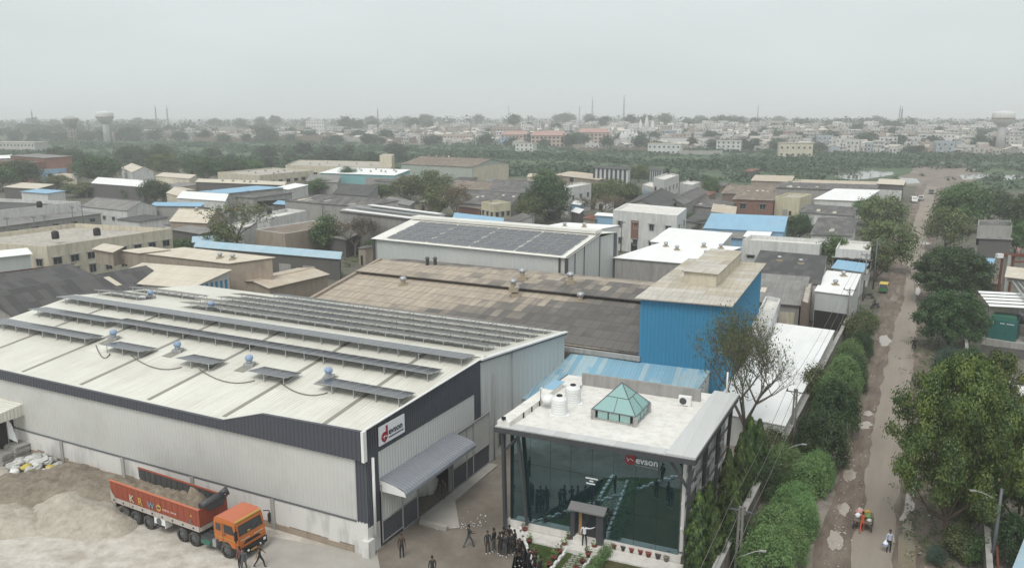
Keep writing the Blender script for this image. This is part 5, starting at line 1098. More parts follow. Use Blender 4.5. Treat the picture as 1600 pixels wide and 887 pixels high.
bld('small pale shed roof beside the striped grey block', (600, 313), (640, 321), (648, 315), 4.5, ('mono', 0.6), 'wall_grey', 'roof_grey')
bld('low grey roof below the vent dotted white roof, centre', (585, 282), (642, 286), (650, 280), 5, ('mono', 0.6), 'wall_grey', 'roof_dark')
bld('dark patchwork sheet roof with pale streaks, centre right of the olive trees', (722, 317), (796, 322), (826, 300), 5.0, ('gablex', 1.6), 'wall_grey', 'roof_dark', lights=5)
bld('farther dark sheet roof beyond the pale streaked one, centre', (762, 297), (825, 299), (838, 284), 5.0, ('gablex', 1.8), 'wall_grey', 'roof_dark')
bld('brown sheet roof near the slim pale chimney, centre', (700, 294), (762, 297), (778, 285), 5.0, ('gablex', 1.5), 'wall_grey', 'roof_brown')
bld('yellowish two storey house with dark windows near the centre', (752, 315), (772, 319), (798, 316), 7.2, ('flat', 0.5), 'wall_yellow', 'slab', 'house', 'house', win=(('r', 3, 1.2, 1.3, 4.2), ('f', 3, 1.2, 1.3, 4.2)))
bld('white house with a row of windows below the yellowish house', (782, 345), (796, 351), (831, 338), 4.2, ('mono', 0.4), 'wall_white', 'roof_dark', 'house', 'house', win=(('r', 3, 1.3, 1.3, 1.6), ('f', 2, 1.3, 1.3, 1.6)))
bld('pair of pale blue sheet roofs above the tall solar shed', (708, 341), (784, 350), (786, 341), 4.5, ('mono', 0.8), 'wall_white', 'roof_blue')
bld('white house with pale walls left of the tan sheds, centre right', (873, 290), (890, 293), (924, 287), 8, ('flat', 0.5), 'wall_white', 'slab_pale', 'house', 'house', win=(('r', 3, 1.4, 1.5, 4.4), ('f', 3, 1.4, 1.5, 4.4)))
bld('row of tan sheet roofs with a plain wall, centre right far back', (866, 273), (935, 281), (960, 275), 7, ('mono', 0.7), 'wall_tan', 'roof_tan')
bld('black and white striped sheet metal wall shed, centre right far back', (927, 262), (982, 265), (985, 261), 11, ('mono', 0.3), 'wall_metal', 'roof_black', stripes=('f', 'steel_dark', 0.3, 10.8, 8))
bld('second shed with narrow black and white stripes, right of the first', (1014, 265), (1034, 268), (1036, 264), 9, ('mono', 0.3), 'wall_metal', 'roof_black', stripes=('f', 'steel_dark', 0.3, 8.8, 6))
bld('small shed with a cream roof over a striped wall, in front of the black stripes', (943, 269), (977, 270), (982, 266), 7.5, ('mono', 0.3), 'wall_metal', 'roof_cream', stripes=('f', 'steel_grey', 0.3, 7.2, 6))
bld('white two storey house with balconies, right of centre far back', (1021, 277), (1038, 281), (1061, 273), 8.8, ('flat', 0.6), 'wall_white', 'slab_pale', 'house', 'house', win=(('f', 2, 1.5, 1.5, 5), ('r', 4, 1.5, 1.5, 5), ('r', 4, 1.5, 1.5, 1.5)))
bld('low white house with a roof tank right of the two storey house', (1063, 286), (1082, 289), (1094, 284), 5, ('flat', 0.4), 'wall_white', 'slab_pale', 'house', 'house', win=(('r', 2, 1.3, 1.2, 2),))
bld('small white house with a blue shutter beside the two storey house', (1004, 288), (1022, 293), (1034, 288), 6, ('flat', 0.3), 'wall_white', 'slab_pale', 'house', 'house', doors=(('f', 0.15, 0.8, 0.5, 4.5, 'wall_blue'),))
bld('dark grey pyramid like sheet roof behind the white concrete house', (970, 322), (1036, 328), (1064, 308), 6.5, ('gabley', 2.2), 'wall_grey', 'roof_black', over=0.4)
bld('long dark sheet roof stretching back from the pyramid roof', (1040, 314), (1068, 320), (1104, 301), 6, ('gabley', 1.2), 'wall_grey', 'roof_dark', lights=3)
bld('white concrete two storey house with small square windows and a brick patch, right of centre', (958, 328), (1058, 337), (1073, 325), 8.6, ('flat', 0.5), 'wall_white', 'slab_pale', 'house', 'house', win=(('f', 4, 1.2, 1.4, 5.3), ('f', 4, 1.2, 1.4, 1.6), ('r', 2, 1.2, 1.4, 5.3)), doors=(('f', 0.30, 0.42, 3.0, 7.2, 'brick_red'), ('f', 0.31, 0.41, 0.2, 2.2, 'opening_shade')), cap='roof_bright')
bld('tiny bright blue box shed left of the white concrete house', (931, 336), (959, 338), (962, 334), 4.5, ('mono', 0.2), 'wall_blue', 'roof_bright')
bld('large clean light blue sheet roof right of centre', (1100, 356), (1224, 362), (1230, 338), 5.5, ('mono', 2.0), 'wall_blue', 'roof_blue', over=0.2)
bld('red brown brick house with two white windows and a brown sheet roof', (1146, 311), (1208, 313), (1214, 300), 6.0, ('mono', 0.9), 'brick_red', 'roof_brown', 'brick_house', 'house', win=(('f', 2, 1.8, 1.6, 3.2),))
bld('pale yellow house with a stained parapet, right of centre', (1211, 307), (1250, 309), (1268, 303), 6.2, ('flat', 0.6), 'wall_yellow', 'slab', 'house', 'house', doors=(('f', 0.35, 0.55, 0.4, 3.2, 'wall_grey'), ('f', 0.6, 0.7, 1.5, 2.8, 'opening_shade')))
bld('wide brown roofed shed with a brick wall, right side middle distance', (1128, 302), (1205, 304), (1210, 291), 4.6, ('mono', 1.4), 'brick_old', 'roof_brown', lights=4)
bld('flat cream sheet roof far back on the right', (1174, 282), (1236, 284), (1240, 275), 5.5, ('mono', 0.8), 'wall_tan', 'roof_tan')
bld('long cream strip roof reaching towards the road, far right', (1238, 285), (1372, 289), (1374, 284), 5.5, ('mono', 0.4), 'wall_dark', 'roof_tan')
bld('cream roofed end house by the road, far right', (1371, 287), (1411, 289), (1413, 281), 6, ('mono', 0.4), 'wall_dark', 'roof_cream', doors=(('f', 0.02, 0.98, 0.2, 4, 'wall_white'),))
bld('dark sheet roof behind the bright white roof on the right', (1213, 293), (1366, 298), (1372, 289), 5, ('mono', 1.0), 'wall_grey', 'roof_dark', lights=5)
bld('bright white sheet roof with two pipes, right side', (1273, 311), (1347, 314), (1373, 297), 5.2, ('mono', 0.9), 'wall_white', 'roof_bright')
bld('dark sheet roof with a white ridge line below the bright white roof', (1250, 331), (1332, 337), (1338, 324), 5, ('mono', 1.0), 'wall_white', 'roof_dark', lights=3)
bld('dark sheet gable with one pale strip beside the road trees', (1268, 366), (1330, 368), (1338, 341), 5, ('mono', 1.6), 'wall_white', 'roof_dark', lights=2)
bld('long stained white wall building behind the black roof with orange vents', (1160, 374), (1281, 382), (1290, 374), 5.5, ('flat', 0.7), 'wall_white', 'slab_pale', 'building', 'building', win=(('f', 4, 1.4, 0.6, 2.6),))
bld('black sheet roof with two orange based vents, right of the blue tower', (1168, 432), (1281, 444), (1292, 400), 5.6, ('mono', 1.8), 'wall_white', 'roof_black', vents=((0.34, 0.66), (0.66, 0.62)), over=0.15)
bld('worn grey sheet roof just right of the blue tower', (1160, 468), (1249, 476), (1262, 433), 4.6, ('mono', 1.6), 'wall_grey', 'roof_grey', doors=(('f', 0.55, 0.85, 0.2, 3.4, 'wall_cream'), ('f', 0.86, 0.93, 0.2, 3.4, 'wall_yellow')), lights=1)
bld('weathered brick party wall between the grey roof and the white shed', (1252, 470), (1264, 474), (1272, 430), 5.6, ('flat', 0.1), 'brick_old', 'slab', 'boundary_wall', 'wall')
bld('white roofed small shed with two brown vents beside the dirt verge', (1274, 454), (1330, 461), (1344, 428), 5.4, ('mono', 0.4), 'wall_metal', 'roof_bright', vents=((0.45, 0.35), (0.55, 0.8)), doors=(('f', 0.02, 0.98, 0.0, 2.6, 'opening_shade'),), over=0.15)
bld('blue sheet lean to roof behind the small white shed', (1302, 418), (1346, 424), (1354, 412), 4.4, ('mono', 0.4), 'wall_white', 'roof_blue')
bld('white roadside house with a flat roof and dark shop openings', (1306, 388), (1360, 392), (1364, 378), 6, ('flat', 0.5), 'wall_white', 'slab_pale', 'house', 'house', win=(('f', 3, 2.6, 1.6, 3.2),), doors=(('f', 0.4, 0.9, 0.2, 2.0, 'opening_shade'),))
bld('white sheet roof with grey gable, behind the white roofs in the centre right', (1017, 377), (1122, 387), (1143, 364), 7, ('mono', 0.5), 'wall_metal', 'roof_bright', over=0.2)
bld('wide white sheet roof between the solar shed and the blue tower', (961, 402), (1085, 412), (1156, 386), 7, ('mono', 1.0), 'wall_grey', 'roof_bright', vents=((0.18, 0.75), (0.42, 0.6), (0.62, 0.85), (0.84, 0.85), (0.88, 0.45)), over=0.25)
bld('pale grey box building with a white roof behind the solar shed', (833, 356), (919, 361), (967, 352), 9.5, ('mono', 0.5), 'wall_metal', 'roof_bright', vents=((0.35, 0.4), (0.65, 0.5)), over=0.1)
bld('small bright white roof above the stained white wall', (1164, 369), (1199, 371), (1206, 359), 5.0, ('mono', 0.5), 'wall_grey', 'roof_bright')
bld('long pale corrugated roof below the light blue one', (1118, 369), (1172, 373), (1180, 364), 4.5, ('mono', 0.5), 'wall_blue', 'roof_grey', doors=(('f', 0.4, 0.7, 0.1, 2.6, 'opening_shade'),))
bld('dark tiled lean to roof behind the pale corrugated roof', (1060, 318), (1130, 326), (1150, 316), 4.2, ('mono', 0.8), 'wall_grey', 'roof_dark', lights=3)
bld('low dark roofed yard shed between the white concrete house and the light blue roof', (1070, 345), (1105, 350), (1128, 333), 4, ('mono', 0.8), 'wall_grey', 'roof_black')
bld('small cream sheet roof beside the red brown brick house', (1112, 330), (1148, 335), (1150, 323), 4.2, ('mono', 1.0), 'wall_tan', 'roof_tan')
bld('small red brick shed left of the yellowish house, centre', (716, 322), (750, 326), (766, 317), 4, ('mono', 0.4), 'brick_red', 'roof_brown')
bld('small dark shed with a teal edged roof before the large brown hall', (700, 283), (722, 286), (746, 277), 5, ('mono', 0.3), 'wall_grey', 'roof_black')
bld('tiny cream roof poking up behind the dark sheet roofs, centre', (824, 276), (842, 277), (845, 272), 6, ('mono', 0.5), 'wall_cream', 'roof_cream')
bld('low white shed with a blue wall under the large dark middle tree', (893, 318), (906, 320), (912, 315), 4, ('mono', 0.3), 'wall_blue', 'roof_bright')
bld('small white awning roof by the road among bare branches, centre right', (893, 330), (905, 333), (912, 327), 3.2, ('mono', 0.3), 'wall_dark', 'roof_bright')
bld('low shed with a rusty roof left of the bare branch heap', (912, 340), (930, 343), (940, 338), 3.4, ('mono', 0.4), 'wall_tan', 'roof_rust')
bld('grey sheet lean to under the striped sheets block, centre', (596, 352), (640, 360), (660, 350), 4.5, ('mono', 0.6), 'wall_dark', 'roof_grey')
bld('low grey sheet roof between the court shed and the grey block', (500, 366), (540, 374), (562, 364), 4, ('mono', 0.5), 'wall_dark', 'roof_grey')
bld('small white house with a flat roof behind the cream gable shed', (352, 352), (380, 356), (402, 350), 4.6, ('flat', 0.4), 'wall_white', 'slab_pale', 'house', 'house', win=(('f', 2, 1.2, 1.1, 2),))
bld('dark tin roof between the blue sloping roof and the court, left', (322, 336), (352, 340), (372, 333), 4.2, ('mono', 0.5), 'wall_grey', 'roof_dark')
bld('long grey tin roof under the slab roof, far left of centre', (240, 291), (262, 295), (310, 288), 5, ('mono', 0.5), 'wall_cream', 'roof_grey')
for i, (a, b, zz) in enumerate((((538, 327), (672, 344), 9.9), ((556, 323), (680, 339), 10.1), ((578, 320), (688, 334), 10.2))):
    p0, p1 = G(*a, zz), G(*b, zz); m = MB(); m.bar(p0, p1, 1.5, 0.08); m.bar(p0-V((0, 0, 0.35)), p1-V((0, 0, 0.35)), 0.1, 0.1)
    tag(m.build('roof_sheet_strip', M['roof_bright'] if i != 1 else M['pv']), ['nearest raised strip on the roof of the grey block, centre', 'middle raised strip on the roof of the grey block, centre', 'farthest raised strip on the roof of the grey block, centre'][i], 'roof strip')
for i, (x, y, z) in enumerate(((87, 373, 7.1), (152, 368, 7.1), (62, 324, 7.9), (421, 334, 6.4), (1080, 283, 5.4), (1043, 270, 9.4), (893, 284, 8.5))):
    o = thing('water_tank', 'black plastic roof tank ' + ['on the long cream building at left', 'farther right on the long cream building at left', 'on the long white walled building at far left', 'on the white parapet building, centre left', 'on the low white house right of centre', 'on the white two storey house with balconies', 'on the white house left of the tan sheds'][i], 'water tank', G(x, y, z)); m = MB(); m.lathe([(0.62, 0), (0.66, 0.1), (0.66, 1.2), (0.5, 1.45), (0.25, 1.55)], (0, 0, 0), 14); m.build('tank_body', M['black'], o)
M['roof_lowblue'] = m_sheet('roof_lowblue', (0.21, 0.42, 0.56, 1), alt=(0.42, 0.54, 0.58, 1), frac=0.35, alt2=(0.30, 0.47, 0.56, 1), var=0.08, damt=0.4, dirt=(0.30, 0.36, 0.38, 1), cell=(0.55, 6.0), lines=0.5, rib=0.3, ribd=0.05)
r_ = random.Random(12)
for i, (x, y) in enumerate(((117, 302), (262, 330), (258, 360), (350, 338), (478, 384), (560, 396), (684, 318), (655, 324), (850, 338), (930, 322), (1114, 298), (1160, 276), (1286, 314), (1480, 346), (1310, 336), (470, 300), (330, 296), (232, 302), (590, 300), (815, 345), (1085, 312), (960, 312), (876, 324), (520, 316))):
    w, d, z = r_.uniform(14, 30)*270/max(200, y), r_.uniform(2, 5), r_.uniform(2.6, 3.6); b = bld('small low hut with a worn sheet roof squeezed between the larger sheds', (x, y-9), (x+w, y-9+w*0.09), (x+w+d*3, y-12), z, ('mono', r_.uniform(0.2, 0.5)), r_.choice(['wall_grey', 'wall_dark', 'wall_white', 'wall_tan', 'brick_old']), r_.choice(['roof_grey', 'roof_dark', 'roof_tan', 'roof_grey', 'roof_bright', 'roof_rust', 'roof_brown']), 'hut', 'hut', doors=(('f', 0.3, 0.6, 0, 2, 'opening_shade'),), over=0.2)[0]; b['group'] = 'small huts between the sheds'
# white yard roof on the right and the plaster wall beside the blue tower
bld('big clean white roof sloping to the boundary wall, right of the office', (1105, 640), (1226, 664), (1303, 516), 3.0, ('mono', 0.6), 'wall_white', 'roof_bright', over=0.1)
bld('stained white plaster wall building between the blue tower and the white yard roof', (1168, 520), (1196, 526), (1220, 466), 5.2, ('flat', 0.5), 'wall_white', 'slab_pale', 'building', 'building', win=(('r', 3, 0.7, 2.2, 1.8),))
bld('low shed with a faded blue sheet roof between the factory and the office', (816, 622), (1059.5, 650.2), (1112, 574), 3.9, ('mono', 1.3), 'wall_white', 'roof_lowblue', over=0.1)
# right of the road
bld('dark concrete shed with a pale canopy, right of the road far back', (1528, 352), (1582, 353), (1580, 344), 6.5, ('flat', 0.4), 'wall_grey', 'roof_dark', win=(('f', 3, 2.6, 1.6, 2.5),))
bld('grey lower canopy roof in front of the dark shed on the right', (1530, 372), (1580, 374), (1580, 364), 4.2, ('mono', 0.4), 'wall_dark', 'roof_grey')
bld('bright blue roadside kiosk beside the dark tree', (1527, 410), (1549, 411), (1552, 404), 3.6, ('mono', 0.2), 'tower_blue', 'roof_blue', 'kiosk', 'kiosk', win=(('f', 1, 1.2, 1.0, 1.4),))
bld('low pinkish brick wall shed below the blue kiosk', (1524, 441), (1565, 443), (1567, 434), 2.2, ('mono', 0.3), 'brick_old', 'roof_brown')
# ------------------------------------------------------------------ trees and shrubs
def np_quads(name, C, Nn, U, size, asp, mat, shape=0):
    """mesh of leaf faces: centres C, axis U (length dir), normal Nn"""
    n = len(C); S = np.cross(Nn, U); S /= np.linalg.norm(S, axis=1, keepdims=True)+1e-9
    size = size[:, None]; a = U*size*0.5; b = S*size*0.5*asp
    P = np.stack([C-a, C+b-a*0.1, C+a, C-b-a*0.1], axis=1).reshape(-1, 3)
    me = bpy.data.meshes.new(name); me.vertices.add(4*n); me.vertices.foreach_set('co', P.ravel().astype(np.float32))
    me.loops.add(4*n); me.loops.foreach_set('vertex_index', np.arange(4*n, dtype=np.int32))
    me.polygons.add(n); me.polygons.foreach_set('loop_start', np.arange(0, 4*n, 4, dtype=np.int32))
    me.polygons.foreach_set('loop_total', np.full(n, 4, dtype=np.int32)); me.update(calc_edges=True); me.materials.append(mat); return me
def unit(v): return v/(np.linalg.norm(v, axis=1, keepdims=True)+1e-9)
def crown_mesh(name, lobes, nleaf, lsize, mat, seed, asp=0.55, droop=0.0, shell=0.55, flat=0.0):
    """leaf clumps: every lobe (centre, radii) is a cloud of small sprays, each spray a handful of leaves"""
    rg = np.random.default_rng(seed); vol = np.array([l[1][0]*l[1][1]*l[1][2] for l in lobes])**(2/3); vol /= vol.sum()
    Cs, Ns = [], []
    for (c, r), w in zip(lobes, vol):
        ns = max(3, int(nleaf*w/9)); d = unit(rg.normal(size=(ns, 3))); rad = shell + (1-shell)*rg.uniform(0, 1, (ns, 1))**0.6
        rad *= 1 + 0.16*np.sin(5*d[:, :1]+seed)*np.cos(4*d[:, 1:2]+2*seed)
        sp = np.array(c) + d*rad*np.array(r)
        sp = np.repeat(sp, 9, axis=0); dd = np.repeat(d, 9, axis=0)
        sp = sp + rg.normal(size=sp.shape)*lsize*1.15*np.array([1, 1, 0.7])
        Cs.append(sp); Ns.append(dd)
    C = np.concatenate(Cs); D = np.concatenate(Ns); n = len(C)
    Nn = unit(D*0.95 + np.array([0, 0, 0.45]) + rg.normal(size=(n, 3))*0.36); U = unit(rg.normal(size=(n, 3)) + D*0.5 - np.array([0, 0, droop]))
    U = unit(U - Nn*np.sum(U*Nn, axis=1, keepdims=True)); keep = C[:, 2] > 0.02
    return np_quads(name, C[keep], Nn[keep], U[keep], (lsize*rg.uniform(0.6, 1.5, n))[keep], asp, mat)
def limb(m, p, d, L, r, rg, depth, spread=0.6, n=5, twigs=None):
    """recursive tapered limbs"""
    k = 3; pts = [p]; q = V(p); dd = V(d).normalized()
    for i in range(k):
        dd = (dd + V((rg.uniform(-1, 1), rg.uniform(-1, 1), rg.uniform(-0.5, 0.8)))*0.16).normalized(); q = q + dd*(L/k); pts.append(V(q))
    m.tube(pts, [r, r*0.88, r*0.74, r*0.6], n, cap=False)
    if depth <= 0:
        if twigs is not None: twigs.append(pts[-1])
        return
    nb = 3 if depth > 1 else 4
    for j in range(nb):
        a = rg.uniform(0, 6.28); t_ = V((math.cos(a), math.sin(a), rg.uniform(-0.1, 0.7))); nd = (dd*(1-spread*0.4) + t_*spread).normalized()
        limb(m, pts[-1] if j < 2 else pts[2], nd, L*rg.uniform(0.6, 0.82), r*0.56, rg, depth-1, spread, max(3, n-1), twigs)
TREE = {}
def tree_kind(kind, parts): TREE[kind] = parts
def mk_lobes(seed, n, R0, H, base, lobe, zf=0.5):
    rg = random.Random(seed); cz = base+(H-base)*0.48; L = [((0, 0, cz), (R0*0.55, R0*0.55, (H-base)*0.34))]
    for i in range(n):
        a = i*2.399+rg.uniform(-0.4, 0.4); dz = 1-1.62*(i+0.5)/n; f = math.sqrt(max(0, 1-dz*dz))*(rg.uniform(0.85, 1.12) if zf > 0.38 else rg.uniform(0.55, 1.25))
        s_ = lobe*rg.uniform(0.7, 1.25); k = 1-s_*0.75
        L.append(((R0*k*f*math.cos(a), R0*k*f*math.sin(a), cz+(H-base)*0.52*k*dz), (R0*s_, R0*s_, (H-base)*s_*zf)))
    return L
def broad(kind, seed, leafmat, R0, H, base, nl, nleaf, ls, trunk_r, bark='bark', lobe=0.36, asp=0.55, shell=0.55, droop=0.0, zf=0.5, lstep=3):
    lobes = mk_lobes(seed, nl, R0, H, base, lobe, zf)
    cm = crown_mesh('crown', lobes, nleaf, ls, M[leafmat], seed, asp, droop, shell)
    m = MB(); rg = random.Random(seed+5); top = base*0.95
    lean = V((rg.uniform(-0.3, 0.3), rg.uniform(-0.3, 0.3), 0))
    m.tube([(0, 0, -0.2), (lean.x*0.2, lean.y*0.2, top*0.4), (lean.x, lean.y, top)], [trunk_r*1.25, trunk_r, trunk_r*0.85], 8, cap=False)
    for c, r in lobes[1::lstep]:
        c = V(c); b = V((lean.x, lean.y, top)); mid_ = b.lerp(c, 0.5)+V((0, 0, -0.04*H)); m.tube([b, mid_, c], [trunk_r*0.5, trunk_r*0.3, trunk_r*0.1], 5, cap=False)
    tm = m.mesh('trunk'); tm.materials.append(M[bark]); tree_kind(kind, [('crown', cm), ('trunk', tm)])
def put(kind, name, label, p, k=1.0, rz=None, kx=None, group=None, cat='tree'):
    rz = rnd.uniform(0, 6.28) if rz is None else rz
    o = thing(name, label, cat, p, rz, group); kx = kx or k; o.scale = (kx, kx, k)
    for nm, me in TREE[kind]:
        c = bpy.data.objects.new(nm, me); COL.objects.link(c); c.parent = o
    return o
# templates: unit-free metres
broad('dark_a', 11, 'leaf_dark', 4.4, 8.0, 0.9, 16, 9000, 0.34, 0.26)
broad('dark_b', 12, 'leaf_dark', 4.0, 7.5, 0.8, 14, 8000, 0.34, 0.24)
broad('mid_a', 13, 'leaf_mid', 4.0, 7.5, 0.9, 14, 7000, 0.36, 0.22)
broad('mid_b', 14, 'leaf_mid', 3.4, 8.0, 1.0, 12, 6000, 0.36, 0.22, lobe=0.34)
broad('olive_a', 15, 'leaf_olive', 4.2, 7.5, 1.0, 15, 5200, 0.34, 0.2, shell=0.35, lobe=0.30)
broad('olive_b', 16, 'leaf_olive', 3.8, 7.0, 0.9, 13, 4600, 0.34, 0.2, shell=0.3, lobe=0.30)
broad('spire', 17, 'leaf_mid', 2.2, 9.0, 0.6, 12, 5500, 0.32, 0.18, lobe=0.42)
broad('far_a', 21, 'leaf_far', 4.6, 8.0, 0.2, 11, 1500, 0.95, 0.3, lobe=0.42)
broad('far_b', 22, 'leaf_far', 4.0, 9.0, 0.2, 10, 1400, 0.95, 0.3, lobe=0.42)
broad('far_c', 23, 'leaf_far', 5.4, 7.0, 0.1, 12, 1600, 0.95, 0.3, lobe=0.38)
broad('rain', 31, 'leaf_yellow', 7.0, 12.5, 2.0, 84, 74000, 0.21, 0.34, lobe=0.175, shell=0.5, zf=0.34, lstep=11)
broad('rain_b', 32, 'leaf_yellow', 4.4, 8.5, 1.4, 34, 26000, 0.22, 0.22, lobe=0.20, shell=0.5, zf=0.36, lstep=7)
broad('gulmohar', 33, 'leaf_dark', 5.2, 8.2, 0.8, 40, 34000, 0.24, 0.30, lobe=0.20, shell=0.5, zf=0.4, lstep=8)
broad('gulmohar_b', 34, 'leaf_dark', 4.8, 7.6, 0.7, 36, 30000, 0.24, 0.28, lobe=0.20, shell=0.5, zf=0.4, lstep=8)
def shrub(kind, seed, mat, R0, H, nl, nleaf, ls, lobe=0.42, asp=0.4, droop=0.2, shell=0.45):
    rg = random.Random(seed); L = []
    for i in range(nl):
        a = i*2.399; f = math.sqrt((i+0.3)/nl) if i % 3 or nl < 20 else 1.02; L.append(((R0*(0.66 if nl < 20 else 0.82)*f*math.cos(a), R0*(0.66 if nl < 20 else 0.82)*f*math.sin(a), H*((0.30+0.52*math.sqrt(max(0, 1-f*f))+rg.uniform(-0.05, 0.05) if i % 3 else rg.uniform(0.12, 0.45)) if nl > 20 else 0.34+0.36*math.sqrt(max(0, 1-f*f))+rg.uniform(-0.06, 0.06))), (R0*lobe*(1 if nl < 20 else rg.uniform(0.8, 1.4)), R0*lobe, H*lobe*0.75)))
    cm = crown_mesh('foliage', L, nleaf, ls, M[mat], seed, asp, droop, shell)
    m = MB()
    for i in range(5):
        a = i*1.26; m.tube([(0.1*math.cos(a), 0.1*math.sin(a), -0.1), (R0*0.3*math.cos(a), R0*0.3*math.sin(a), H*0.5)], [0.05, 0.02], 4, cap=False)
    tm = m.mesh('stem'); tm.materials.append(M['bark']); tree_kind(kind, [('foliage', cm), ('stem', tm)])
shrub('bush_bright', 41, 'leaf_bright', 2.3, 3.6, 75, 20000, 0.15, 0.17, shell=0.7)
shrub('bush_bright_b', 42, 'leaf_bright', 2.0, 3.2, 62, 17000, 0.15, 0.18, shell=0.7)
shrub('bush_dark', 43, 'leaf_dark', 2.3, 3.8, 50, 15000, 0.18, 0.2, shell=0.65)
shrub('bush_olive', 44, 'leaf_olive', 1.9, 2.8, 8, 7000, 0.19)
shrub('bush_bluish', 45, 'leaf_bluish', 2.3, 3.4, 10, 14000, 0.16, asp=0.22, droop=0.5)
shrub('bush_small', 46, 'leaf_mid', 1.0, 1.1, 5, 2600, 0.14)
# columnar weeping tree: drooping blades hung on a spire
def spire_mesh(seed, R0, H, n, ls, mat):
    rg = np.random.default_rng(seed); z = rg.uniform(0.0, 1, n)**0.85; a = rg.uniform(0, 6.283, n)
    prof = np.minimum(1, (1-z)*2.2+0.05)**0.55*(0.85+0.15*np.minimum(1, z*4))*(1-0.2*z); swirl = 1+0.30*np.sin(2*a+17*z+seed)*np.cos(9*z+2*seed)+0.24*np.sin(5*a-31*z)+0.14*np.sin(9*a+40*z)
    r = R0*prof*swirl*rg.uniform(0.62, 1.05, n); C = np.stack([r*np.cos(a), r*np.sin(a), 0.25+z*(H-0.25)], 1)
    D = np.stack([np.cos(a), np.sin(a), np.zeros(n)], 1); Nn = unit(D + rg.normal(size=(n, 3))*0.35 + np.array([0, 0, 0.35])); U = unit(np.array([0, 0, -1.0]) + D*0.45 + rg.normal(size=(n, 3))*0.25)
    U = unit(U - Nn*np.sum(U*Nn, axis=1, keepdims=True))
    return np_quads('crown', C, Nn, U, ls*rg.uniform(0.7, 1.5, n), 0.30, mat)
for i in range(3):
    m = MB(); m.tube([(0, 0, -0.1), (0, 0, 5)], [0.11, 0.03], 6, cap=False); tm = m.mesh('trunk'); tm.materials.append(M['bark'])
    tree_kind('ashoka_%s' % 'abc'[i], [('crown', spire_mesh(51+i, 0.95, 6.0, 11000, 0.27, M['leaf_ashoka'])), ('trunk', tm)])
# nearly bare trees
def bare(kind, seed, H, spread, leaves, mat, depth=5, r=0.2, ls=0.2, side=None, fk=0.26):
    rg = random.Random(seed); m = MB(); tw = []
    m.tube([(0, 0, -0.2), (0.1, 0.05, H*fk*0.55), (0.05, 0.1, H*fk)], [r*1.2, r, r*0.9], 7, cap=False)
    for j in range(5):
        a = j*1.257+rg.uniform(-0.4, 0.4); limb(m, V((0.05, 0.1, H*(fk-0.01))), V((math.cos(a)*spread, math.sin(a)*spread, 0.85)), H*0.25, r*0.6, rg, depth-1, spread, 5, tw)
    tm = m.mesh('trunk'); tm.materials.append(M['bark_pale']); ps = [('trunk', tm)]
    if leaves:
        g = np.random.default_rng(seed); T_ = np.array([tuple(t_) for t_ in tw]); 
        if side is not None: sel = T_[(T_[:, 0]*side[0] + T_[:, 1]*side[1] + g.normal(size=len(T_))*1.8) > side[2]]; T_ = sel if len(sel) > 5 else T_
        C = T_[g.integers(0, len(T_), leaves)] + g.normal(size=(leaves, 3))*0.28
        Nn = unit(g.normal(size=(leaves, 3))+np.array([0, 0, 0.6])); U = unit(g.normal(size=(leaves, 3))); U = unit(U-Nn*np.sum(U*Nn, axis=1, keepdims=True))
        ps.append(('crown', np_quads('crown', C, Nn, U, ls*g.uniform(0.6, 1.3, leaves), 0.5, M[mat])))
    tree_kind(kind, ps)
bare('bare_a', 61, 8.5, 1.15, 5200, 'leaf_olive', 7, 0.2, 0.16, side=(-1, 0.2, -1.2), fk=0.15)
bare('bare_b', 62, 8.0, 0.7, 1800, 'leaf_dry', 5, 0.18, 0.3)
bare('bare_c', 63, 7.5, 0.65, 900, 'leaf_olive', 5, 0.16, 0.3)

def tree_px(kind, name, label, x, yb, yt, wpx=None, group=None, cat='tree', z0=0.0, rz=None):
    """tree whose foot stands at photo pixel (x, yb) and whose top reaches row yt"""
    p = G(x, yb, z0); h = height_at(p, yt); me = TREE[kind][0][1]
    zs = max(v.co.z for v in list(me.vertices)[::17]) if len(me.vertices) > 400 else max(v.co.z for v in me.vertices)
    k = h/zs; kx = k
    if wpx:
        zc = p.y*_c + CAM_H*_s; xs = [v.co.x for v in list(me.vertices)[::17]]; kx = wpx*zc/FPX/(max(xs)-min(xs))
    return put(kind, name, label, p, k, rz, kx, group, cat)
TP_ = tree_px
# beside the road, right
TP_('rain', 'shade_tree', 'big spreading yellow green tree leaning over the road, right foreground', 1478, 858, 548, 215, rz=0.6)
for x_, yb_, yt_, w_, k_, l_ in ((1520, 800, 705, 90, 'bush_dark', 'dark undergrowth bush behind the leaning tree trunk'), (1455, 655, 600, 44, 'bush_bluish', 'bluish bush between the road and the big spreading tree'), (1500, 690, 610, 80, 'bush_dark', 'dark bush under the far side of the big spreading tree'), (1540, 745, 650, 90, 'bush_dark', 'tall dark bush beside the right boundary wall'), (1588, 780, 680, 90, 'bush_olive', 'olive bush at the right edge behind the boundary wall'), (1530, 640, 575, 70, 'bush_olive', 'olive bush below the green generator wall'), (1498, 872, 815, 60, 'bush_olive', 'olive scrub right of the leaning trunk foot'), (1580, 880, 800, 80, 'bush_dark', 'dark scrub beside the pale blue corner roof'), (1512, 590, 540, 50, 'bush_dark', 'dark bush between the bluish shrub and the generator wall')): TP_(k_, 'shrub', l_, x_, yb_, yt_, w_, cat='shrub')
TP_('gulmohar', 'shade_tree', 'dark green tree tucked behind the big spreading tree by the right wall', 1530, 760, 600, 120, rz=2.2)
TP_('rain_b', 'shade_tree', 'low yellow green tree at the foot of the leaning trunk', 1512, 850, 735, 84, rz=5.0)
TP_('rain_b', 'shade_tree', 'yellow green tree behind the big one at the right edge', 1545, 690, 545, 118, rz=2.0)
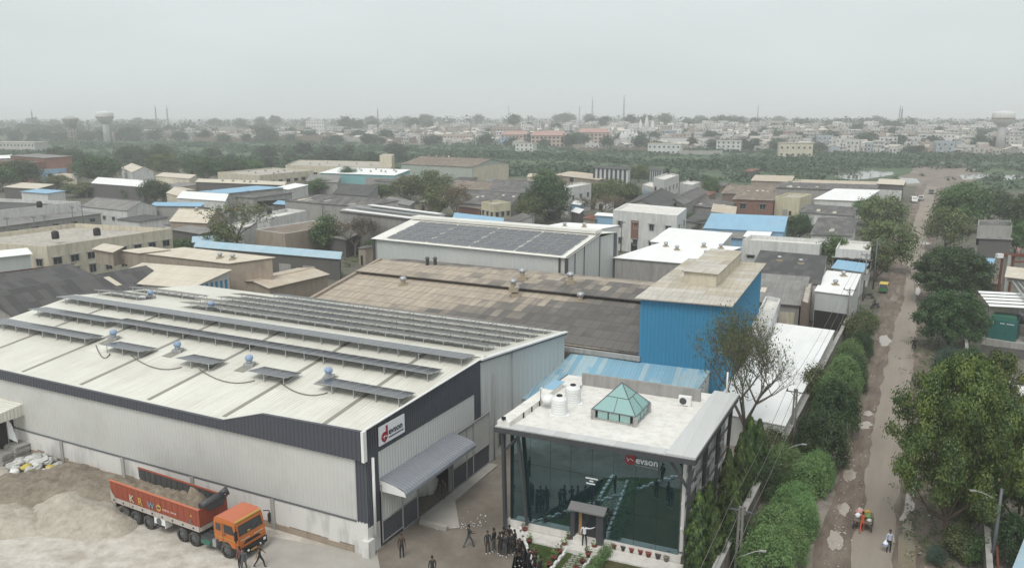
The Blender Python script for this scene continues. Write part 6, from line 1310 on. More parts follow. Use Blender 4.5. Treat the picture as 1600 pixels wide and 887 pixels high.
TP_('rain_b', 'shade_tree', 'yellow green tree at the right picture edge beside the blue roof', 1590, 850, 640, 130, rz=4.0)
TP_('gulmohar', 'shade_tree', 'dark round crowned tree over the road edge, the farther of two', 1482, 475, 383, 125, rz=1.0)
TP_('gulmohar_b', 'shade_tree', 'dark round crowned tree over the road edge, the nearer of two', 1480, 546, 447, 112, rz=3.0)
TP_('bush_bluish', 'shrub', 'blue green feathery shrub below the nearer dark round tree', 1478, 598, 536, 62, cat='shrub')
TP_('bush_bluish', 'shrub', 'small bluish shrub at the foot of the leaning road tree', 1462, 884, 850, 40, cat='shrub')
TP_('bush_small', 'shrub', 'low green scrub between the leaning tree trunk and the right wall', 1520, 880, 832, 50, cat='shrub')
TP_('olive_a', 'roadside_tree', 'olive green tree just right of the far road, nearest of its clump', 1478, 392, 318, 80)
TP_('mid_a', 'roadside_tree', 'green tree right of the far road behind the olive one', 1500, 362, 284, 92)
TP_('dark_a', 'roadside_tree', 'dark tree right of the far road beside the concrete shed', 1545, 350, 290, 70)
TP_('dark_b', 'roadside_tree', 'dark tree at the right picture edge beyond the concrete shed', 1596, 372, 300, 70)
TP_('olive_b', 'roadside_tree', 'olive tree right of the far road, farthest of its clump', 1508, 318, 283, 50)
TP_('mid_b', 'roadside_tree', 'mid green tree behind the pipe rack at the right edge', 1585, 400, 340, 50)
# left side of the road
TP_('olive_a', 'roadside_tree', 'olive tree left of the road above the parked auto rickshaw', 1385, 425, 335, 92)
TP_('olive_b', 'roadside_tree', 'thin olive tree left of the road, right of the rickshaw', 1368, 440, 372, 50)
TP_('olive_a', 'roadside_tree', 'wide olive tree left of the road among white houses', 1378, 368, 300, 80)
TP_('mid_a', 'roadside_tree', 'green tree left of the road beside the bright white roof', 1355, 352, 306, 60)
TP_('dark_a', 'garden_tree', 'dark round tree standing over the stained white wall', 1248, 378, 331, 58)
TP_('mid_b', 'garden_tree', 'yellowish green tree between the stained wall and the white roadside house', 1303, 428, 362, 54)
TP_('mid_a', 'garden_tree', 'small green tree behind the pale yellow house', 1240, 306, 281, 44)
TP_('mid_a', 'garden_tree', 'round bright green tree left of the brown roofed shed', 1110, 305, 276, 36)
# hedge of shrubs along the boundary wall
hb = [('bush_bright', 1205, 905, 822, 96, 'bright green bush at the bottom edge beside the boundary wall'), ('bush_bright_b', 1222, 850, 785, 84, 'second bright green bush up from the bottom edge along the boundary wall'), ('bush_bright', 1248, 812, 752, 76, 'third bright green bush up along the boundary wall'), ('bush_bright_b', 1268, 770, 708, 70, 'fourth bright green bush up along the boundary wall'), ('bush_bright', 1232, 760, 690, 72, 'bright green bush tight against the boundary wall near the lamp arm'),
      ('bush_dark', 1294, 728, 640, 78, 'first dark bush along the boundary wall above the bright ones'), ('bush_dark', 1312, 680, 588, 76, 'second dark bush along the boundary wall above the bright ones'), ('bush_olive', 1284, 640, 562, 58, 'yellowish bush touching the white yard roof'), ('bush_bright_b', 1325, 622, 548, 58, 'bright bush in the upper part of the roadside hedge'), ('bush_bright', 1334, 590, 528, 54, 'fluffy bright bush near the upper end of the roadside hedge'), ('bush_dark', 1352, 566, 512, 40, 'dark bush by the verge near the upper end of the hedge'), ('bush_olive', 1348, 535, 486, 54, 'olive bush at the upper end of the roadside hedge'), ('bush_olive', 1362, 512, 482, 36, 'small olive bush closing the upper end of the hedge')]
hb += [('bush_dark', 1278, 712, 640, 60, 'dark bush pressed to the wall behind the first dark hedge bush'), ('bush_bright', 1306, 655, 578, 62, 'bright bush between the two dark hedge bushes'), ('bush_dark', 1340, 612, 548, 46, 'dark bush on the verge side of the bright upper hedge'), ('bush_bright_b', 1258, 838, 770, 60, 'bright bush on the verge side of the lower hedge'), ('bush_bright', 1286, 762, 700, 56, 'bright bush on the verge side, midway along the hedge'), ('bush_bright_b', 1240, 880, 815, 66, 'bright bush on the verge side at the bottom of the hedge')]
for k_, x, yb, yt, w, lb in hb: TP_(k_, 'hedge_bush', lb, x-9, yb, yt, w*1.06, 'bushes along the boundary wall', 'bush')
TP_('bush_dark', 'hedge_bush', 'dark green bush in the shade between the cypress like trees and the wall', 1150, 880, 812, 70, None, 'bush')
TP_('bush_olive', 'hedge_bush', 'olive bush behind the pointed trees near the bare tree', 1205, 735, 660, 60, None, 'bush')
TP_('bush_dark', 'hedge_bush', 'low dark bush between pointed trees and boundary wall', 1190, 780, 712, 64, None, 'bush')
# pointed weeping trees beside the office
for i, (x, yb, yt, w) in enumerate(((1086, 905, 764, 46), (1103, 872, 750, 40), (1112, 905, 790, 44), (1132, 838, 699, 40), (1151, 812, 674, 40), (1165, 790, 650, 40), (1180, 770, 652, 38), (1142, 870, 745, 44))):
    TP_('ashoka_%s' % 'abc'[i % 3], 'pointed_tree', ['slim pointed tree at the front corner of the office, closest to the glass', 'second slim pointed tree along the office side', 'slim pointed tree at the bottom edge right of the office corner', 'slim pointed tree midway along the office side', 'tall slim pointed tree beside the rear half of the office', 'slim pointed tree near the rear corner of the office', 'last slim pointed tree before the bare tree', 'low slim pointed tree in the outer row toward the boundary wall'][i], x, yb, yt, w, 'pointed trees beside the office')
TP_('bare_a', 'bare_tree', 'half bare spreading tree against the white yard roof', 1160, 708, 488, 168, rz=0.2)
TP_('bare_c', 'bare_tree', 'small twiggy tree behind the right end of the office roof', 1095, 640, 560, 70)
# hedge of the garden
hd = []
p0, p1 = pl1+EU*0.75, pe1+EU*0.75; L_ = []
for i in range(26): q = p0.lerp(p1, i/25); L_.append(((q.x-p0.x, q.y-p0.y, 0.32), (0.42, 0.42, 0.34)))
he = thing('clipped_hedge', 'bright yellow green clipped hedge along the garden path', 'hedge', p0)
o = bpy.data.objects.new('foliage', crown_mesh('foliage', L_, 9000, 0.10, M['leaf_bright'], 71, 0.6, 0, 0.7)); COL.objects.link(o); o.parent = he
# middle distance trees
mt = [('dark_a', 153, 290, 240, 78, 'large dark green tree left of the cream gable house'), ('dark_b', 35, 292, 247, 70, 'dark leafy tree at the left edge before the brick hall'), ('mid_a', -5, 300, 252, 70, 'green tree cut by the left picture edge'), ('dark_b', 108, 262, 232, 52, 'dark tree behind the red brick hall'), ('dark_a', 205, 258, 226, 56, 'tall dark tree behind the cream gable house'),
      ('olive_a', 258, 280, 236, 56, 'pale olive tree above the pale slab roof'), ('dark_b', 254, 256, 224, 48, 'dark tree behind the pale olive one at left'), ('dark_a', 242, 318, 278, 56, 'dark tree in front of the large white flat roof'), ('mid_b', 210, 312, 289, 44, 'smaller dark green tree left of the one before the white roof'), ('olive_b', 88, 300, 272, 60, 'low olive tree below the orange tan awning'), ('olive_b', 130, 308, 284, 66, 'scrubby olive tree in the yard left of the white flat roof'),
      ('dark_a', 320, 285, 242, 70, 'first dark tree of the belt left of the cream factory block'), ('dark_b', 365, 286, 246, 72, 'second dark tree of the belt left of the cream factory block'), ('mid_a', 395, 284, 248, 50, 'third tree of the belt, touching the cream factory block'), ('dark_b', 300, 272, 240, 50, 'dark tree at the left end of the belt by the slab roof'),
      ('bare_c', 372, 392, 306, 90, 'large thin grey green tree in front of the white parapet building'), ('spire', 510, 396, 327, 52, 'tall narrow green tree over the faded blue roof, centre left'), ('bare_b', 555, 402, 340, 60, 'brownish thin tree by the grey block wall'), ('mid_b', 500, 304, 277, 44, 'round green tree below the dark grey gable, centre left'), ('dark_a', 545, 296, 258, 42, 'dark round tree before the bright white vented roof'),
      ('mid_b', 595, 312, 285, 42, 'green tree left of the olive clump in the centre'), ('olive_a', 640, 318, 270, 70, 'olive tree clump in the centre, left part'), ('olive_a', 678, 312, 262, 76, 'olive tree clump in the centre, middle part'), ('mid_a', 690, 290, 258, 60, 'bright green tree before the very large brown hall'), ('olive_b', 690, 340, 286, 70, 'olive tree with a bare top in the centre'), ('bare_b', 712, 350, 290, 60, 'bare twisted tree in the centre'), ('dark_b', 760, 280, 255, 30, 'small dark tree beside the gable end of the big brown hall'), ('mid_a', 735, 276, 258, 24, 'little green tree left of the pale gable end'),
      ('dark_a', 855, 348, 270, 80, 'large dark tree in the middle of the picture'), ('mid_b', 852, 300, 262, 50, 'green tree top rising behind the large dark middle tree'), ('olive_b', 828, 352, 306, 56, 'yellowish olive tree left of the large dark middle tree'), ('dark_b', 905, 330, 305, 34, 'small dark tree by the white house, centre right'), ('olive_a', 962, 322, 276, 76, 'grey olive tree mass right of centre'), ('dark_b', 985, 322, 285, 40, 'darker tree at the right end of the grey olive mass'), ('olive_b', 930, 325, 284, 50, 'olive tree at the left end of the grey olive mass'), ('olive_b', 998, 285, 256, 34, 'pale tree beside the second striped shed'), ('bare_b', 940, 340, 306, 70, 'heap of bare grey branches right of the white house'), ('olive_b', 350, 398, 345, 62, 'dusty olive tree leaning over the faded blue roof, centre left'), ('mid_a', 585, 404, 372, 40, 'green bushy tree between the grey block and the tall solar shed'), ('mid_b', 440, 330, 304, 38, 'green tree behind the white parapet building, centre left'), ('olive_a', 815, 335, 300, 50, 'olive tree between the yellowish house and the large dark tree'), ('mid_a', 1040, 300, 279, 34, 'green tree behind the long dark sheet roof, right of centre'), ('dark_b', 1098, 372, 342, 40, 'dark bushy tree between the white concrete house and the white roofs'), ('mid_b', 1088, 352, 330, 40, 'low bush like tree beside the light blue roof')]
for k_, x, yb, yt, w, lb in mt: TP_(k_, 'bare_tree' if k_.startswith('bare') else 'tree', lb, x, yb, yt, w)
TP_('bush_small', 'shrub', 'low shrubs behind the cream hall roofs at left', 285, 392, 372, 50, cat='shrub')
# tree line behind the factories at the edge of the river plain
r_ = random.Random(77)
for i in range(40):
    x = r_.uniform(-20, 640); yb = 262 - 0.018*x + r_.uniform(-14, 10); k_ = r_.choice(['far_a', 'far_b', 'far_c'])
    TP_(k_, 'tree', 'hazy dark tree in the belt between the sheds and the river plain', x, yb, yb-r_.uniform(12, 22), r_.uniform(24, 46), 'tree belt along the river plain')
# scrub of the river plain: nobody could count it
rg = np.random.default_rng(5); Cs = []; Ss = []; Ds = []
n = 0
while n < 6000:
    y = rg.uniform(300, 960); x = rg.uniform(-0.72*y, 0.72*y)
    if y + 0.35*x < 405 or y > bank(x)+8: continue
    if x > 170 and 330 < y < 470 and 0.44 < x/y < 0.70 and rg.uniform() < 0.85: continue
    nz = math.sin(x*0.018+1.7)*math.cos(y*0.031) + 0.6*math.sin(x*0.05+y*0.043)
    if nz < -0.15 and rg.uniform() < 0.75: continue
    s_ = rg.uniform(1.0, 3.2)*(1+max(0, nz)*0.5); k = 24
    d = unit(rg.normal(size=(k, 3))); c = np.array([x, y, s_*0.45]) + d*np.array([s_*1.15, s_*1.15, s_*0.5])*rg.uniform(0.5, 1, (k, 1)); Cs.append(c); Ds.append(d); Ss.append(np.full(k, s_*0.46)*rg.uniform(0.6, 1.3, k)); n += 1
C = np.concatenate(Cs); D = np.concatenate(Ds); S_ = np.concatenate(Ss)
Nn = unit(D*0.7+np.array([0, 0, 0.8])+rg.normal(size=C.shape)*0.4); U = unit(rg.normal(size=C.shape)); U = unit(U-Nn*np.sum(U*Nn, axis=1, keepdims=True)); C[:, 2] = np.maximum(C[:, 2], 0.2)
so_ = bpy.data.objects.new('scrub', np_quads('scrub', C, Nn, U, S_*1.2, 0.8, M['leaf_scrub'])); COL.objects.link(so_); so_['kind'] = 'stuff'; so_['label'] = 'low green thorn scrub covering the river plain'
# far woods towards the horizon, and low growth filling the yards between the sheds
def scatter(name, label, pts, mat, k, fz, q, seed):
    g = np.random.default_rng(seed); P = np.array(pts); n = len(P); c = np.repeat(P[:, :3], k, 0); s_ = np.repeat(P[:, 3], k); d = unit(g.normal(size=(n*k, 3)))
    C = c + d*np.stack([s_, s_, s_*fz], 1)*g.uniform(0.5, 1, (n*k, 1)); C[:, 2] = np.maximum(C[:, 2], c[:, 2]-s_*fz*0.8); Nn = unit(d*0.9+np.array([0, 0, 0.6])+g.normal(size=C.shape)*0.35); U = unit(g.normal(size=C.shape)); U = unit(U-Nn*np.sum(U*Nn, axis=1, keepdims=True))
    o = bpy.data.objects.new(name, np_quads(name, C, Nn, U, s_*q*g.uniform(0.6, 1.3, n*k), 0.8, M[mat])); COL.objects.link(o); o['kind'] = 'stuff'; o['label'] = label
g_ = random.Random(9); pts = []
for i in range(1500):
    y = 1150+3600*g_.random()**1.4; x = g_.uniform(-0.75, 0.75)*y; px = 800+1277*x/y
    if y < 1500 and 330 < px < 1250: continue
    s_ = g_.uniform(6, 14); pts.append((x, y, gz(x, y)+s_*0.55, s_))
scatter('far_woods', 'hazy dark tree line beyond the town', pts, 'leaf_far', 30, 0.75, 0.42, 3)
pts = []
for i in range(900):
    y = g_.uniform(128, 420); x = g_.uniform(-0.68, 0.62)*y
    if abs(x-(26+0.527*(y-55))) < 14: continue
    s_ = g_.uniform(0.5, 1.7); pts.append((x, y, s_*0.5, s_))
scatter('undergrowth', 'dusty undergrowth in the yards between the sheds', pts, 'leaf_olive', 26, 0.7, 0.36, 4)
# weeds and ground cover between the sheds and along the verges
Cs = []; Ss = []
for a, b, w, cnt in ((G(1120, 890), G(1345, 480), 2.2, 900), (G(1470, 890), G(1455, 520), 3.0, 700)):
    for _ in range(cnt):
        f = rg.uniform(); q = a.lerp(b, f); x = q.x+rg.normal()*w*0.5; y = q.y+rg.normal()*w*0.5; k = 10; c = np.array([x, y, 0.12])+rg.normal(size=(k, 3))*np.array([0.22, 0.22, 0.10]); c[:, 2] = np.abs(c[:, 2]); Cs.append(c); Ss.append(rg.uniform(0.10, 0.26, k))
C = np.concatenate(Cs); S_ = np.concatenate(Ss); Nn = unit(rg.normal(size=C.shape)+np.array([0, 0, 1.0])); U = unit(rg.normal(size=C.shape)); U = unit(U-Nn*np.sum(U*Nn, axis=1, keepdims=True))
wo_ = bpy.data.objects.new('weeds', np_quads('weeds', C, Nn, U, S_, 0.5, M['leaf_mid'])); COL.objects.link(wo_); wo_['kind'] = 'stuff'; wo_['label'] = 'weeds growing along the road verges'
# ------------------------------------------------------------------ the hazy town beyond the river
def GT(px, py):
    """terrain point seen at a photo pixel"""
    u = (px-CX)/FPX; v = (py-CY)/FPX; d = V((u, _c - v*_s, -_s - v*_c)); t = 560.0; o = V((0, 0, CAM_H))
    while t < 6000:
        p = o + d*t
        if p.z <= gz(p.x, p.y): break
        t += 4
    return V((p.x, p.y, gz(p.x, p.y)))
def GD(px, dist):
    x = (px-CX)/FPX*(dist*_c+18*_s); return V((x, dist, gz(x, dist)))
t = NT('town_wall'); p = t.obj(); rr_ = t.orand()
base = t.ramp(rr_, [(0.0, (0.52, 0.51, 0.49)), (0.3, (0.42, 0.40, 0.36)), (0.5, (0.58, 0.57, 0.56)), (0.66, (0.36, 0.30, 0.25)), (0.8, (0.34, 0.38, 0.41)), (0.86, (0.42, 0.32, 0.28)), (0.93, (0.28, 0.265, 0.25))], 'CONSTANT')
st = t.noise(t.scale(p, (0.6, 0.6, 0.12)), 1.0, 5); M['town_wall'] = t.princ(t.mix(t.math('MULTIPLY', thr(t, st, 0.45, 0.7), 0.45), base, (0.15, 0.14, 0.13, 1)), 0.9)
M['town_roof'] = m_paint('town_roof', (0.40, 0.37, 0.33, 1), rough=0.9, var=0.3, hue=0.6)
M['pink_roof'] = m_paint('pink_roof', (0.38, 0.235, 0.205, 1), rough=0.8, var=0.15)
def house_mesh(seed):
    r = random.Random(seed); w, d = r.uniform(7, 13), r.uniform(7, 14); st_ = r.choice([1, 1, 2, 2, 2, 3]); h = 3.1*st_+0.4; m = MB()
    m.box(-w/2, w/2, -d/2, d/2, -1.5, h, 0); m.poly([(-w/2+.3, -d/2+.3, h+0.02), (w/2-.3, -d/2+.3, h+0.02), (w/2-.3, d/2-.3, h+0.02), (-w/2+.3, d/2-.3, h+0.02)], 1)
    for e in ((-w/2, w/2, -d/2, -d/2+.2), (-w/2, -w/2+.2, -d/2+.2, d/2), (w/2-.2, w/2, -d/2+.2, d/2)): m.box(*e, h+0.01, h+0.8, 0)
    if r.random() < 0.6: a = r.uniform(-w/2+1.5, w/2-1.5); b = r.uniform(0, d/2-1.5); m.box(a-1.4, a+1.4, b-1.4, b+1.4, h, h+2.6, 0)
    if r.random() < 0.4: a = r.uniform(-w/2+1, w/2-1); m.lathe([(0.6, 0), (0.6, 1.2), (0.3, 1.4)], (a, -d/2+1.2, h+0.8), 8, 2)
    for f in range(st_):
        n_ = r.choice([2, 3, 3, 4])
        for i in range(n_):
            u = -w/2 + w*(i+0.5)/n_; ww = r.choice([0.4, 0.5, 0.8]); z = 0.9+3.1*f; m.box(u-ww, u+ww, -d/2-0.06, -d/2-0.01, z, z+r.choice([1.1, 1.4, 2.0]), 3) if r.random() < 0.8 else None; m.box(-w/2-0.06, -w/2-0.01, -d/2+d*(i+0.4)/n_, -d/2+d*(i+0.4)/n_+1.2, z, z+1.4, 3); m.box(w/2+0.01, w/2+0.06, -d/2+d*(i+0.4)/n_, -d/2+d*(i+0.4)/n_+1.2, z, z+1.4, 3)
        if r.random() < 0.6: m.box(-w/2-0.1, w/2+0.1, -d/2-0.9, -d/2-0.1, 3.1*(f+1)-0.1, 3.1*(f+1)+0.05, 0)
    return m
def gable_mesh(seed):
    r = random.Random(seed); w, d, h = r.uniform(8, 14), r.uniform(7, 10), r.uniform(3.2, 5.5); k = 1.8; m = MB()
    m.box(-w/2, w/2, -d/2, d/2, -1.5, h, 0); m.poly([(w/2, -d/2, h), (w/2, d/2, h), (w/2, 0, h+k)]); m.poly([(-w/2, d/2, h), (-w/2, -d/2, h), (-w/2, 0, h+k)])
    m.poly([(-w/2-.3, -d/2-.3, h-.1), (w/2+.3, -d/2-.3, h-.1), (w/2+.3, 0, h+k+0.05), (-w/2-.3, 0, h+k+0.05)], 1); m.poly([(w/2+.3, d/2+.3, h-.1), (-w/2-.3, d/2+.3, h-.1), (-w/2-.3, 0, h+k+0.05), (w/2+.3, 0, h+k+0.05)], 1)
    for i in range(3): u = -w/2+w*(i+0.5)/3; m.box(u-.6, u+.6, -d/2-.06, -d/2-.01, 1, 2.5, 3)
    return m
HM = [house_mesh(100+i) for i in range(11)] + [gable_mesh(200+i) for i in range(8)]
HMATS = [M['town_wall'], M['town_roof'], M['black'], M['glass_dark']]; HME = []
for i, mm in enumerate(HM):
    me = mm.mesh('town_house')
    for q in HMATS: me.materials.append(q)
    HME.append(me)
r_ = random.Random(41); near_rows = []; far_rows = []
placed = []
def free(x, y, g):
    for a, b, c in placed:
        if abs(a-x) < (c+g) and abs(b-y) < (c+g): return False
    return True
KEEP = [(835, 235, 30), (900, 212, 70), (985, 205, 25), (1012, 200, 20), (925, 230, 40)]
tries = 0
while tries < 6000:
    tries += 1
    y = 585 + (r_.random()**1.25)*1100; x = r_.uniform(-0.70, 0.70)*y; b = bank(x)
    if y < b+22: continue
    px = 800 + 1277*x/y
    dens = 1.0 if px > 420 else (0.55 if px > 270 else 0.12)
    if r_.random() > dens: continue
    if not free(x, y, 5.2): continue
    py = project((x, y, gz(x, y)))[1]
    if 815 < px < 960 and 790 < y < 880: continue
    if r_.random() < 0.16 and y < 1000: continue
    placed.append((x, y, 5.2)); near_rows.append((y, x))
near_rows.sort(); print('TOWN', len(near_rows))
big = MB()
for i, (y, x) in enumerate(near_rows):
    k = r_.randrange(len(HME)); rz = R(r_.choice([-28, 62, -20, 70]))+r_.uniform(-0.15, 0.15); z = gz(x, y)
    if i < 285:
        o = bpy.data.objects.new('town_house', HME[k]); COL.objects.link(o); o.location = (x, y, z); o.rotation_euler.z = rz
        tag(o, 'small pale flat or gable roofed house in the hazy town beyond the river plain', 'house', 'houses of the town beyond the river')
    elif len(big.f) < 60000:
        n0 = len(big.v); src = HM[k]; Mx = Matrix.Translation((x, y, z)) @ Matrix.Rotation(rz, 4, 'Z')
        big.v += [Mx @ p for p in src.v]; big.f += [tuple(q+n0 for q in f) for f in src.f]; big.uv += src.uv; big.sm += src.sm; big.mi += [1 if q == 1 else (2 if q in (2, 3) else (0, 0, 3, 4)[k % 4]) for q in src.mi]
M['town_a'] = m_plaster('town_a', (0.48, 0.46, 0.43, 1), amt=0.4, sc=0.02, var=0.35); M['town_c'] = m_plaster('town_c', (0.36, 0.30, 0.26, 1), amt=0.3, sc=0.02, var=0.3); M['town_d'] = m_plaster('town_d', (0.60, 0.60, 0.59, 1), amt=0.3, sc=0.02, var=0.2)
o = big.build('distant_town', [M['town_a'], M['town_roof'], M['glass_dark'], M['town_c'], M['town_d']]); o['kind'] = 'stuff'; o['label'] = 'mass of houses on the town hill fading into haze'
# town trees
for i in range(205):
    if i >= 135: x = r_.choice([r_.uniform(1100, 1620), r_.uniform(400, 1100)]); dist = r_.uniform(600, 1000)
    elif i < 60: x = r_.uniform(330, 1600); dist = r_.uniform(640, 1250)
    elif i < 95: x = r_.uniform(-20, 330); dist = r_.uniform(800, 1350)
    else: x = r_.uniform(-20, 1620); dist = r_.uniform(1400, 1900)
    p = GD(x, dist)
    if p.y < bank(p.x)+4: p = GD(x, bank(p.x)+12)
    k = r_.uniform(0.8, 1.4) if i >= 135 else r_.uniform(1.0, 1.7) if i < 95 else r_.uniform(1.5, 2.4)
    put(r_.choice(['far_a', 'far_b', 'far_c']), 'tree', 'rounded dark tree fading into haze among the far town houses', p, k, group='trees among the town houses', kx=k*r_.uniform(1.0, 1.35))
sky_t = [(540, 178, 26, 'b'), (560, 182, 26, 'a'), (646, 180, 34, 'a'), (580, 187, 20, 'b'), (672, 188, 26, 'c'), (803, 175, 24, 'b'), (945, 178, 34, 'a'), (925, 182, 26, 'b'), (985, 176, 24, 'b'), (1012, 177, 34, 'c'), (1038, 178, 18, 'a'), (1075, 180, 22, 'a'), (1100, 183, 26, 'c'), (1130, 178, 36, 'c'), (1150, 180, 34, 'a'), (1180, 182, 30, 'c'), (1250, 182, 36, 'a'), (1300, 186, 30, 'c'), (1210, 200, 30, 'b'), (1385, 200, 26, 'a'), (1400, 190, 40, 'c'), (60, 192, 50, 'c'), (110, 200, 44, 'a'), (200, 196, 46, 'c'), (240, 198, 40, 'a'), (85, 205, 44, 'b'), (405, 190, 44, 'a'), (320, 200, 24, 'b'), (415, 196, 50, 'c')]
for x, yt, w, q in sky_t:
    dist = 1250 if yt < 195 else 1000
    p = GD(x, dist); kk = 'far_'+q; zt = CAM_H + (181-yt)/1277*dist; zt = max(zt, p.z+9)
    me = TREE[kk][0][1]; zs = max(v.co.z for v in me.vertices); k = (zt-p.z)/zs; xs = [v.co.x for v in me.vertices]; kx = w*dist/1277/(max(xs)-min(xs))
    put(kk, 'tree', 'big hazy tree rising above the town skyline', p, k, group='big trees on the town skyline', kx=max(kx, k*0.6)*1.15)
# pink school blocks with red tile roofs
def school(x0, x1, yb, dist, h, label):
    a, b = GD(x0, dist), GD(x1, dist); w = (b-a).length; zb = min(a.z, b.z)-1
    o = thing('school_building', label, 'building', (a.x, a.y, zb)); d = 16.0
    m = MB(); m.box(0, w, 0, d, 0, h); m.build('wall', M['wall_pink'], o)
    m = MB(); m.poly([(-.8, -.8, h), (w+.8, -.8, h), (w-4, d/2, h+4.2), (4, d/2, h+4.2)]); m.poly([(w+.8, -.8, h), (w+.8, d+.8, h), (w-4, d/2, h+4.2)]); m.poly([(w+.8, d+.8, h), (-.8, d+.8, h), (4, d/2, h+4.2), (w-4, d/2, h+4.2)]); m.poly([(-.8, d+.8, h), (-.8, -.8, h), (4, d/2, h+4.2)]); m.build('roof', M['pink_roof'], o)
    n = int(w/4)
    for f in range(int(h/3.6)):
        for i in range(n):
            m = MB(); u = w*(i+0.5)/n; m.box(u-1.1, u+1.1, -0.1, -0.02, 1.2+3.6*f, 3.0+3.6*f); m.build('window', M['glass_dark'], o)
school(830, 888, 220, 815, 11.5, 'long pink school block with a red tile roof, left of the pair in the town')
school(903, 953, 216, 870, 12.0, 'pink school block with a stepped red tile roof, right of the pair in the town')
school(783, 828, 212, 930, 8.0, 'low pink building with a red roof left of the school blocks')
# white temples
def temple(px, dist, h, label, n):
    p = GD(px, dist); o = thing('temple', label, 'temple', p); m = MB(); m.box(-9, 9, -6, 6, -2, h*0.42); m.build('hall', M['town_d'], o)
    for i in range(n):
        x = -7 + 14*i/max(1, n-1); hh = h*(1.0 - 0.35*abs(i-(n-1)/2)/max(1, (n-1)/2)); m = MB(); m.lathe([(2.6, 0), (2.7, hh*0.12), (2.3, hh*0.3), (1.5, hh*0.47), (0.7, hh*0.56), (0.9, hh*0.6), (0.1, hh*0.66)], (x, 0, h*0.42), 8); m.build('spire', M['town_d'], o)
temple(983, 800, 17, 'white temple with a cluster of rounded spires behind the pink school', 5)
temple(1010, 930, 26, 'farther white temple with a taller pointed spire and side domes', 3)
# water towers
def water_tower(px, yb, yt, dist, label, style):
    p = GD(px, dist); top = CAM_H + (181-yt)/1277*dist; h = top-p.z; o = thing('water_tower', label, 'water tower', p); k = h/28
    if style == 'drum':
        m = MB(); m.lathe([(3.4, 0), (3.2, h*0.62), (3.0, h*0.66)], (0, 0, -1), 20); m.build('shaft', M['town_d'], o)
        m = MB(); m.lathe([(3.1, h*0.60), (6.2*k, h*0.74), (6.9*k, h*0.80), (6.9*k, h*0.93), (6.2*k, h*0.96), (0.5, h)], (0, 0, -1), 28); m.build('tank', M['town_d'], o)
        m = MB(); m.lathe([(6.95*k, h*0.795), (7.15*k, h*0.80), (7.15*k, h*0.83), (6.95*k, h*0.835)], (0, 0, -1), 28); m.build('gallery', M['town_c'], o)
    else:
        m = MB()
        for i in range(8):
            a = i*math.pi/4; m.tube([(4.6*math.cos(a), 4.6*math.sin(a), -1), (3.9*math.cos(a), 3.9*math.sin(a), h*0.55)], 0.45, 6)
        for z in (0.2, 0.4): m.lathe([(4.2, h*z), (4.5, h*z), (4.5, h*z+0.6), (4.2, h*z+0.6)], (0, 0, 0), 20)
        m.build('leg_frame', M['town_c'], o); m = MB(); m.lathe([(3.8, h*0.5), (8.6, h*0.86), (8.9, h*0.9), (6, h*0.95), (0.4, h)], (0, 0, 0), 28); m.build('tank', M['concrete'], o)
water_tower(1564, 212, 171, 690, 'big pale drum water tower on a thick shaft at the right edge of the skyline', 'drum')
water_tower(166, 202, 172, 900, 'pale drum water tower on the left skyline', 'drum')
water_tower(112, 200, 181, 930, 'grey cone shaped water tower on legs, left of the pale drum one', 'cone')
water_tower(489, 200, 186, 1300, 'tiny white tower building on the skyline left of centre', 'drum')
# masts
for px, yt, dist, lb in ((925, 152, 1150, 'tallest lattice radio mast on the skyline, centre right'), (974, 150, 1150, 'second tall radio mast right of the tallest one'), (905, 165, 1300, 'faint lattice mast left of the tallest one'), (591, 168, 1150, 'radio mast between round trees, left of centre'), (245, 165, 1400, 'left of two faint masts on the left skyline'), (263, 166, 1400, 'right of two faint masts on the left skyline'), (1183, 163, 1400, 'faint thin mast right of the long tree mass'), (1407, 167, 1200, 'short stout mast near the right skyline'), (795, 165, 1500, 'very faint thin mast above the centre trees'), (52, 172, 1400, 'faint mast near the left end of the skyline'), (1404, 165, 1500, 'pale tower beside the short stout mast on the right')):
    p = GD(px, dist); h = CAM_H + (181-yt)/1277*dist - p.z; o = thing('radio_mast', lb, 'mast', p); w = 1.5 if 'thin' not in lb else 0.8; m = MB()
    for a in range(4):
        q = a*math.pi/2+0.785; m.tube([(w*math.cos(q), w*math.sin(q), 0), (w*0.35*math.cos(q), w*0.35*math.sin(q), h)], 0.22, 4)
    n = 8
    for i in range(n):
        z0, z1 = h*i/n, h*(i+1)/n; k0, k1 = w*(1-0.65*i/n)*0.707, w*(1-0.65*(i+1)/n)*0.707
        for s1 in (-1, 1): m.bar((-k0, s1*k0, z0), (k1, s1*k1, z1), 0.16); m.bar((s1*k0, -k0, z0), (s1*k1, k1, z1), 0.16)
    m.build('lattice', M['steel_grey'], o); m = MB(); m.lathe([(0.5, h*0.90), (1.1, h*0.91), (1.1, h*0.96), (0.5, h*0.97)], (0, 0, 0), 8); m.build('antenna', M['white_paint'], o)
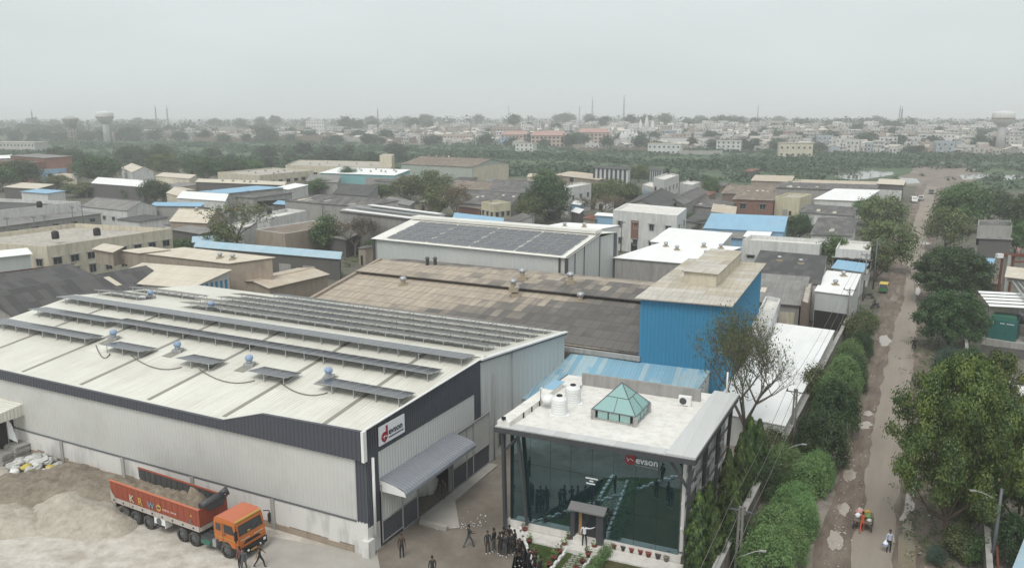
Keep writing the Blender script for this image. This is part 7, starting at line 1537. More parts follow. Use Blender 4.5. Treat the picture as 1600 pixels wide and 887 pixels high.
# long old walls by the river
for x0, x1, dist, h, mt, lb in ((415, 535, 925, 9, 'brick_old', 'long brown brick river wall, left stretch below the town'), (532, 603, 900, 8, 'concrete', 'paler stretch of the river wall with openings'), (603, 650, 890, 8, 'brick_old', 'brown brick river wall, short right stretch'), (905, 1010, 690, 4, 'brick_old', 'low brown wall at the edge of the scrub below the schools'), (300, 415, 950, 6, 'brick_old', 'low dark wall between trees at the left of the river wall'), (1060, 1130, 640, 4, 'concrete', 'pale low wall at the edge of the scrub, right of centre')):
    a, b = GD(x0, dist), GD(x1, dist); d = b-a; m = MB(); n = 10
    for i in range(n):
        p0, p1 = a.lerp(b, i/n), a.lerp(b, (i+1)/n); hh = h*rnd.uniform(0.85, 1.05); m.box6(V((p0.x, p0.y, -0.5)), V((p1.x-p0.x, p1.y-p0.y, 0)), (0, 1.2, 0), (0, 0, hh+max(0, p0.z)))
    tag(m.build('river_wall', M[mt]), lb, 'wall')
# a few individual town buildings
def block(px, dist, w, d, h, mt, lb, st_=2, rz=-20):
    p = GD(px, dist); o = thing('town_building', lb, 'building', p, R(rz)); m = MB(); m.box(-w/2, w/2, -d/2, d/2, -1.5, h); m.build('wall', M[mt], o)
    m = MB(); m.box(-w/2-.3, w/2+.3, -d/2-.3, d/2+.3, h+0.01, h+0.35); m.build('roof', M['town_roof'], o); n = max(2, int(w/3.5))
    for f in range(st_):
        for i in range(n): m = MB(); u = -w/2+w*(i+.5)/n; m.box(u-.7, u+.7, -d/2-.08, -d/2-.01, 1+h/st_*f, 2.4+h/st_*f); m.build('window', M['glass_dark'], o)
block(822, 700, 16, 10, 7, 'town_d', 'white two storey house at the near edge of the town below the schools')
block(1040, 650, 26, 12, 8, 'town_d', 'wide white house with bare walls at the scrub edge, right of centre', 2)
block(1243, 610, 24, 12, 10, 'wall_cream', 'long cream two storey building at the river edge, right of centre', 2, -12)
block(1388, 700, 14, 12, 12, 'town_d', 'white cube house with a stair tower, right side of the town', 3)
block(1460, 820, 34, 16, 9, 'town_d', 'long white arcaded building near the water tower', 2, -10)
block(1140, 690, 20, 14, 9, 'town_d', 'white house block behind the round trees at the river edge', 3)
block(790, 860, 8, 8, 7, 'wall_blue', 'small blue and white house left of the schools', 2)
block(655, 900, 24, 10, 9, 'town_d', 'white house with tall openings at the river wall end', 2)
block(710, 920, 44, 14, 8, 'wall_pink', 'long peach coloured building with a parapet, left of the schools', 2, -8)
block(790, 960, 34, 12, 14, 'town_c', 'grey unfinished block with rows of openings left of the schools', 3, -10)
block(1080, 800, 60, 18, 8, 'town_d', 'long white roofed hall in the middle of the town', 1, -10)
block(495, 1150, 26, 14, 20, 'town_d', 'tall white hotel block standing over the town roofs, left of centre', 4, -5)
block(30, 690, 44, 14, 8, 'town_a', 'long grey block behind trees at the far left edge', 2, -15)
# ------------------------------------------------------------------ sand heaps
from mathutils import noise as mno
def heap(name, label, pts, h, mat, seed=1, res=0.45, rough=0.7, cat='heap', kind=None, foot=None):
    """uneven heap over the outline pts (world xy), highest along its middle"""
    xs = [p[0] for p in pts]; ys_ = [p[1] for p in pts]; n = len(pts)
    def inside(x, y):
        c = False; j = n-1
        for i in range(n):
            if ((pts[i][1] > y) != (pts[j][1] > y)) and x < (pts[j][0]-pts[i][0])*(y-pts[i][1])/(pts[j][1]-pts[i][1])+pts[i][0]: c = not c
            j = i
        return c
    def edge(x, y):
        b = 1e9; j = n-1
        for i in range(n):
            ax, ay = pts[j][0], pts[j][1]; dx, dy = pts[i][0]-ax, pts[i][1]-ay; t_ = max(0, min(1, ((x-ax)*dx+(y-ay)*dy)/(dx*dx+dy*dy+1e-9))); b = min(b, math.hypot(x-ax-dx*t_, y-ay-dy*t_)); j = i
        return b
    x0, y0 = min(xs), min(ys_); nx = int((max(xs)-x0)/res)+2; ny = int((max(ys_)-y0)/res)+2; vs = []; 
    wmax = max([edge(x0+i*res, y0+j*res) for i in range(nx) for j in range(ny) if inside(x0+i*res, y0+j*res)] or [1])
    for j in range(ny):
        for i in range(nx):
            x, y = x0+i*res, y0+j*res; e = edge(x, y) if inside(x, y) else -0.3
            nz = mno.fractal(V((x*0.7+seed*7, y*0.7, seed)), 0.6, 2.2, 5)
            z = h*(min(1, max(0, e)/wmax)**0.8)*(0.75+0.5*rough*nz) + (0.14*rough*mno.noise(V((x*2.6, y*2.6, seed))) if e > 0.2 else 0)
            vs.append((x, y, max(z, 0)+0.03 if e > 0 else -0.12))
    fs = [(j*nx+i, j*nx+i+1, (j+1)*nx+i+1, (j+1)*nx+i) for j in range(ny-1) for i in range(nx-1)]
    fs = [f for f in fs if max(vs[k][2] for k in f) > 0]
    me = bpy.data.meshes.new(name); me.from_pydata(vs, [], fs); me.polygons.foreach_set('use_smooth', [True]*len(fs)); me.update(); me.materials.append(mat)
    o = bpy.data.objects.new(name, me); COL.objects.link(o)
    if kind: o['kind'] = kind
    return tag(o, label, cat)
M['sand'] = m_ground('sand_mat', [(0.26, (0.12, 0.10, 0.075)), (0.45, (0.21, 0.178, 0.138)), (0.6, (0.29, 0.252, 0.20)), (0.8, (0.40, 0.355, 0.295))], 1.6, 0.25, bumpd=0.25)
M['sand_load'] = m_ground('sand_load_mat', [(0.26, (0.12, 0.095, 0.07)), (0.45, (0.21, 0.172, 0.13)), (0.6, (0.29, 0.245, 0.19)), (0.8, (0.38, 0.335, 0.27))], 2.2, 0.4, bumpd=0.15)
M['sand_pale'] = m_ground('sand_pale_mat', [(0.26, (0.25, 0.22, 0.175)), (0.45, (0.38, 0.345, 0.285)), (0.6, (0.48, 0.44, 0.375)), (0.8, (0.58, 0.54, 0.475))], 1.6, 0.25, bumpd=0.25)
gp = lambda *q: [tuple(G(x, y))[:2] for x, y in q]
heap('sand_heap', 'broad brown sand bank behind the truck along the factory wall', gp((-40, 752), (60, 735), (130, 722), (222, 748), (240, 775), (210, 805), (150, 815), (60, 800), (-40, 800)), 1.9, M['sand'], 2)
heap('sand_heap', 'pale sand heap spilling at the tail of the tipper trailer', gp((40, 800), (120, 770), (190, 790), (222, 815), (195, 838), (120, 842), (50, 835)), 2.1, M['sand_pale'], 3)
heap('sand_heap', 'low pale sand heap at the left picture edge', gp((-60, 800), (30, 785), (80, 805), (70, 835), (-60, 850)), 1.5, M['sand_pale'], 5)
heap('sand_heap', 'thin pale ridge of sand along the foot of the brick plinth', gp((95, 730), (150, 712), (225, 738), (222, 752), (150, 735)), 0.8, M['sand_pale'], 6, res=0.35)
# ------------------------------------------------------------------ tipper truck
TO = V((-29.4, 55.72, 0)); TA = R(-29.06)
M['truck_red'] = m_paint('truck_red', (0.28, 0.060, 0.030, 1), rough=0.6, damt=0.6, dirt=(0.22, 0.13, 0.09, 1), sc=0.8)
M['truck_orange'] = m_paint('truck_orange', (0.50, 0.140, 0.026, 1), rough=0.4, damt=0.35, dirt=(0.35, 0.2, 0.1, 1))
M['truck_roof'] = m_paint('truck_roof', (0.52, 0.16, 0.085, 1), rough=0.5, damt=0.2, dirt=(0.5, 0.3, 0.22, 1))
M['beam_white'] = m_paint('beam_white', (0.44, 0.40, 0.36, 1), rough=0.7, damt=0.6, dirt=(0.20, 0.15, 0.12, 1), sc=1.5)
M['yellow_paint'] = m_paint('yellow_paint', (0.48, 0.30, 0.07, 1), rough=0.5, damt=0.2)
M['trailer_in'] = m_paint('trailer_in', (0.06, 0.062, 0.062, 1), rough=0.8, damt=0.4, dirt=(0.20, 0.18, 0.15, 1))
M['text_cream'] = m_paint('text_cream', (0.46, 0.42, 0.33, 1), rough=0.6, damt=0.2)
M['text_blue'] = m_paint('text_blue', (0.17, 0.23, 0.28, 1), rough=0.6, damt=0.2)
M['text_pink'] = m_paint('text_pink', (0.55, 0.30, 0.26, 1), rough=0.6, damt=0.2)
M['green_paint'] = m_paint('green_paint', (0.04, 0.15, 0.11, 1), rough=0.6, damt=0.3)
M['lamp_glass'] = m_paint('lamp_glass', (0.75, 0.76, 0.74, 1), rough=0.15, damt=0.0)
TW = 2.5
trl = thing('tipper_trailer', 'rust red open tipper trailer lettered KRW, half unloaded, behind the orange cab', 'trailer', TO, TA)
def side_pts(y):                                   # side outline with the raked tail
    return [(-1.15, y, 2.0), (-0.75, y, 1.68), (8.5, y, 1.68), (8.5, y, 2.95), (-1.3, y, 2.95), (-1.3, y, 2.3)]
m = MB()
for y0, y1 in ((0.0, 0.06), (TW-0.06, TW)):
    lo, hi = side_pts(y0), side_pts(y1); m.poly(lo, 1 if y0 > 1 else 0); m.poly(hi[::-1], 0 if y0 > 1 else 1)
    for i in range(6): m.poly([lo[i], hi[i], hi[(i+1) % 6], lo[(i+1) % 6]])
x = -0.6
while x < 8.4: m.box(x, x+0.07, -0.02, -0.003, 1.72, 2.88); m.box(x, x+0.10, TW-0.10, TW-0.062, 1.72, 2.88, 1); m.box(x, x+0.10, 0.062, 0.10, 1.72, 2.88, 1); x += 0.62
m.box(8.44, 8.5, 0.06, TW-0.06, 1.68, 2.95); m.box(-1.35, 8.55, -0.05, 0.08, 2.95, 3.03, 2); m.box(-1.35, 8.55, TW-0.08, TW+0.05, 2.95, 3.03, 0)
m.build('tipper_body', [M['truck_red'], M['trailer_in'], M['truck_roof']], trl)
m = MB(); m.box(-1.0, 8.5, 0.06, TW-0.06, 1.62, 1.70); m.build('floor', M['trailer_in'], trl)
m = MB(); m.box(-1.25, 8.45, -0.05, 0.1, 1.30, 1.66); m.box(-1.25, 8.45, TW-0.1, TW+0.05, 1.30, 1.66); m.box(8.3, 8.5, 0.1, TW-0.1, 1.30, 1.66)
for i in range(9): m.box(-1.0+i*1.1, -0.86+i*1.1, -0.07, -0.05, 1.42, 1.54, 1)
m.poly([(-1.28, -0.055, 2.25), (-1.28, -0.055, 1.66), (-0.7, -0.055, 1.66)])
m.build('chassis_beam', [M['beam_white'], M['black']], trl)
m = MB(); m.box(-0.9, 8.3, 0.55, 0.75, 0.85, 1.3); m.box(-0.9, 8.3, 1.75, 1.95, 0.85, 1.3); m.box(-1.0, -0.9, 0.1, 2.4, 0.8, 1.3); m.build('chassis', M['steel_dark'], trl)
def wheel(o_, x, y, r=0.54, w=0.30, dual=True):
    tg = MB(); yy = y
    tg.lathe([(r*0.62, 0), (r*0.93, 0), (r, 0.05), (r, w-0.05), (r*0.93, w), (r*0.62, w)], (x, yy, r), 22, ax='y', cap=False)
    wh = tg.build('wheel', M['rubber'], o_)
    rm = MB(); rm.lathe([(r*0.60, 0.07), (r*0.52, 0.05), (r*0.25, 0.09), (r*0.22, 0.02), (0.03, 0.01)][::-1] if y < 1 else [(r*0.60, w-0.07), (r*0.25, w-0.09), (r*0.22, w-0.02), (0.03, w-0.01)], (x, yy, r), 16, ax='y'); rm.build('rim', M['steel_grey'], wh)
for x in (0.0, 1.34, 2.79):
    wheel(trl, x, 0.0); wheel(trl, x, 0.33); wheel(trl, x, TW-0.63); wheel(trl, x, TW-0.30)
    m = MB(); m.bar((x, 0.3, 0.54), (x, TW-0.3, 0.54), 0.16); m.build('axle', M['steel_dark'], trl)
m = MB(); m.box(3.55, 4.75, 0.0, 0.6, 0.55, 1.25); tb_ = m.build('tool_box', M['white_paint'], trl)
m = MB(); m.lathe([(0.28, -0.02), (0.28, -0.01)], (4.1, 0.0, 0.98), 16, ax='y'); m.build('emblem', M['steel_grey'], tb_)
m = MB(); m.box(3.6, 4.7, -0.012, -0.004, 0.57, 0.75); m.build('tool_box_band', M['black'], tb_)
# lettering
for ch, x, mt, sz in (('K', 0.95, 'text_cream', 0.80), ('R', 1.95, 'yellow_paint', 0.80), ('W', 3.0, 'text_blue', 0.74)):
    text_mesh(ch, sz, M[mt], 'lettering', trl, (x, -0.045, 1.84), (1, 0, 0), (0, 0, 1), (0, -1, 0), 0.02, 1.0, 0.02)
m = MB(); m.lathe([(0.27, -0.06), (0.27, -0.045)], (4.25, 0, 2.12), 18, ax='y'); em = m.build('emblem', M['yellow_paint'], trl)
m = MB(); m.box(4.08, 4.42, -0.075, -0.064, 2.05, 2.19); m.build('emblem_band', M['steel_dark'], em)
m = MB(); x = 4.62; rr = random.Random(11)
for w in (0.13, 0.1, 0.14, 0.12, 0.11, 0, 0.12, 0.14, 0.1, 0.12):
    if w: m.box(x, x+w, -0.045, -0.03, 2.0, 2.0+rr.uniform(0.14, 0.19))
    x += w+0.04 if w else 0.1
m.build('small_lettering', M['text_pink'], trl)
text_mesh('K', 0.42, M['text_blue'], 'lettering', trl, (7.55, -0.045, 1.80), (1, 0, 0), (0, 0, 1), (0, -1, 0), 0.02)
m = MB(); m.poly([(7.58, -0.05, 2.3), (7.86, -0.05, 2.3), (7.72, -0.05, 2.55)]); m.build('emblem', M['yellow_paint'], trl)
# rolled tarpaulin
m = MB(); m.tube([(8.35, 0.3, 3.12), (8.40, 1.2, 3.18), (8.35, 2.2, 3.2)], [0.24, 0.28, 0.26], 10); m.tube([(8.3, 2.1, 3.25), (8.5, 2.45, 3.5), (8.55, 2.6, 3.1)], [0.2, 0.26, 0.14], 8); m.box(8.05, 8.62, 0.35, 2.4, 2.98, 3.06); m.poly([(8.63, 0.5, 3.0), (8.66, 2.3, 3.0), (8.64, 2.0, 2.55), (8.64, 0.8, 2.6)])
tp = m.build('tarpaulin', M['steel_dark']); tp.location = TO; tp.rotation_euler.z = TA; tag(tp, 'rolled dark tarpaulin lying across the front of the tipper trailer', 'tarpaulin')
# load of sand inside
vs = []; NXs, NYs = 40, 12
for j in range(NYs):
    for i in range(NXs):
        x = -1.15 + 9.5*i/(NXs-1); y = 0.09 + (TW-0.18)*j/(NYs-1); f = (x+1.15)/9.5
        pk = 1.75*math.exp(-((x-6.7)/1.0)**2 - ((y-1.25)/0.85)**2) + 0.55*math.exp(-((x-4.2)/2.2)**2) + 0.35*math.exp(-((x-0.5)/2.0)**2)
        z = 1.72 + pk + 0.34*mno.fractal(V((x*2.1, y*2.1, 3)), 0.7, 2.1, 6); vs.append((x, y, max(1.71, z)))
me = bpy.data.meshes.new('sand_load'); me.from_pydata(vs, [], [(j*NXs+i, j*NXs+i+1, (j+1)*NXs+i+1, (j+1)*NXs+i) for j in range(NYs-1) for i in range(NXs-1)]); me.materials.append(M['sand_load']); me.polygons.foreach_set('use_smooth', [True]*len(me.polygons))
so2 = bpy.data.objects.new('sand_load', me); COL.objects.link(so2); so2.location = TO; so2.rotation_euler.z = TA; tag(so2, 'brown sand piled inside the rust red tipper trailer', 'sand load')
# tractor
trk = thing('tractor_truck', 'bright orange truck cab with a dark windscreen and black bumper, pulling the tipper trailer', 'truck', TO, TA)
for x in (6.48, 7.71): wheel(trk, x, 0.0); wheel(trk, x, 0.33); wheel(trk, x, TW-0.63); wheel(trk, x, TW-0.30)
wheel(trk, 10.97, 0.02, 0.54, 0.32); wheel(trk, 10.97, TW-0.34, 0.54, 0.32)
m = MB(); m.box(5.9, 11.2, 0.75, 0.95, 0.75, 1.05); m.box(5.9, 11.2, 1.55, 1.75, 0.75, 1.05); m.box(6.2, 8.0, 0.7, 1.8, 1.05, 1.25); m.box(8.5, 9.6, 0.05, 0.62, 0.55, 1.05); m.box(8.6, 9.4, 1.85, 2.4, 0.5, 1.1)
for x in (6.48, 7.71, 10.97): m.bar((x, 0.3, 0.54), (x, TW-0.3, 0.54), 0.16)
m.build('chassis', M['steel_dark'], trk)
m = MB(); m.tube([(8.7, 0.3, 0.75), (9.5, 0.3, 0.75)], 0.28, 12); m.box(8.5, 9.4, -0.01, 0.04, 0.5, 0.8); m.build('fuel_tank', M['green_paint'], trk)
m = MB(); m.box(9.66, 10.0, 0.02, 0.5, 0.55, 1.1); m.build('air_filter', M['galv'], trk)
# cab: side profile swept across, wheel arch cut out
prof = [(9.95, 1.30), (10.28, 1.30), (10.36, 1.08), (10.62, 1.24), (10.97, 1.30), (11.32, 1.24), (11.56, 1.05), (11.62, 0.62), (12.22, 0.62), (12.26, 1.25), (12.20, 1.85), (12.02, 2.62), (11.86, 2.86), (11.6, 2.96), (10.25, 2.96), (10.0, 2.86), (9.95, 2.6)]
m = MB(); T = lambda p: V((p.x, p.z, p.y))
def sweep(pr, y0, y1, mi=0):
    lo = [V((x, y0, z)) for x, z in pr]; hi = [V((x, y1, z)) for x, z in pr]; m.poly(lo, mi); m.poly(hi[::-1], mi); n = len(pr)
    for i in range(n):
        zt = min(pr[i][1], pr[(i+1) % n][1]); m.poly([lo[i], hi[i], hi[(i+1) % n], lo[(i+1) % n]], 1 if zt > 2.82 else mi)
sweep(prof, 0.02, TW-0.02); cab = m.build('cab', [M['truck_orange'], M['truck_roof']], trk)
bv = cab.modifiers.new('bevel', 'BEVEL'); bv.width = 0.05; bv.segments = 2; bv.limit_method = 'ANGLE'; bv.angle_limit = R(40)
m = MB(); m.poly([(12.225, 0.18, 1.88), (12.225, TW-0.18, 1.88), (12.065, TW-0.24, 2.58), (12.065, 0.24, 2.58)]); ws = m.build('windscreen', M['glass_dark'], trk)
m = MB()
for y in (0.75, 1.5): m.bar((12.24, y, 1.86), (12.17, y+0.55, 2.2), 0.025)
m.build('wiper', M['black'], ws)
m = MB(); m.box(12.215, 12.235, 0.9, 1.15, 1.95, 2.06); m.build('sticker', M['yellow_paint'], ws)
for y, s_ in ((0.0, -1), (TW, 1)):
    m = MB(); yy = y + 0.012*s_; m.poly([(10.95, yy, 1.95), (11.92, yy, 1.95), (11.76, yy, 2.58), (10.95, yy, 2.58)]); m.build('window', M['glass_dark'], trk)
    m = MB(); m.poly([(10.15, yy, 2.0), (10.62, yy, 2.0), (10.62, yy, 2.52), (10.15, yy, 2.52)]); m.build('window', M['steel_dark'], trk)
    m = MB(); m.box(10.80, 10.83, yy-0.005, yy+0.005, 1.35, 2.65); m.box(12.02, 12.05, yy-0.005, yy+0.005, 0.95, 2.0); m.box(10.9, 11.1, yy-0.02, yy+0.02, 1.78, 1.83); m.build('door_line', M['steel_dark'], trk)
    m = MB(); m.box(9.97, 12.1, yy-0.006, yy+0.006, 1.52, 1.58); m.build('side_stripe', M['yellow_paint'], trk)
    m = MB(); m.bar((12.1, y+0.02*s_, 2.75), (12.42, y+0.28*s_, 2.70), 0.05); m.bar((12.42, y+0.28*s_, 2.72), (12.42, y+0.28*s_, 1.7), 0.05); m.box(12.36, 12.46, y+0.16*s_, y+0.38*s_, 1.85, 2.5); m.build('mirror', M['black'], trk)
    m = MB(); m.box(12.22, 12.36, y-(0.34*s_ if s_ > 0 else -0.12), y-(0.12 if s_ > 0 else -0.34), 0.72, 0.9); m.build('headlight', M['lamp_glass'], trk)
m = MB(); m.box(11.55, 12.34, 0.0, TW, 0.45, 0.95); m.box(12.30, 12.40, 0.3, TW-0.3, 0.42, 0.66); m.build('bumper', M['black'], trk)
m = MB(); m.poly([(12.275, 0.42, 1.18), (12.27, TW-0.42, 1.18), (12.255, TW-0.7, 1.40), (12.255, 0.7, 1.40)]); m.build('grille', M['black'], trk)
m = MB(); m.box(12.24, 12.275, 0.25, 1.05, 1.50, 1.56); m.box(12.24, 12.275, 1.45, TW-0.25, 1.50, 1.56); m.build('front_stripe', M['text_cream'], trk)
m = MB(); m.box(11.85, 12.02, 0.1, TW-0.1, 2.80, 2.90); m.build('visor_stripe', M['yellow_paint'], trk)
m = MB(); m.box(12.40, 12.42, 0.95, 1.5, 0.5, 0.62); m.build('number_plate', M['yellow_paint'], trk)
for y in (0.72, 1.78):
    m = MB(); m.lathe([(0.09, 0), (0.08, 0.06)], (0, 0, 0), 10); m.xf(Matrix.Translation((12.40, y, 0.66)) @ Matrix.Rotation(R(90), 4, 'Y')); m.build('fog_lamp', M['lamp_glass'], trk)
m = MB(); m.bar((9.9, 0.1, 2.4), (9.9, 0.55, 2.4), 0.12); m.tube([(9.8, 0.15, 1.3), (9.8, 0.15, 2.45)], 0.07, 8); m.build('exhaust_pipe', M['steel_dark'], trk)
m = MB(); m.box(9.98, 10.28, -0.02, 0.5, 0.45, 0.58); m.box(11.6, 11.66, 0.0, 0.4, 0.35, 0.7); m.build('step', M['steel_dark'], trk)
# ------------------------------------------------------------------ heap of sacks, stacks and drum at the left
M['sack_white'] = m_paint('sack_white', (0.50, 0.50, 0.48, 1), rough=0.7, var=0.2, damt=0.5, hue=0.5)
M['sack_yellow'] = m_paint('sack_yellow', (0.52, 0.42, 0.10, 1), rough=0.7, var=0.2, damt=0.3)
def sack_mesh(seed):
    r = random.Random(seed); bm = bmesh.new(); bmesh.ops.create_icosphere(bm, subdivisions=3, radius=1)
    for v in bm.verts:
        n_ = mno.noise(v.co*1.8+V((seed, 0, 0)))+0.5*mno.noise(v.co*4+V((seed, 3, 0))); v.co = V((v.co.x*0.85, v.co.y*0.55, v.co.z*0.32))*(1+0.35*n_)
    me = bpy.data.meshes.new('sack'); bm.to_mesh(me); bm.free(); me.polygons.foreach_set('use_smooth', [True]*len(me.polygons)); return me
SK = [sack_mesh(i) for i in range(5)]
r_ = random.Random(8); cS = G(57, 734)
for i in range(36):
    a = r_.uniform(0, 6.28); f = math.sqrt(r_.random()); q = cS + (UL*math.cos(a)*-2.6 + UR*math.sin(a)*1.5)*f; z = 0.25 + 0.95*(1-f) + r_.uniform(0, 0.15)
    yl = i in (4, 11, 22); me = SK[i % 5].copy() if yl else SK[i % 5]
    me.materials.clear() if yl else None
    if not me.materials: me.materials.append(M['sack_yellow'] if yl else M['sack_white'])
    o = bpy.data.objects.new('plastic_sack', me); COL.objects.link(o); o.location = (q.x, q.y, z); o.rotation_euler = (r_.uniform(-.4, .4), r_.uniform(-.4, .4), r_.uniform(0, 6.28)); k = r_.uniform(0.45, 0.9); o.scale = (k, k, k)
    tag(o, 'crumpled yellow plastic sack in the heap by the brick plinth' if yl else 'crumpled white plastic sack in the heap by the brick plinth', 'sack', 'yellow sacks in the heap' if yl else 'white sacks in the heap')
dr = thing('plastic_drum', 'white and blue plastic drum lying in front of the sack heap', 'drum', G(24, 747)); m = MB(); m.lathe([(0.30, 0), (0.36, 0.05), (0.38, 0.6), (0.30, 0.78), (0.12, 0.82)], (0, 0, 0.02), 16); m.build('drum_body', M['white_paint'], dr); m = MB(); m.lathe([(0.385, 0.28), (0.39, 0.29), (0.39, 0.48), (0.385, 0.49)], (0, 0, 0.02), 16); m.build('drum_band', M['vent_blue'], dr)
def stack(px, py, n, w, d, lb):
    o = thing('board_stack', lb, 'stack', G(px, py), R(153.5)); r = random.Random(px)
    for i in range(n): m = MB(); a, b = r.uniform(-.08, .08), r.uniform(-.08, .08); m.box(-w/2+a, w/2+a, -d/2+b, d/2+b, i*0.13, i*0.13+0.11); m.build('board', M['concrete'], o)
stack(30, 716, 11, 1.6, 1.3, 'tall stack of grey slabs under the porch at the left'); stack(8, 722, 8, 1.4, 1.2, 'lower stack of grey slabs left of the tall one under the porch')
fg = thing('cloth_flag', 'white cloth hanging from a pole below the porch roof', 'cloth', FW(0, 38.2, 0, 0, 1.2)); m = MB()
for i in range(4):
    a0, a1 = i*0.2, (i+1)*0.2; m.poly([V((a0, 0.05*(i % 2), 2.0-i*0.1)), V((a1, 0.05*((i+1) % 2), 1.9-i*0.1)), V((a1*0.6, 0.05*((i+1) % 2), 3.9-i*0.25)), V((a0*0.6, 0.05*(i % 2), 4.15-i*0.25))])
m.build('cloth', M['sign_white'], fg); m = MB(); m.bar((0, 0, 0), (0, 0, 4.4), 0.05); m.build('pole', M['frame_grey'], fg)
# litter on the ground by the people
r_ = random.Random(4); m = MB()
for x, y, n_, sx_, sy_ in ((735, 818, 16, 26, 10), (712, 822, 12, 30, 6), (750, 808, 9, 14, 8), (700, 812, 6, 34, 20)):
    for i in range(n_):
        p = G(r_.gauss(x, sx_*0.5), r_.gauss(y, sy_*0.5), 0.05); s_ = r_.uniform(0.03, 0.075); a = r_.uniform(0, 6.28); dx, dy = V((math.cos(a)*s_, math.sin(a)*s_, 0)), V((-math.sin(a)*s_, math.cos(a)*s_, 0)); m.poly([p-dx, p-dy*0.6+V((0, 0, 0.03)), p+dx*0.8, p+dy+V((0, 0, 0.02))])
lt = m.build('litter', M['sign_white']); lt['kind'] = 'stuff'; lt['label'] = 'white scraps of paper scattered on the yard near the loading door'
m = MB()
for i in range(420):
    f = r_.random(); y = 887-f*380; xl, xr = (1285+f*70, 1335+f*55) if i % 3 else (1412+f*22, 1450+f*10)
    p = G(r_.uniform(xl, xr), y, 0.03); s_ = r_.uniform(0.05, 0.16); m.poly([p+V((r_.uniform(-1, 1)*s_, r_.uniform(-1, 1)*s_, r_.uniform(0.0, 0.08))) for _ in range(4)])
lt = m.build('litter', M['text_cream']); lt['kind'] = 'stuff'; lt['label'] = 'rubbish and stones strewn along the road verges'
# loading ramp at the factory door
m = MB(); m.poly([FW(5.9, 0, 0.16, 0.2), FW(17, 0, 0.16, 0.2), FW(17, 0, 0.15, 1.0), FW(9.6, 0, 0.15, 1.1), FW(6.2, 0, 0.05, 3.6), FW(5.4, 0, 0.05, 2.6)]); m.poly([FW(17, 0, 0.15, 1.0), FW(17, 0, -.1, 1.0), FW(9.6, 0, -.1, 1.1), FW(9.6, 0, 0.15, 1.1)]); m.poly([FW(9.6, 0, 0.15, 1.1), FW(9.6, 0, -.1, 1.1), FW(6.2, 0, -.1, 3.6), FW(6.2, 0, 0.05, 3.6)])
m.box6(FW(5.3, 0, 0, 0.6), UR*0.3, OUT_R*2.4, (0, 0, 0.35))
tag(m.build('loading_ramp', M['apron']), 'concrete loading ramp and kerb below the factory sliding doors', 'ramp')
m = MB(); m.poly([FW(1, 0.0, 0.02), FW(17, 0, 0.02), FW(17, 9, 0.02), FW(1, 9, 0.02)]); fl_ = m.build('factory_floor', M['lane']); fl_['kind'] = 'structure'
for i, (u, o_, k) in enumerate(((10.0, -1.6, 1.0), (9.2, -2.0, 0.9), (10.2, -2.6, 1.2))):
    sk_ = bpy.data.objects.new('bulk_bag', SK[i]); COL.objects.link(sk_); sk_.location = FW(u, 0, 0.8*k, o_); sk_.scale = (0.9*k, 1.2*k, 3.0*k); tag(sk_, ['white bulk bag standing just inside the factory door', 'smaller white bulk bag left of the first inside the factory door', 'large white bulk bag at the back inside the factory door'][i], 'bulk bag', 'bulk bags inside the factory door')
quad('concrete_pad', [G(424, 838), G(590, 868), G(600, 920), G(380, 920)], M['apron'], 0.012)
quad('lane', [G(592, 860), G(710, 771), G(812, 690), G(838, 690), G(812, 826), G(860, 960), G(560, 960)], M['lane'], 0.008)

# ------------------------------------------------------------------ boundary walls, poles and wires
def wall_run(name, label, pts, h, t_, mat, cap=None, cat='wall', seed=1):
    r = random.Random(seed); a0 = pts[0]; o = thing(name, label, cat, a0); m = MB(); c = MB()
    for a, b in zip(pts[:-1], pts[1:]):
        n = max(1, int((b-a).length/3.0)); d = (b-a)/n; nn = V((-d.y, d.x, 0)).normalized()*t_
        for i in range(n):
            p = a+d*i; hh = h + r.uniform(-0.06, 0.06); m.box6(p-nn/2, d*0.995, nn, (0, 0, hh)); c.box6(p-nn*0.62-d*0.002, d*0.99, nn*1.24, (0, 0, 0.08)); 
            for q in range(len(c.v)-24, len(c.v)): c.v[q] = c.v[q]+V((0, 0, hh+0.003))
    m.build('wall', mat, o, True); c.build('coping', cap or mat, o, True); return o
bw = [G(1112, 900, 2.0), G(1184, 754, 2.0), G(1234, 669, 2.0), G(1272, 598, 2.0), G(1302, 540, 2.0), G(1332, 482, 2.0)]
for q in bw: q.z = 0
bw.insert(0, bw[0]-(bw[1]-bw[0]).normalized()*8)
M['wall_old'] = m_plaster('wall_old', (0.24, 0.215, 0.185, 1), stain=(0.06, 0.05, 0.042, 1), amt=0.6, sc=0.8)
wall_run('boundary_wall', 'long weathered grey brown boundary wall between the yards and the roadside bushes', bw, 2.0, 0.35, M['wall_old'], M['concrete'], seed=3)
rw = [G(1548, 905, 1.9), G(1540, 790, 1.9), G(1520, 640, 1.9), G(1512, 560, 1.9), G(1506, 490, 1.9)]
for q in rw: q.z = 0
wall_run('boundary_wall', 'boundary wall on the right side of the road behind the big leaning tree', rw, 1.9, 0.3, M['wall_old'], M['concrete'], seed=4)
M['rust'] = m_paint('rust', (0.16, 0.05, 0.03, 1), rough=0.8, damt=0.4)
for i, (a, b) in enumerate((((1556, 818), (1560, 900)), ((1563, 824), (1557, 880)))):
    m = MB(); m.bar(G(*a, 2.3), G(*b, 0.6), 0.14); tag(m.build('steel_beam', M['rust']), ['rusty steel beam leaning over the right boundary wall', 'second rusty beam crossing the first at the right boundary wall'][i], 'beam')
POLES = []
M['pole_concrete'] = m_plaster('pole_concrete', (0.22, 0.21, 0.195, 1), amt=0.5, sc=0.8)
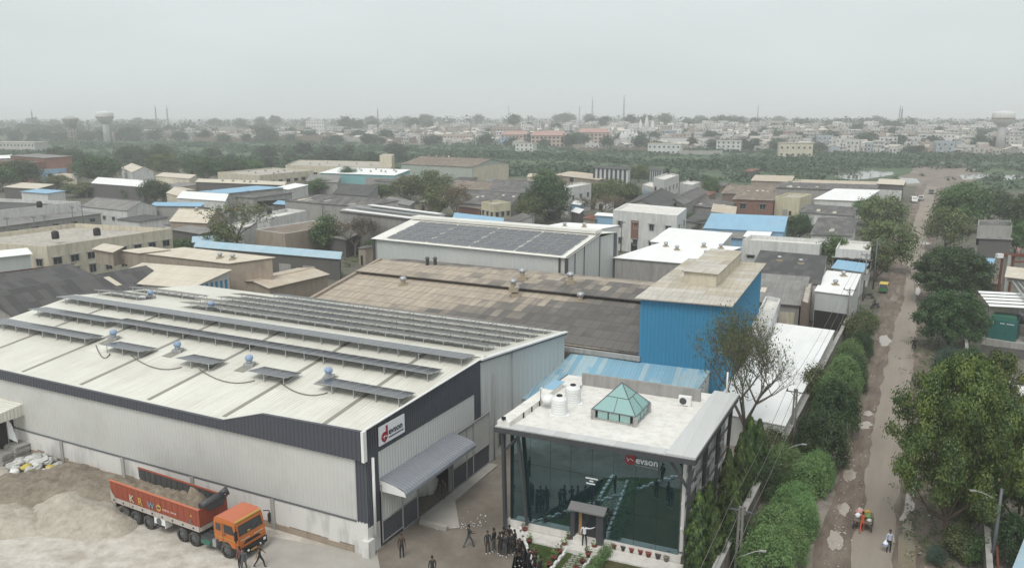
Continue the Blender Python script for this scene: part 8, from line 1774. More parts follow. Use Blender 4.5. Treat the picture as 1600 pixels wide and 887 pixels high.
def pole(x, yb, h, label, arms=1, kind='concrete', rz=0.0, name='utility_pole'):
    p = G(x, yb); o = thing(name, label, 'utility pole', p, rz); m = MB()
    if kind == 'lattice':
        for sx_ in (-0.16, 0.16): m.bar((sx_, 0, 0), (sx_*0.6, 0, h), 0.12, 0.16)
        n = int(h/0.8)
        for i in range(n): m.bar((-0.15, 0, h*i/n), (0.15, 0, h*i/n), 0.08)
    else: m.tube([(0, 0, 0), (0, 0, h)], [0.15, 0.09], 8)
    m.build('pole', M['pole_concrete'] if kind != 'steel' else M['steel_grey'], o); tips = []
    for i in range(arms):
        z = h-0.3-0.7*i; am = MB(); am.bar((-0.85, 0, z), (0.85, 0, z), 0.09); am.bar((-0.5, 0, z), (0, 0, z-0.5), 0.05); am.bar((0.5, 0, z), (0, 0, z-0.5), 0.05); arm = am.build('cross_arm', M['steel_grey'], o)
        for q in (-0.75, 0.0, 0.75): im = MB(); im.lathe([(0.05, 0), (0.07, 0.06), (0.04, 0.12), (0.06, 0.2), (0.02, 0.24)], (q, 0, z+0.05), 8); im.build('insulator', M['pot_dark'], arm)
        if i == 0: tips = [p + Matrix.Rotation(rz, 3, 'Z') @ V((q, 0, z+0.28)) for q in (-0.75, 0.0, 0.75)]
    POLES.append(tips); return o
RZ = R(-27.7)
pole(1152, 896, 4.9, 'leaning concrete pole with a bent cross arm at the bottom edge by the wall', 1, 'lattice', RZ)
pole(1237, 697, 5.6, 'concrete lattice pole with a bent cross arm midway along the boundary wall', 1, 'lattice', RZ)
pole(1322, 520, 6.5, 'concrete pole with a cross arm near the upper end of the hedge', 1, 'concrete', RZ)
pole(1348, 470, 8.0, 'concrete pole with a transformer by the parked auto rickshaw', 2, 'concrete', RZ)
pole(1364, 452, 9.0, 'dark slim pole left of the roadside trees', 2, 'steel', RZ)
pole(1546, 905, 6.5, 'grey street lamp pole behind the right boundary wall', 0, 'steel', RZ, 'street_lamp')
for k, (x, yb, h, lb) in enumerate(((17, 395, 8, 'leftmost dark twin arm pole on the cream roof side'), (58, 388, 7.5, 'first of the paired dark poles behind the cream building at left'), (74, 386, 7.5, 'second of the paired dark poles behind the cream building at left'), (118, 376, 8.5, 'third dark pole with cross arms behind the cream building'), (133, 374, 8.5, 'rightmost dark pole with cross arms behind the cream building'), (331, 330, 7, 'slim pole before the white roof, left of centre'), (390, 332, 7, 'slim pole beside the dark open shed, left of centre'), (505, 352, 7, 'slim pole at the end of the blue lean to'), (985, 300, 15, 'tall dark pole rising before the scrub plain, right of centre'), (765, 358, 8, 'slim pole behind the tall solar shed'), (970, 394, 7, 'slim pole before the white concrete house'), (1150, 390, 6, 'slim grey pole before the pale corrugated roof'), (893, 322, 7, 'slim pole by the white house, centre right'), (795, 285, 9, 'pale slim pole at the end of the very large brown hall'))):
    pole(x, yb, h, lb, 1 if h < 12 else 0, 'steel', R(-27))
cs = thing('chimney_pipe', 'slim pale chimney pipe in front of the very large brown hall', 'chimney', G(702, 288)); m = MB(); m.tube([(0, 0, 0), (0, 0, 13)], [0.35, 0.28], 10); m.build('pipe', M['white_paint'], cs); m = MB(); m.lathe([(0.4, 0), (0.4, 0.4)], (0, 0, 12.8), 10); m.build('pipe_cap', M['steel_grey'], cs)
def wire(a, b, sag, label, r=0.018):
    pts = [a.lerp(b, k/12)+V((0, 0, -4*sag*(k/12)*(1-k/12))) for k in range(13)]; m = MB(); m.tube(pts, r, 4); tag(m.build('overhead_wire', M['cable']), label, 'wire', 'wires along the boundary wall')
ord3 = ['left', 'middle', 'right']
for j in range(3):
    ext = POLES[0][j] - (POLES[1][j]-POLES[0][j]).normalized()*22; wire(ext, POLES[0][j], 0.3, f'{ord3[j]} wire running out of the bottom edge from the leaning pole')
    wire(POLES[0][j], POLES[1][j], 0.5, f'{ord3[j]} wire between the two leaning lattice poles'); wire(POLES[1][j], POLES[2][j], 0.6, f'{ord3[j]} wire from the lattice pole to the pole near the hedge end'); wire(POLES[2][j], POLES[3][j], 0.3, f'{ord3[j]} wire from the hedge end to the transformer pole')
tr_ = thing('transformer', 'grey transformer box on the pole beside the auto rickshaw', 'transformer', POLES[3][1]-V((0, 0, 4.4))); m = MB(); m.box(-0.5, 0.5, -0.5, -0.15, 0, 0.9); m.build('tank', M['galv'], tr_); m = MB()
for q in (-.3, 0, .3): m.lathe([(0.05, 0), (0.07, 0.1), (0.03, 0.25)], (q, -0.32, 0.9), 6)
m.build('bushing', M['pot_dark'], tr_)
for i, (x, y, z) in enumerate(((1232, 700, 4.2), (1160, 868, 3.6), (1553, 778, 6.0))):
    o = thing('lamp_arm', ['street lamp arm on the lattice pole midway along the wall', 'street lamp arm on the leaning pole at the bottom edge', 'street lamp arm among the branches at the right edge'][i], 'street lamp', G(x, y, z), R(-10)); m = MB(); s_ = -1 if i == 2 else 1; m.tube([(0, 0, 0), (0.7*s_, 0.15, 0.28), (1.05*s_, 0.22, 0.32)], 0.03, 6); m.build('arm', M['frame_grey'], o); m = MB(); m.box(min(1.0*s_, 1.4*s_), max(1.0*s_, 1.4*s_), 0.15, 0.30, 0.30, 0.37); m.build('lamp_head', M['frame_grey'], o)
# ------------------------------------------------------------------ generator yard on the right
M['gen_green'] = m_paint('gen_green', (0.025, 0.125, 0.115, 1), rough=0.45, damt=0.2, dirt=(0.05, 0.16, 0.12, 1))
g0, g1 = G(1541, 527, 0.9), G(1594, 535, 0.9); ge = (g1-g0); gl = ge.length; ge /= gl; gn = V((-ge.y, ge.x, 0))
gs = thing('generator_set', 'green diesel generator housing with pale lettering under the striped roof', 'generator', (g0.x, g0.y, 0), math.atan2(ge.y, ge.x))
gw = gl*0.86
m = MB(); m.box(0, gw, 0, 3.2, 0.9, 3.5); m.build('housing', M['gen_green'], gs)
m = MB(); m.box(0.25, gw-0.2, 0.4, 3.0, 3.5, 3.95); m.build('roof_hatch', M['green_paint'], gs)
for i in range(3): m = MB(); m.box(gw*(0.04+0.32*i), gw*(0.33+0.32*i), -0.04, -0.005, 1.0, 2.9); dr_ = m.build('door', M['gen_green'], gs); m = MB(); m.box(gw*(0.30+0.32*i), gw*(0.31+0.32*i), -0.08, -0.042, 1.6, 2.0); m.build('handle', M['black'], dr_)
text_mesh('C', 0.5, M['sign_light'], 'lettering', gs, (0.25, -0.05, 2.98), (1, 0, 0), (0, 0, 1), (0, -1, 0), 0.02, 1.1, 0.03)
m = MB(); x = gw*0.42; rr = random.Random(2)
for w in (0.12, 0.1, 0.14, 0.0, 0.12, 0.12, 0.1, 0.14, 0.12):
    if w: m.box(x, x+w, -0.07, -0.055, 3.05, 3.19)
    x += w+0.06 if w else 0.2
m.build('small_lettering', M['sign_light'], gs)
m = MB(); m.box(-0.4, gl+3, -0.5, 3.8, 0, 0.88); m.build('base_slab', M['concrete'], gs)
m = MB(); m.tube([(gw+0.4, 1.2, 3.2), (gw+0.4, 1.2, 4.2), (gw-0.3, 1.2, 4.5)], 0.35, 10); m.build('exhaust_duct', M['steel_dark'], gs)
g2 = thing('generator_set', 'second green generator mostly cut by the right picture edge', 'generator', tuple(g0+ge*(gl+0.6)), math.atan2(ge.y, ge.x)); g2.location.z = 0
m = MB(); m.box(0, 3, 0, 3.2, 0.9, 3.3); m.build('housing', M['gen_green'], g2); m = MB(); m.box(0.1, 2.9, 0.2, 2.8, 3.3, 4.6); m.build('duct_box', M['wall_metal'], g2)
ra, rb, rc = G(1546, 478, 5.2), G(1640, 483, 5.2), G(1612, 457, 5.2)
cr = thing('yard_canopy', 'white and grey striped sheet canopy over the green generator', 'canopy', (ra.x, ra.y, 0)); rd = ra+rc-rb; m = MB()
for i in range(5):
    f0, f1, f2 = i/5, (i+0.58)/5, (i+1)/5; m.poly([ra.lerp(rd, f0), rb.lerp(rc, f0), rb.lerp(rc, f1)+V((0, 0, .05)), ra.lerp(rd, f1)+V((0, 0, .05))], 0); m.poly([ra.lerp(rd, f1)+V((0, 0, .05)), rb.lerp(rc, f1)+V((0, 0, .05)), rb.lerp(rc, f2)-V((0, 0, .10)), ra.lerp(rd, f2)-V((0, 0, .10))], 1)
m.build('roof', [M['roof_bright'], M['steel_grey']], cr, True); m = MB()
for q in (ra, ra.lerp(rb, 0.5), rd): m.bar(V((q.x, q.y, 0)), q, 0.12)
m.build('post', M['steel_grey'], cr, True)
wall_run('boundary_wall', 'dark grey low wall in front of the green generator', [G(1532, 552), G(1640, 566)], 1.1, 0.2, M['wall_dark'], M['wall_dark'], seed=9)
# pipe rack
pr_ = thing('pipe_rack', 'rusty steel gantry with a thick vertical pale duct beside the canopy', 'gantry', G(1566, 470)); b0 = G(1566, 470); hh = height_at(b0, 398); m = MB(); m.bar((0, 0, 0), (0, 0, hh), 0.9, 0.5); m.build('duct', M['concrete'], pr_)
m = MB()
for x in (-0.8, 1.0): m.bar((x, 0.1, 0), (x, 0.1, hh-0.2), 0.28)
m.bar((-1.0, 0, hh), (12, -1, hh), 0.4); m.bar((1.0, 0.1, hh*0.85), (12, -1, hh*0.85), 0.25); m.bar((1.0, 0.1, hh*0.7), (12, -1, hh*0.7), 0.25); m.build('steel_frame', M['rust'], pr_); m = MB(); m.box(-1.9, -0.9, -0.3, 0.3, hh-0.5, hh+0.2); m.build('junction_box', M['white_paint'], pr_)
bld('cream sheet canopy hanging at the right edge beside the pipe gantry', (1574, 432), (1640, 440), (1640, 424), 6.5, ('mono', 0.3), 'wall_grey', 'roof_cream', 'yard_canopy', 'canopy', base=5.8)
for i, (a, b) in enumerate((((1582, 440, 6), (1612, 480, 5.4)), ((1588, 438, 6), (1620, 476, 5.4)), ((1592, 436, 6), (1625, 470, 5.4)))):
    m = MB(); m.tube([G(*a), G(*b)], 0.16, 8); tag(m.build('inclined_pipe', M['galv']), ['leftmost inclined grey pipe beside the cream canopy', 'middle inclined grey pipe beside the cream canopy', 'rightmost inclined grey pipe beside the cream canopy'][i], 'pipe')
tk = thing('tank_trailer', 'dusty white tank lying below the low dark generator wall', 'tank', G(1585, 625), R(118)); m = MB(); m.tube([(-3.2, 0, 1.1), (-3.0, 0, 1.1), (3.0, 0, 1.1), (3.2, 0, 1.1)], [0.3, 0.8, 0.8, 0.3], 16); m.build('tank_body', M['white_paint'], tk); m = MB(); m.box(-2.6, -2.2, -0.6, 0.6, 0, 0.5); m.box(2.2, 2.6, -0.6, 0.6, 0, 0.5); m.lathe([(0.35, 1.85), (0.35, 2.05)], (0, 0, 0), 12); m.build('tank_saddle', M['steel_dark'], tk)
bld('pale blue corrugated roof at the bottom right corner', (1586, 905), (1660, 925), (1680, 855), 2.6, ('mono', 0.2), 'wall_dark', 'roof_paleblue')
fl2 = thing('pink_flag', 'small pink flag on a stick among trees at the right edge', 'flag', G(1592, 412)); h_ = height_at(G(1592, 412), 388); m = MB(); m.bar((0, 0, 0), (0, 0, h_), 0.06); m.build('stick', M['steel_dark'], fl2); m = MB(); m.poly([(0, 0, h_), (-0.9, 0, h_+0.3), (-0.2, 0.1, h_-1.1)]); m.build('cloth', M['text_pink'], fl2)
# ------------------------------------------------------------------ vehicles on the road
au = thing('auto_rickshaw', 'green and yellow auto rickshaw parked on the dirt left of the road', 'auto rickshaw', G(1380, 457), R(240)); M['auto_green'] = m_paint('auto_green', (0.03, 0.16, 0.06, 1), rough=0.4); M['auto_yellow'] = m_paint('auto_yellow', (0.60, 0.46, 0.10, 1), rough=0.5)
m = MB(); m.prism([(-1.25, 0.30), (0.7, 0.30), (1.2, 0.42), (1.15, 0.95), (0.8, 1.0), (0.55, 0.72), (-0.2, 0.72), (-0.3, 1.0), (-1.25, 1.0)], -0.62, 0.62, 0, lambda p: V((p.x, p.z, p.y))); m.build('body', M['auto_green'], au)
m = MB(); m.prism([(-1.28, 1.62), (-1.1, 1.76), (0.55, 1.76), (0.8, 1.62)], -0.66, 0.66, 0, lambda p: V((p.x, p.z, p.y))); m.build('hood', M['auto_yellow'], au)
m = MB(); m.box(-1.26, -1.2, -0.62, 0.62, 1.0, 1.62); m.poly([(1.1, -0.58, 0.95), (1.1, 0.58, 0.95), (0.78, 0.58, 1.62), (0.78, -0.58, 1.62)]); m.build('windscreen', M['glass_dark'], au); m = MB()
for x, y in ((0.75, -0.62), (0.75, 0.62), (-0.3, -0.62), (-0.3, 0.62)): m.bar((x, y, 0.9), (x, y, 1.65), 0.05)
m.build('frame_post', M['auto_yellow'], au)
for x, y in ((0.95, -0.06), (-0.8, -0.58), (-0.8, 0.46)): m = MB(); m.lathe([(0.1, 0), (0.24, 0), (0.26, 0.03), (0.26, 0.09), (0.24, 0.12), (0.1, 0.12)], (x, y, 0.26), 14, ax='y'); m.build('wheel', M['rubber'], au)
def car(p, rz, lb, mt, L_=4.4, w=1.75, h=1.75, name='parked_car', cat='car'):
    o = thing(name, lb, cat, p, rz); m = MB(); pr = [(-L_/2, 0.45), (L_/2, 0.45), (L_/2, 0.85), (L_*0.30, 1.0), (L_*0.16, h-0.06), (-L_*0.42, h), (-L_*0.49, 1.05)]
    m.prism(pr, -w/2, w/2, 0, lambda p: V((p.x, p.z, p.y))); m.build('body', mt, o)
    m = MB(); m.poly([(-L_*0.487, -w*0.42, 1.1), (-L_*0.487, w*0.42, 1.1), (-L_*0.43, w*0.40, h-0.12), (-L_*0.43, -w*0.40, h-0.12)]); m.poly([(L_*0.29, -w*0.42, 1.05), (L_*0.29, w*0.42, 1.05), (L_*0.175, w*0.40, h-0.14), (L_*0.175, -w*0.40, h-0.14)])
    for v in range(len(m.v)): m.v[v] = m.v[v] + V((0.02 if m.v[v].x > 0 else -0.03, 0, 0))
    for s_ in (-1, 1): y = s_*(w/2+0.012); m.poly([(-L_*0.40, y, 1.1), (L_*0.24, y, 1.1), (L_*0.15, y, h-0.14), (-L_*0.37, y, h-0.14)])
    m.build('window', M['glass_dark'], o)
    for x in (-L_*0.31, L_*0.31):
        for y in (-w/2-0.02, w/2-0.20): m = MB(); m.lathe([(0.16, 0), (0.31, 0), (0.33, 0.03), (0.33, 0.19), (0.31, 0.22), (0.16, 0.22)], (x, y, 0.33), 14, ax='y'); m.build('wheel', M['rubber'], o)
    m = MB(); m.box(L_/2, L_/2+0.03, -w*0.45, -w*0.28, 0.65, 0.82); m.box(L_/2, L_/2+0.03, w*0.28, w*0.45, 0.65, 0.82); m.build('headlight', M['lamp_glass'], o)
    return o
car(G(1428, 316), R(250), 'white van parked on the broken road near the far end of the sheds', M['white_paint'], 4.8, 1.8, 2.0, 'parked_van', 'van'); car(G(1438, 315)+V((2.2, 4, 0)), R(240), 'grey car partly behind the white van on the far road', M['galv'])
car(G(1455, 303), R(245), 'dark car on the far road beyond the white van', M['steel_dark'])
def bike(p, rz, lb):
    o = thing('motorcycle', lb, 'motorcycle', p, rz); m = MB(); m.bar((-0.5, 0, 0.55), (0.45, 0, 0.6), 0.2, 0.3); m.bar((0.45, 0, 0.6), (0.7, 0, 1.0), 0.07); m.bar((0.7, -0.35, 1.02), (0.7, 0.35, 1.02), 0.05); m.build('frame', M['steel_dark'], o); m = MB(); m.box(-0.7, 0.1, -0.13, 0.13, 0.75, 0.86); m.build('seat', M['black'], o)
    for x in (-0.62, 0.68): m = MB(); m.lathe([(0.2, 0), (0.30, 0.01), (0.30, 0.09), (0.2, 0.1)], (x, -0.05, 0.3), 14, ax='y'); m.build('wheel', M['rubber'], o)
    return o
mc1 = G(1367, 482); bike(mc1, R(200), 'motorcycle standing on the dirt below the auto rickshaw'); mc2 = G(1428, 546); bike(mc2, R(62), 'motorcycle ridden up the road past the dark round tree')
bike(G(1357, 466), R(150), 'motorcycle parked by the concrete poles left of the auto rickshaw')
# vegetable cart
ct = thing('push_cart', 'wooden push cart loaded with vegetables and bundles on the road', 'cart', G(1348, 822), R(62)); m = MB(); m.box(-0.9, 0.9, -0.62, 0.62, 0.72, 0.80); m.box(-1.3, -0.9, -0.5, -0.45, 0.75, 0.80); m.box(-1.3, -0.9, 0.45, 0.5, 0.75, 0.80)
m.build('cart_bed', M['bark_pale'], ct)
for x in (-0.55, 0.55):
    for y in (-0.66, 0.60): m = MB(); m.lathe([(0.26, 0), (0.33, 0.0), (0.33, 0.05), (0.26, 0.05)], (x, y, 0.33), 18, ax='y'); m.bar((x, y+0.025, 0.06), (x, y+0.025, 0.6), 0.03); m.bar((x-0.27, y+0.025, 0.33), (x+0.27, y+0.025, 0.33), 0.03); m.build('wheel', M['rubber'], ct)
m = MB()
for x in (-0.7, 0.7): m.bar((x, 0, 0.33), (x, 0, 0.72), 0.08)
m.build('cart_frame', M['rust'], ct)
veg = [(-0.2, -0.3, 0.3, 'leaf_bright', 'heap of green vegetables on the push cart'), (-0.3, 0.36, 0.24, 'sign_white', 'white bundle on the left of the push cart'), (0.3, 0.3, 0.30, 'text_pink', 'pinkish cloth bundle at the front of the push cart'), (0.5, -0.2, 0.26, 'yellow_paint', 'yellow orange heap at the front of the push cart'), (0.75, 0.35, 0.2, 'sack_white', 'small pale bag at the front corner of the push cart'), (-0.65, -0.42, 0.18, 'sack_white', 'small white bag at the rear corner of the push cart')]
for i, (x, y, s_, mt, lb) in enumerate(veg):
    me = SK[i % 5].copy(); me.materials.clear(); me.materials.append(M[mt]); o = bpy.data.objects.new('bundle' if i else 'vegetable_heap', me); COL.objects.link(o); q = G(1348, 822)+Matrix.Rotation(R(62), 3, 'Z') @ V((x, y, 0.8+s_*0.7)); o.location = q; o.scale = (s_*1.2, s_*1.4, s_*2.2); tag(o, lb, 'bundle')
# ------------------------------------------------------------------ people
def cloth(name, c): M[name] = m_paint(name, c, rough=0.85, var=0.2, damt=0.0); return M[name]
cloth('skin', (0.16, 0.085, 0.055, 1)); cloth('hair', (0.012, 0.011, 0.011, 1)); cloth('cl_black', (0.016, 0.017, 0.019, 1)); cloth('cl_grey', (0.075, 0.08, 0.088, 1)); cloth('cl_dark', (0.032, 0.033, 0.037, 1)); cloth('cl_white', (0.66, 0.66, 0.70, 1)); cloth('cl_blue', (0.42, 0.46, 0.56, 1)); cloth('cl_maroon', (0.13, 0.06, 0.06, 1)); cloth('cl_brown', (0.05, 0.035, 0.03, 1)); cloth('cl_orange', (0.50, 0.095, 0.045, 1)); cloth('shoe_white', (0.6, 0.6, 0.6, 1)); cloth('shoe_dark', (0.02, 0.02, 0.02, 1))
POSE = {  # joint offsets: arms (shoulder->elbow->hand) and legs (hip->knee->foot); x right, y forward, z up, metres
 'stand': dict(la=((-.06, 0, -.29), (0, .08, -.26)), ra=((.06, 0, -.29), (0, .08, -.26)), ll=((-.02, .02, -.43), (-.01, -.03, -.42)), rl=((.02, .02, -.43), (.01, -.03, -.42))),
 'phone': dict(la=((-.05, .04, -.29), (.08, .24, .06)), ra=((.06, .03, -.29), (-.10, .23, .08)), ll=((-.03, .02, -.43), (-.02, -.03, -.42)), rl=((.04, .03, -.43), (.02, -.03, -.42))),
 'walk': dict(la=((-.05, .16, -.25), (.02, .16, -.20)), ra=((.06, -.16, -.25), (.02, -.08, -.24)), ll=((-.01, -.16, -.40), (0, -.26, -.36)), rl=((.01, .22, -.38), (0, .06, -.42))),
 'carry': dict(la=((-.04, .10, -.27), (.08, .26, -.04)), ra=((.04, .10, -.27), (-.08, .26, -.04)), ll=((-.01, -.16, -.40), (0, -.26, -.36)), rl=((.01, .22, -.38), (0, .06, -.42))),
 'point': dict(la=((-.08, .0, -.28), (.0, .06, -.26)), ra=((.26, .10, -.04), (.25, .10, .08)), ll=((-.03, .02, -.43), (-.01, -.03, -.42)), rl=((.05, .03, -.43), (.02, -.03, -.42))),
 'hips': dict(la=((-.18, -.04, -.24), (.14, .14, -.16)), ra=((.18, -.04, -.24), (-.14, .14, -.16)), ll=((-.05, .02, -.43), (-.02, -.03, -.42)), rl=((.05, .02, -.43), (.02, -.03, -.42))),
 'push': dict(la=((-.03, .20, -.22), (.02, .26, -.02)), ra=((.03, .20, -.22), (-.02, .26, -.02)), ll=((-.01, -.14, -.41), (0, -.22, -.37)), rl=((.01, .18, -.40), (0, .04, -.42))),
 'ride': dict(la=((-.06, .16, -.24), (.02, .26, -.06)), ra=((.06, .16, -.24), (-.02, .26, -.06)), ll=((-.10, .34, -.16), (0, -.10, -.40)), rl=((.10, .34, -.16), (0, -.10, -.40))),
}
BODY = {}
def body_mesh(pose, shirt, pants, shoe, sleeve='long', lean=0.0, female=False, seed=0):
    key = (pose, shirt, pants, shoe, sleeve, lean, female)
    if key in BODY: return BODY[key]
    P_ = POSE[pose]; vs = []; es = []; rs = []; part = []
    def add(p, r, par, pt):
        vs.append(V(p)); rs.append(r); part.append(pt)
        if par is not None: es.append((par, len(vs)-1))
        return len(vs)-1
    hz_ = 0.90; ly = lean
    pel = add((0, 0, hz_), (0.150, 0.105), None, 'p'); wa = add((0, ly*.25, hz_+.18), (0.135, 0.095), pel, 's'); ch = add((0, ly*.6, hz_+.36), (0.165, 0.110), wa, 's'); up_ = add((0, ly*.85, hz_+.50), (0.12, 0.085), ch, 's')
    nk = add((0, ly*.95+.01, hz_+.585), (0.055, 0.055), up_, 'k'); h1 = add((0, ly+.03, hz_+.67), (0.072, 0.085), nk, 'k'); h2 = add((0, ly+.03, hz_+.765), (0.078, 0.092), h1, 'k'); add((0, ly+.02, hz_+.82), (0.05, 0.06), h2, 'k')
    for sx_, a in ((-1, 'la'), (1, 'ra')):
        sh_ = V((sx_*(0.165 if female else 0.185), ly*.8, hz_+.475)); s0 = add(sh_, (0.062, 0.062), up_, 's'); e = sh_+V(P_[a][0]); e0 = add(e, (0.045, 0.045), s0, 's' if sleeve == 'long' else 'k')
        w_ = e+V(P_[a][1]); d = V(P_[a][1]).normalized(); w0 = add(w_, (0.030, 0.026), e0, 's' if sleeve == 'long' else 'k'); pm = add(w_+d*.055, (0.038, 0.020), w0, 'k')
        sd = d.cross(V((0, 1, 0.3))).normalized()
        for q, ln in ((-.028, .075), (-.009, .088), (.010, .082), (.028, .066)): f1 = add(w_+d*(.085)+sd*q, (0.010, 0.010), pm, 'k'); add(w_+d*(.085+ln*.9)+sd*q*1.15+V((0, .015, 0)), (0.008, 0.008), f1, 'k')
        th_ = add(w_+d*.04+sd*(.045*sx_), (0.012, 0.012), pm, 'k'); add(w_+d*.075+sd*(.06*sx_), (0.009, 0.009), th_, 'k')
    for sx_, a in ((-1, 'll'), (1, 'rl')):
        hp = V((sx_*.088, 0, hz_-.04)); p0 = add(hp, (0.095, 0.095), pel, 'p'); k = hp+V(P_[a][0]); p1 = add(k, (0.062, 0.062), p0, 'p'); an = k+V(P_[a][1]); p2 = add(an, (0.046, 0.046), p1, 'p'); toe = an+V((sx_*.02, .13, -.045)); p3 = add(an+V((0, .02, -.035)), (0.045, 0.045), p2, 'o'); add(toe, (0.038, 0.028), p3, 'o')
    me = bpy.data.meshes.new('body'); me.from_pydata(vs, es, []); o = bpy.data.objects.new('body_tmp', me); COL.objects.link(o)
    sk = o.modifiers.new('skin', 'SKIN'); sk.use_smooth_shade = True; sk.branch_smoothing = 0.3; sv = me.skin_vertices[0].data
    for i, r in enumerate(rs): sv[i].radius = r; sv[i].use_root = (i == 0)
    sb_ = o.modifiers.new('sub', 'SUBSURF'); sb_.levels = 1; sb_.render_levels = 1
    dg = bpy.context.evaluated_depsgraph_get(); out = bpy.data.meshes.new_from_object(o.evaluated_get(dg)); bpy.data.objects.remove(o)
    zmin = min(v.co.z for v in out.vertices)
    mats = [M[shirt], M[pants], M['skin'], M[shoe]]; out.materials.clear()
    for q in mats: out.materials.append(q)
    A = np.array([tuple(v) for v in vs])
    # nearest bone decides the cloth
    segs = [(A[a], A[b], part[b]) for a, b in es]; mi = {'s': 0, 'p': 1, 'k': 2, 'o': 3}; ids = []
    for f in out.polygons:
        c = np.array(f.center); best = 1e9; bp = 's'
        for a, b, pt in segs:
            ab = b-a; t_ = max(0, min(1, float(np.dot(c-a, ab)/(np.dot(ab, ab)+1e-9)))); d = float(np.linalg.norm(c-a-ab*t_))
            if d < best: best = d; bp = pt
        ids.append(mi[bp])
    out.polygons.foreach_set('material_index', ids); out.polygons.foreach_set('use_smooth', [True]*len(ids))
    for v in out.vertices: v.co.z -= zmin
    # face: nose, brow shading by small raised features kept in the same mesh
    out.update(); hair = MB(); hc = V((0, ly+.012, hz_+.765-zmin)); n = 12
    prev = None
    for j in range(6):
        ph = R(90-j*24); ring = [hc+V((0.092*math.cos(ph)*math.cos(2*math.pi*i/n), 0.105*math.cos(ph)*math.sin(2*math.pi*i/n)-(0.012 if j > 2 else 0), 0.105*math.sin(ph))) for i in range(n)]
        if prev:
            for i in range(n):
                i2 = (i+1) % n; cy = (ring[i].y+ring[i2].y)/2-hc.y
                if j > 3 and cy > 0.02: continue
                hair.poly([prev[i], ring[i], ring[i2], prev[i2]] if j > 1 else [prev[i], ring[i], ring[i2]], smooth=True)
        prev = ring
    hm = hair.mesh('hair'); hm.materials.append(M['hair']); BODY[key] = (out, hm); return BODY[key]
def person(p, rz, label, pose='stand', shirt='cl_black', pants='cl_black', shoe='shoe_dark', h=1.72, group=None, **k):
    b, hr = body_mesh(pose, shirt, pants, shoe, **k); o = bpy.data.objects.new('person', b); COL.objects.link(o); o.location = p; o.rotation_euler.z = rz
    s_ = h/max(v.co.z for v in b.vertices); o.scale = (s_, s_, s_); tag(o, label, 'person', group); c = bpy.data.objects.new('hair', hr); COL.objects.link(c); c.parent = o; return o
gr = 'people in black standing by the lawn kerb'
ppl = [(762, 864, 'stand', 200, 'cl_dark', 'cl_brown', 'shoe_white', 'person in dark clothes with folded arms at the left end of the crowd'), (772, 861, 'stand', 60, 'cl_black', 'cl_grey', 'shoe_white', 'tall person in black, second from the left of the crowd'), (781, 866, 'phone', 120, 'cl_black', 'cl_dark', 'shoe_white', 'person in black third from the left of the crowd'), (789, 869, 'phone', 150, 'cl_dark', 'cl_grey', 'shoe_white', 'person in dark grey nearest the camera in the crowd'), (787, 858, 'hips', 30, 'cl_black', 'cl_black', 'shoe_dark', 'person in black with hands at the hips behind the crowd'), (796, 856, 'stand', 340, 'cl_black', 'cl_dark', 'shoe_dark', 'tallest person in black at the back of the crowd'), (798, 866, 'phone', 190, 'cl_dark', 'cl_dark', 'shoe_white', 'person in dark blue grey at the centre right of the crowd'), (804, 862, 'stand', 240, 'cl_black', 'cl_black', 'shoe_white', 'person in black at the right end of the crowd beside the kerb'), (793, 862, 'stand', 100, 'cl_grey', 'cl_dark', 'shoe_dark', 'person in grey half hidden in the middle of the crowd')]
for x, y, ps, a, s1, s2, so3, lb in ppl: person(G(x, y), R(a), lb, ps, s1, s2, so3, 1.72 + (0.06 if 'tall' in lb else 0), gr)
pp2 = [(812, 876, 'stand', 170, 'person in black at the kerb right below the crowd'), (818, 889, 'phone', 100, 'person in black bending at the bottom edge by the kerb'), (826, 893, 'stand', 60, 'person in black cut by the bottom edge, second along the kerb'), (835, 899, 'phone', 40, 'person in black cut by the bottom edge, third along the kerb'), (844, 905, 'stand', 60, 'person in black at the bottom edge nearest the garden path'), (808, 884, 'hips', 200, 'person in black at the bottom edge left of the kerb')]
for x, y, ps, a, lb in pp2: person(G(x, y), R(a), lb, ps, 'cl_black', 'cl_black', 'shoe_white', 1.70, 'people in black along the kerb at the bottom edge')
person(G(733, 854), R(-60), 'person in grey trousers walking towards the crowd and carrying a black object', 'carry', 'cl_dark', 'cl_grey', 'shoe_dark', 1.72)
person(G(628, 870), R(195), 'person in dark brown clothes standing near the factory corner', 'stand', 'cl_brown', 'cl_black', 'shoe_dark', 1.75)
person(G(692, 779, 0.15), R(200), 'person in black standing inside the open factory door', 'stand', 'cl_black', 'cl_dark', 'shoe_dark', 1.70, sleeve='short')
person(G(676, 905), R(20), 'person whose dark head shows at the bottom edge below the loading door', 'stand', 'cl_dark', 'cl_dark', 'shoe_dark', 1.72)
person(G(376, 890), R(150), 'person in a maroon shirt in front of the truck bumper', 'stand', 'cl_maroon', 'cl_black', 'shoe_dark', 1.72, sleeve='short')
person(G(382, 893), R(190), 'person in grey walking beside the one in maroon in front of the truck', 'walk', 'cl_grey', 'cl_grey', 'shoe_dark', 1.72)
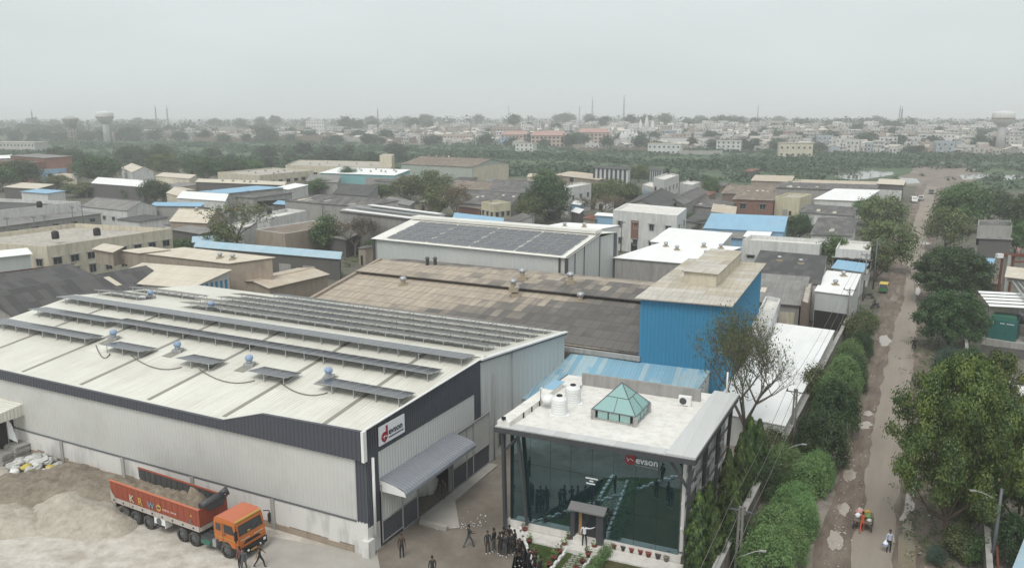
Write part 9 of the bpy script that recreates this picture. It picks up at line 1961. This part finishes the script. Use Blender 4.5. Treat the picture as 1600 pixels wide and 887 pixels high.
person(G(407, 885), R(-70), 'person in black striding past the front of the orange cab', 'walk', 'cl_black', 'cl_black', 'shoe_dark', 1.74, sleeve='short')
person(OW(5.5, -0.95, 0.32), R(-15), 'person in a white shirt pointing with an outstretched arm at the office door', 'point', 'cl_white', 'cl_black', 'shoe_dark', 1.72)
person(G(1388, 862), R(175), 'person in a pale blue shirt walking down the road with a white and blue bag', 'stand', 'cl_blue', 'cl_black', 'shoe_dark', 1.70)
person(G(1346, 831), R(-28), 'person in an orange red sari pushing the vegetable cart', 'push', 'cl_orange', 'cl_orange', 'shoe_dark', 1.60, lean=0.06, female=True)
person(mc1+V((-0.1, 0, 0.12)), R(110), 'person in dark clothes sitting on the motorcycle below the auto rickshaw', 'ride', 'cl_dark', 'cl_dark', 'shoe_dark', 1.55)
person(mc2+V((-0.1, -0.1, 0.12)), R(-28), 'person in black riding the motorcycle up the road', 'ride', 'cl_black', 'cl_black', 'shoe_dark', 1.55)
# people standing in the yard below the frame: the office glass mirrors them
for i, (p, a) in enumerate(((V((3.2, 40.5, 0)), 10), (V((4.6, 43.2, 0)), 0), (V((5.6, 43.0, 0)), 20), (V((6.3, 43.6, 0)), -10), (V((2.0, 45.2, 0)), 40))):
    person(p, R(a), ['person in black alone in the yard, seen mirrored high in the office glass', 'person in black mirrored in the glass above the porch, left of three', 'person in black mirrored in the glass above the porch, middle of three', 'person in black mirrored in the glass above the porch, right of three', 'person in black mirrored low in the left part of the office glass'][i], 'stand', 'cl_black', 'cl_black', 'shoe_white', 1.72)
bg = thing('shopping_bag', 'white and blue shopping bag carried by the person on the road', 'bag', G(1382, 862)+V((0, 0, 0.45))); m = MB(); m.lathe([(0.12, 0), (0.2, 0.08), (0.19, 0.3), (0.08, 0.4), (0.03, 0.5)], (0, 0, 0), 10); m.build('bag_body', M['sign_white'], bg); m = MB(); m.lathe([(0.205, 0.1), (0.21, 0.11), (0.2, 0.24), (0.19, 0.25)], (0, 0, 0), 10); m.build('bag_print', M['vent_blue'], bg)
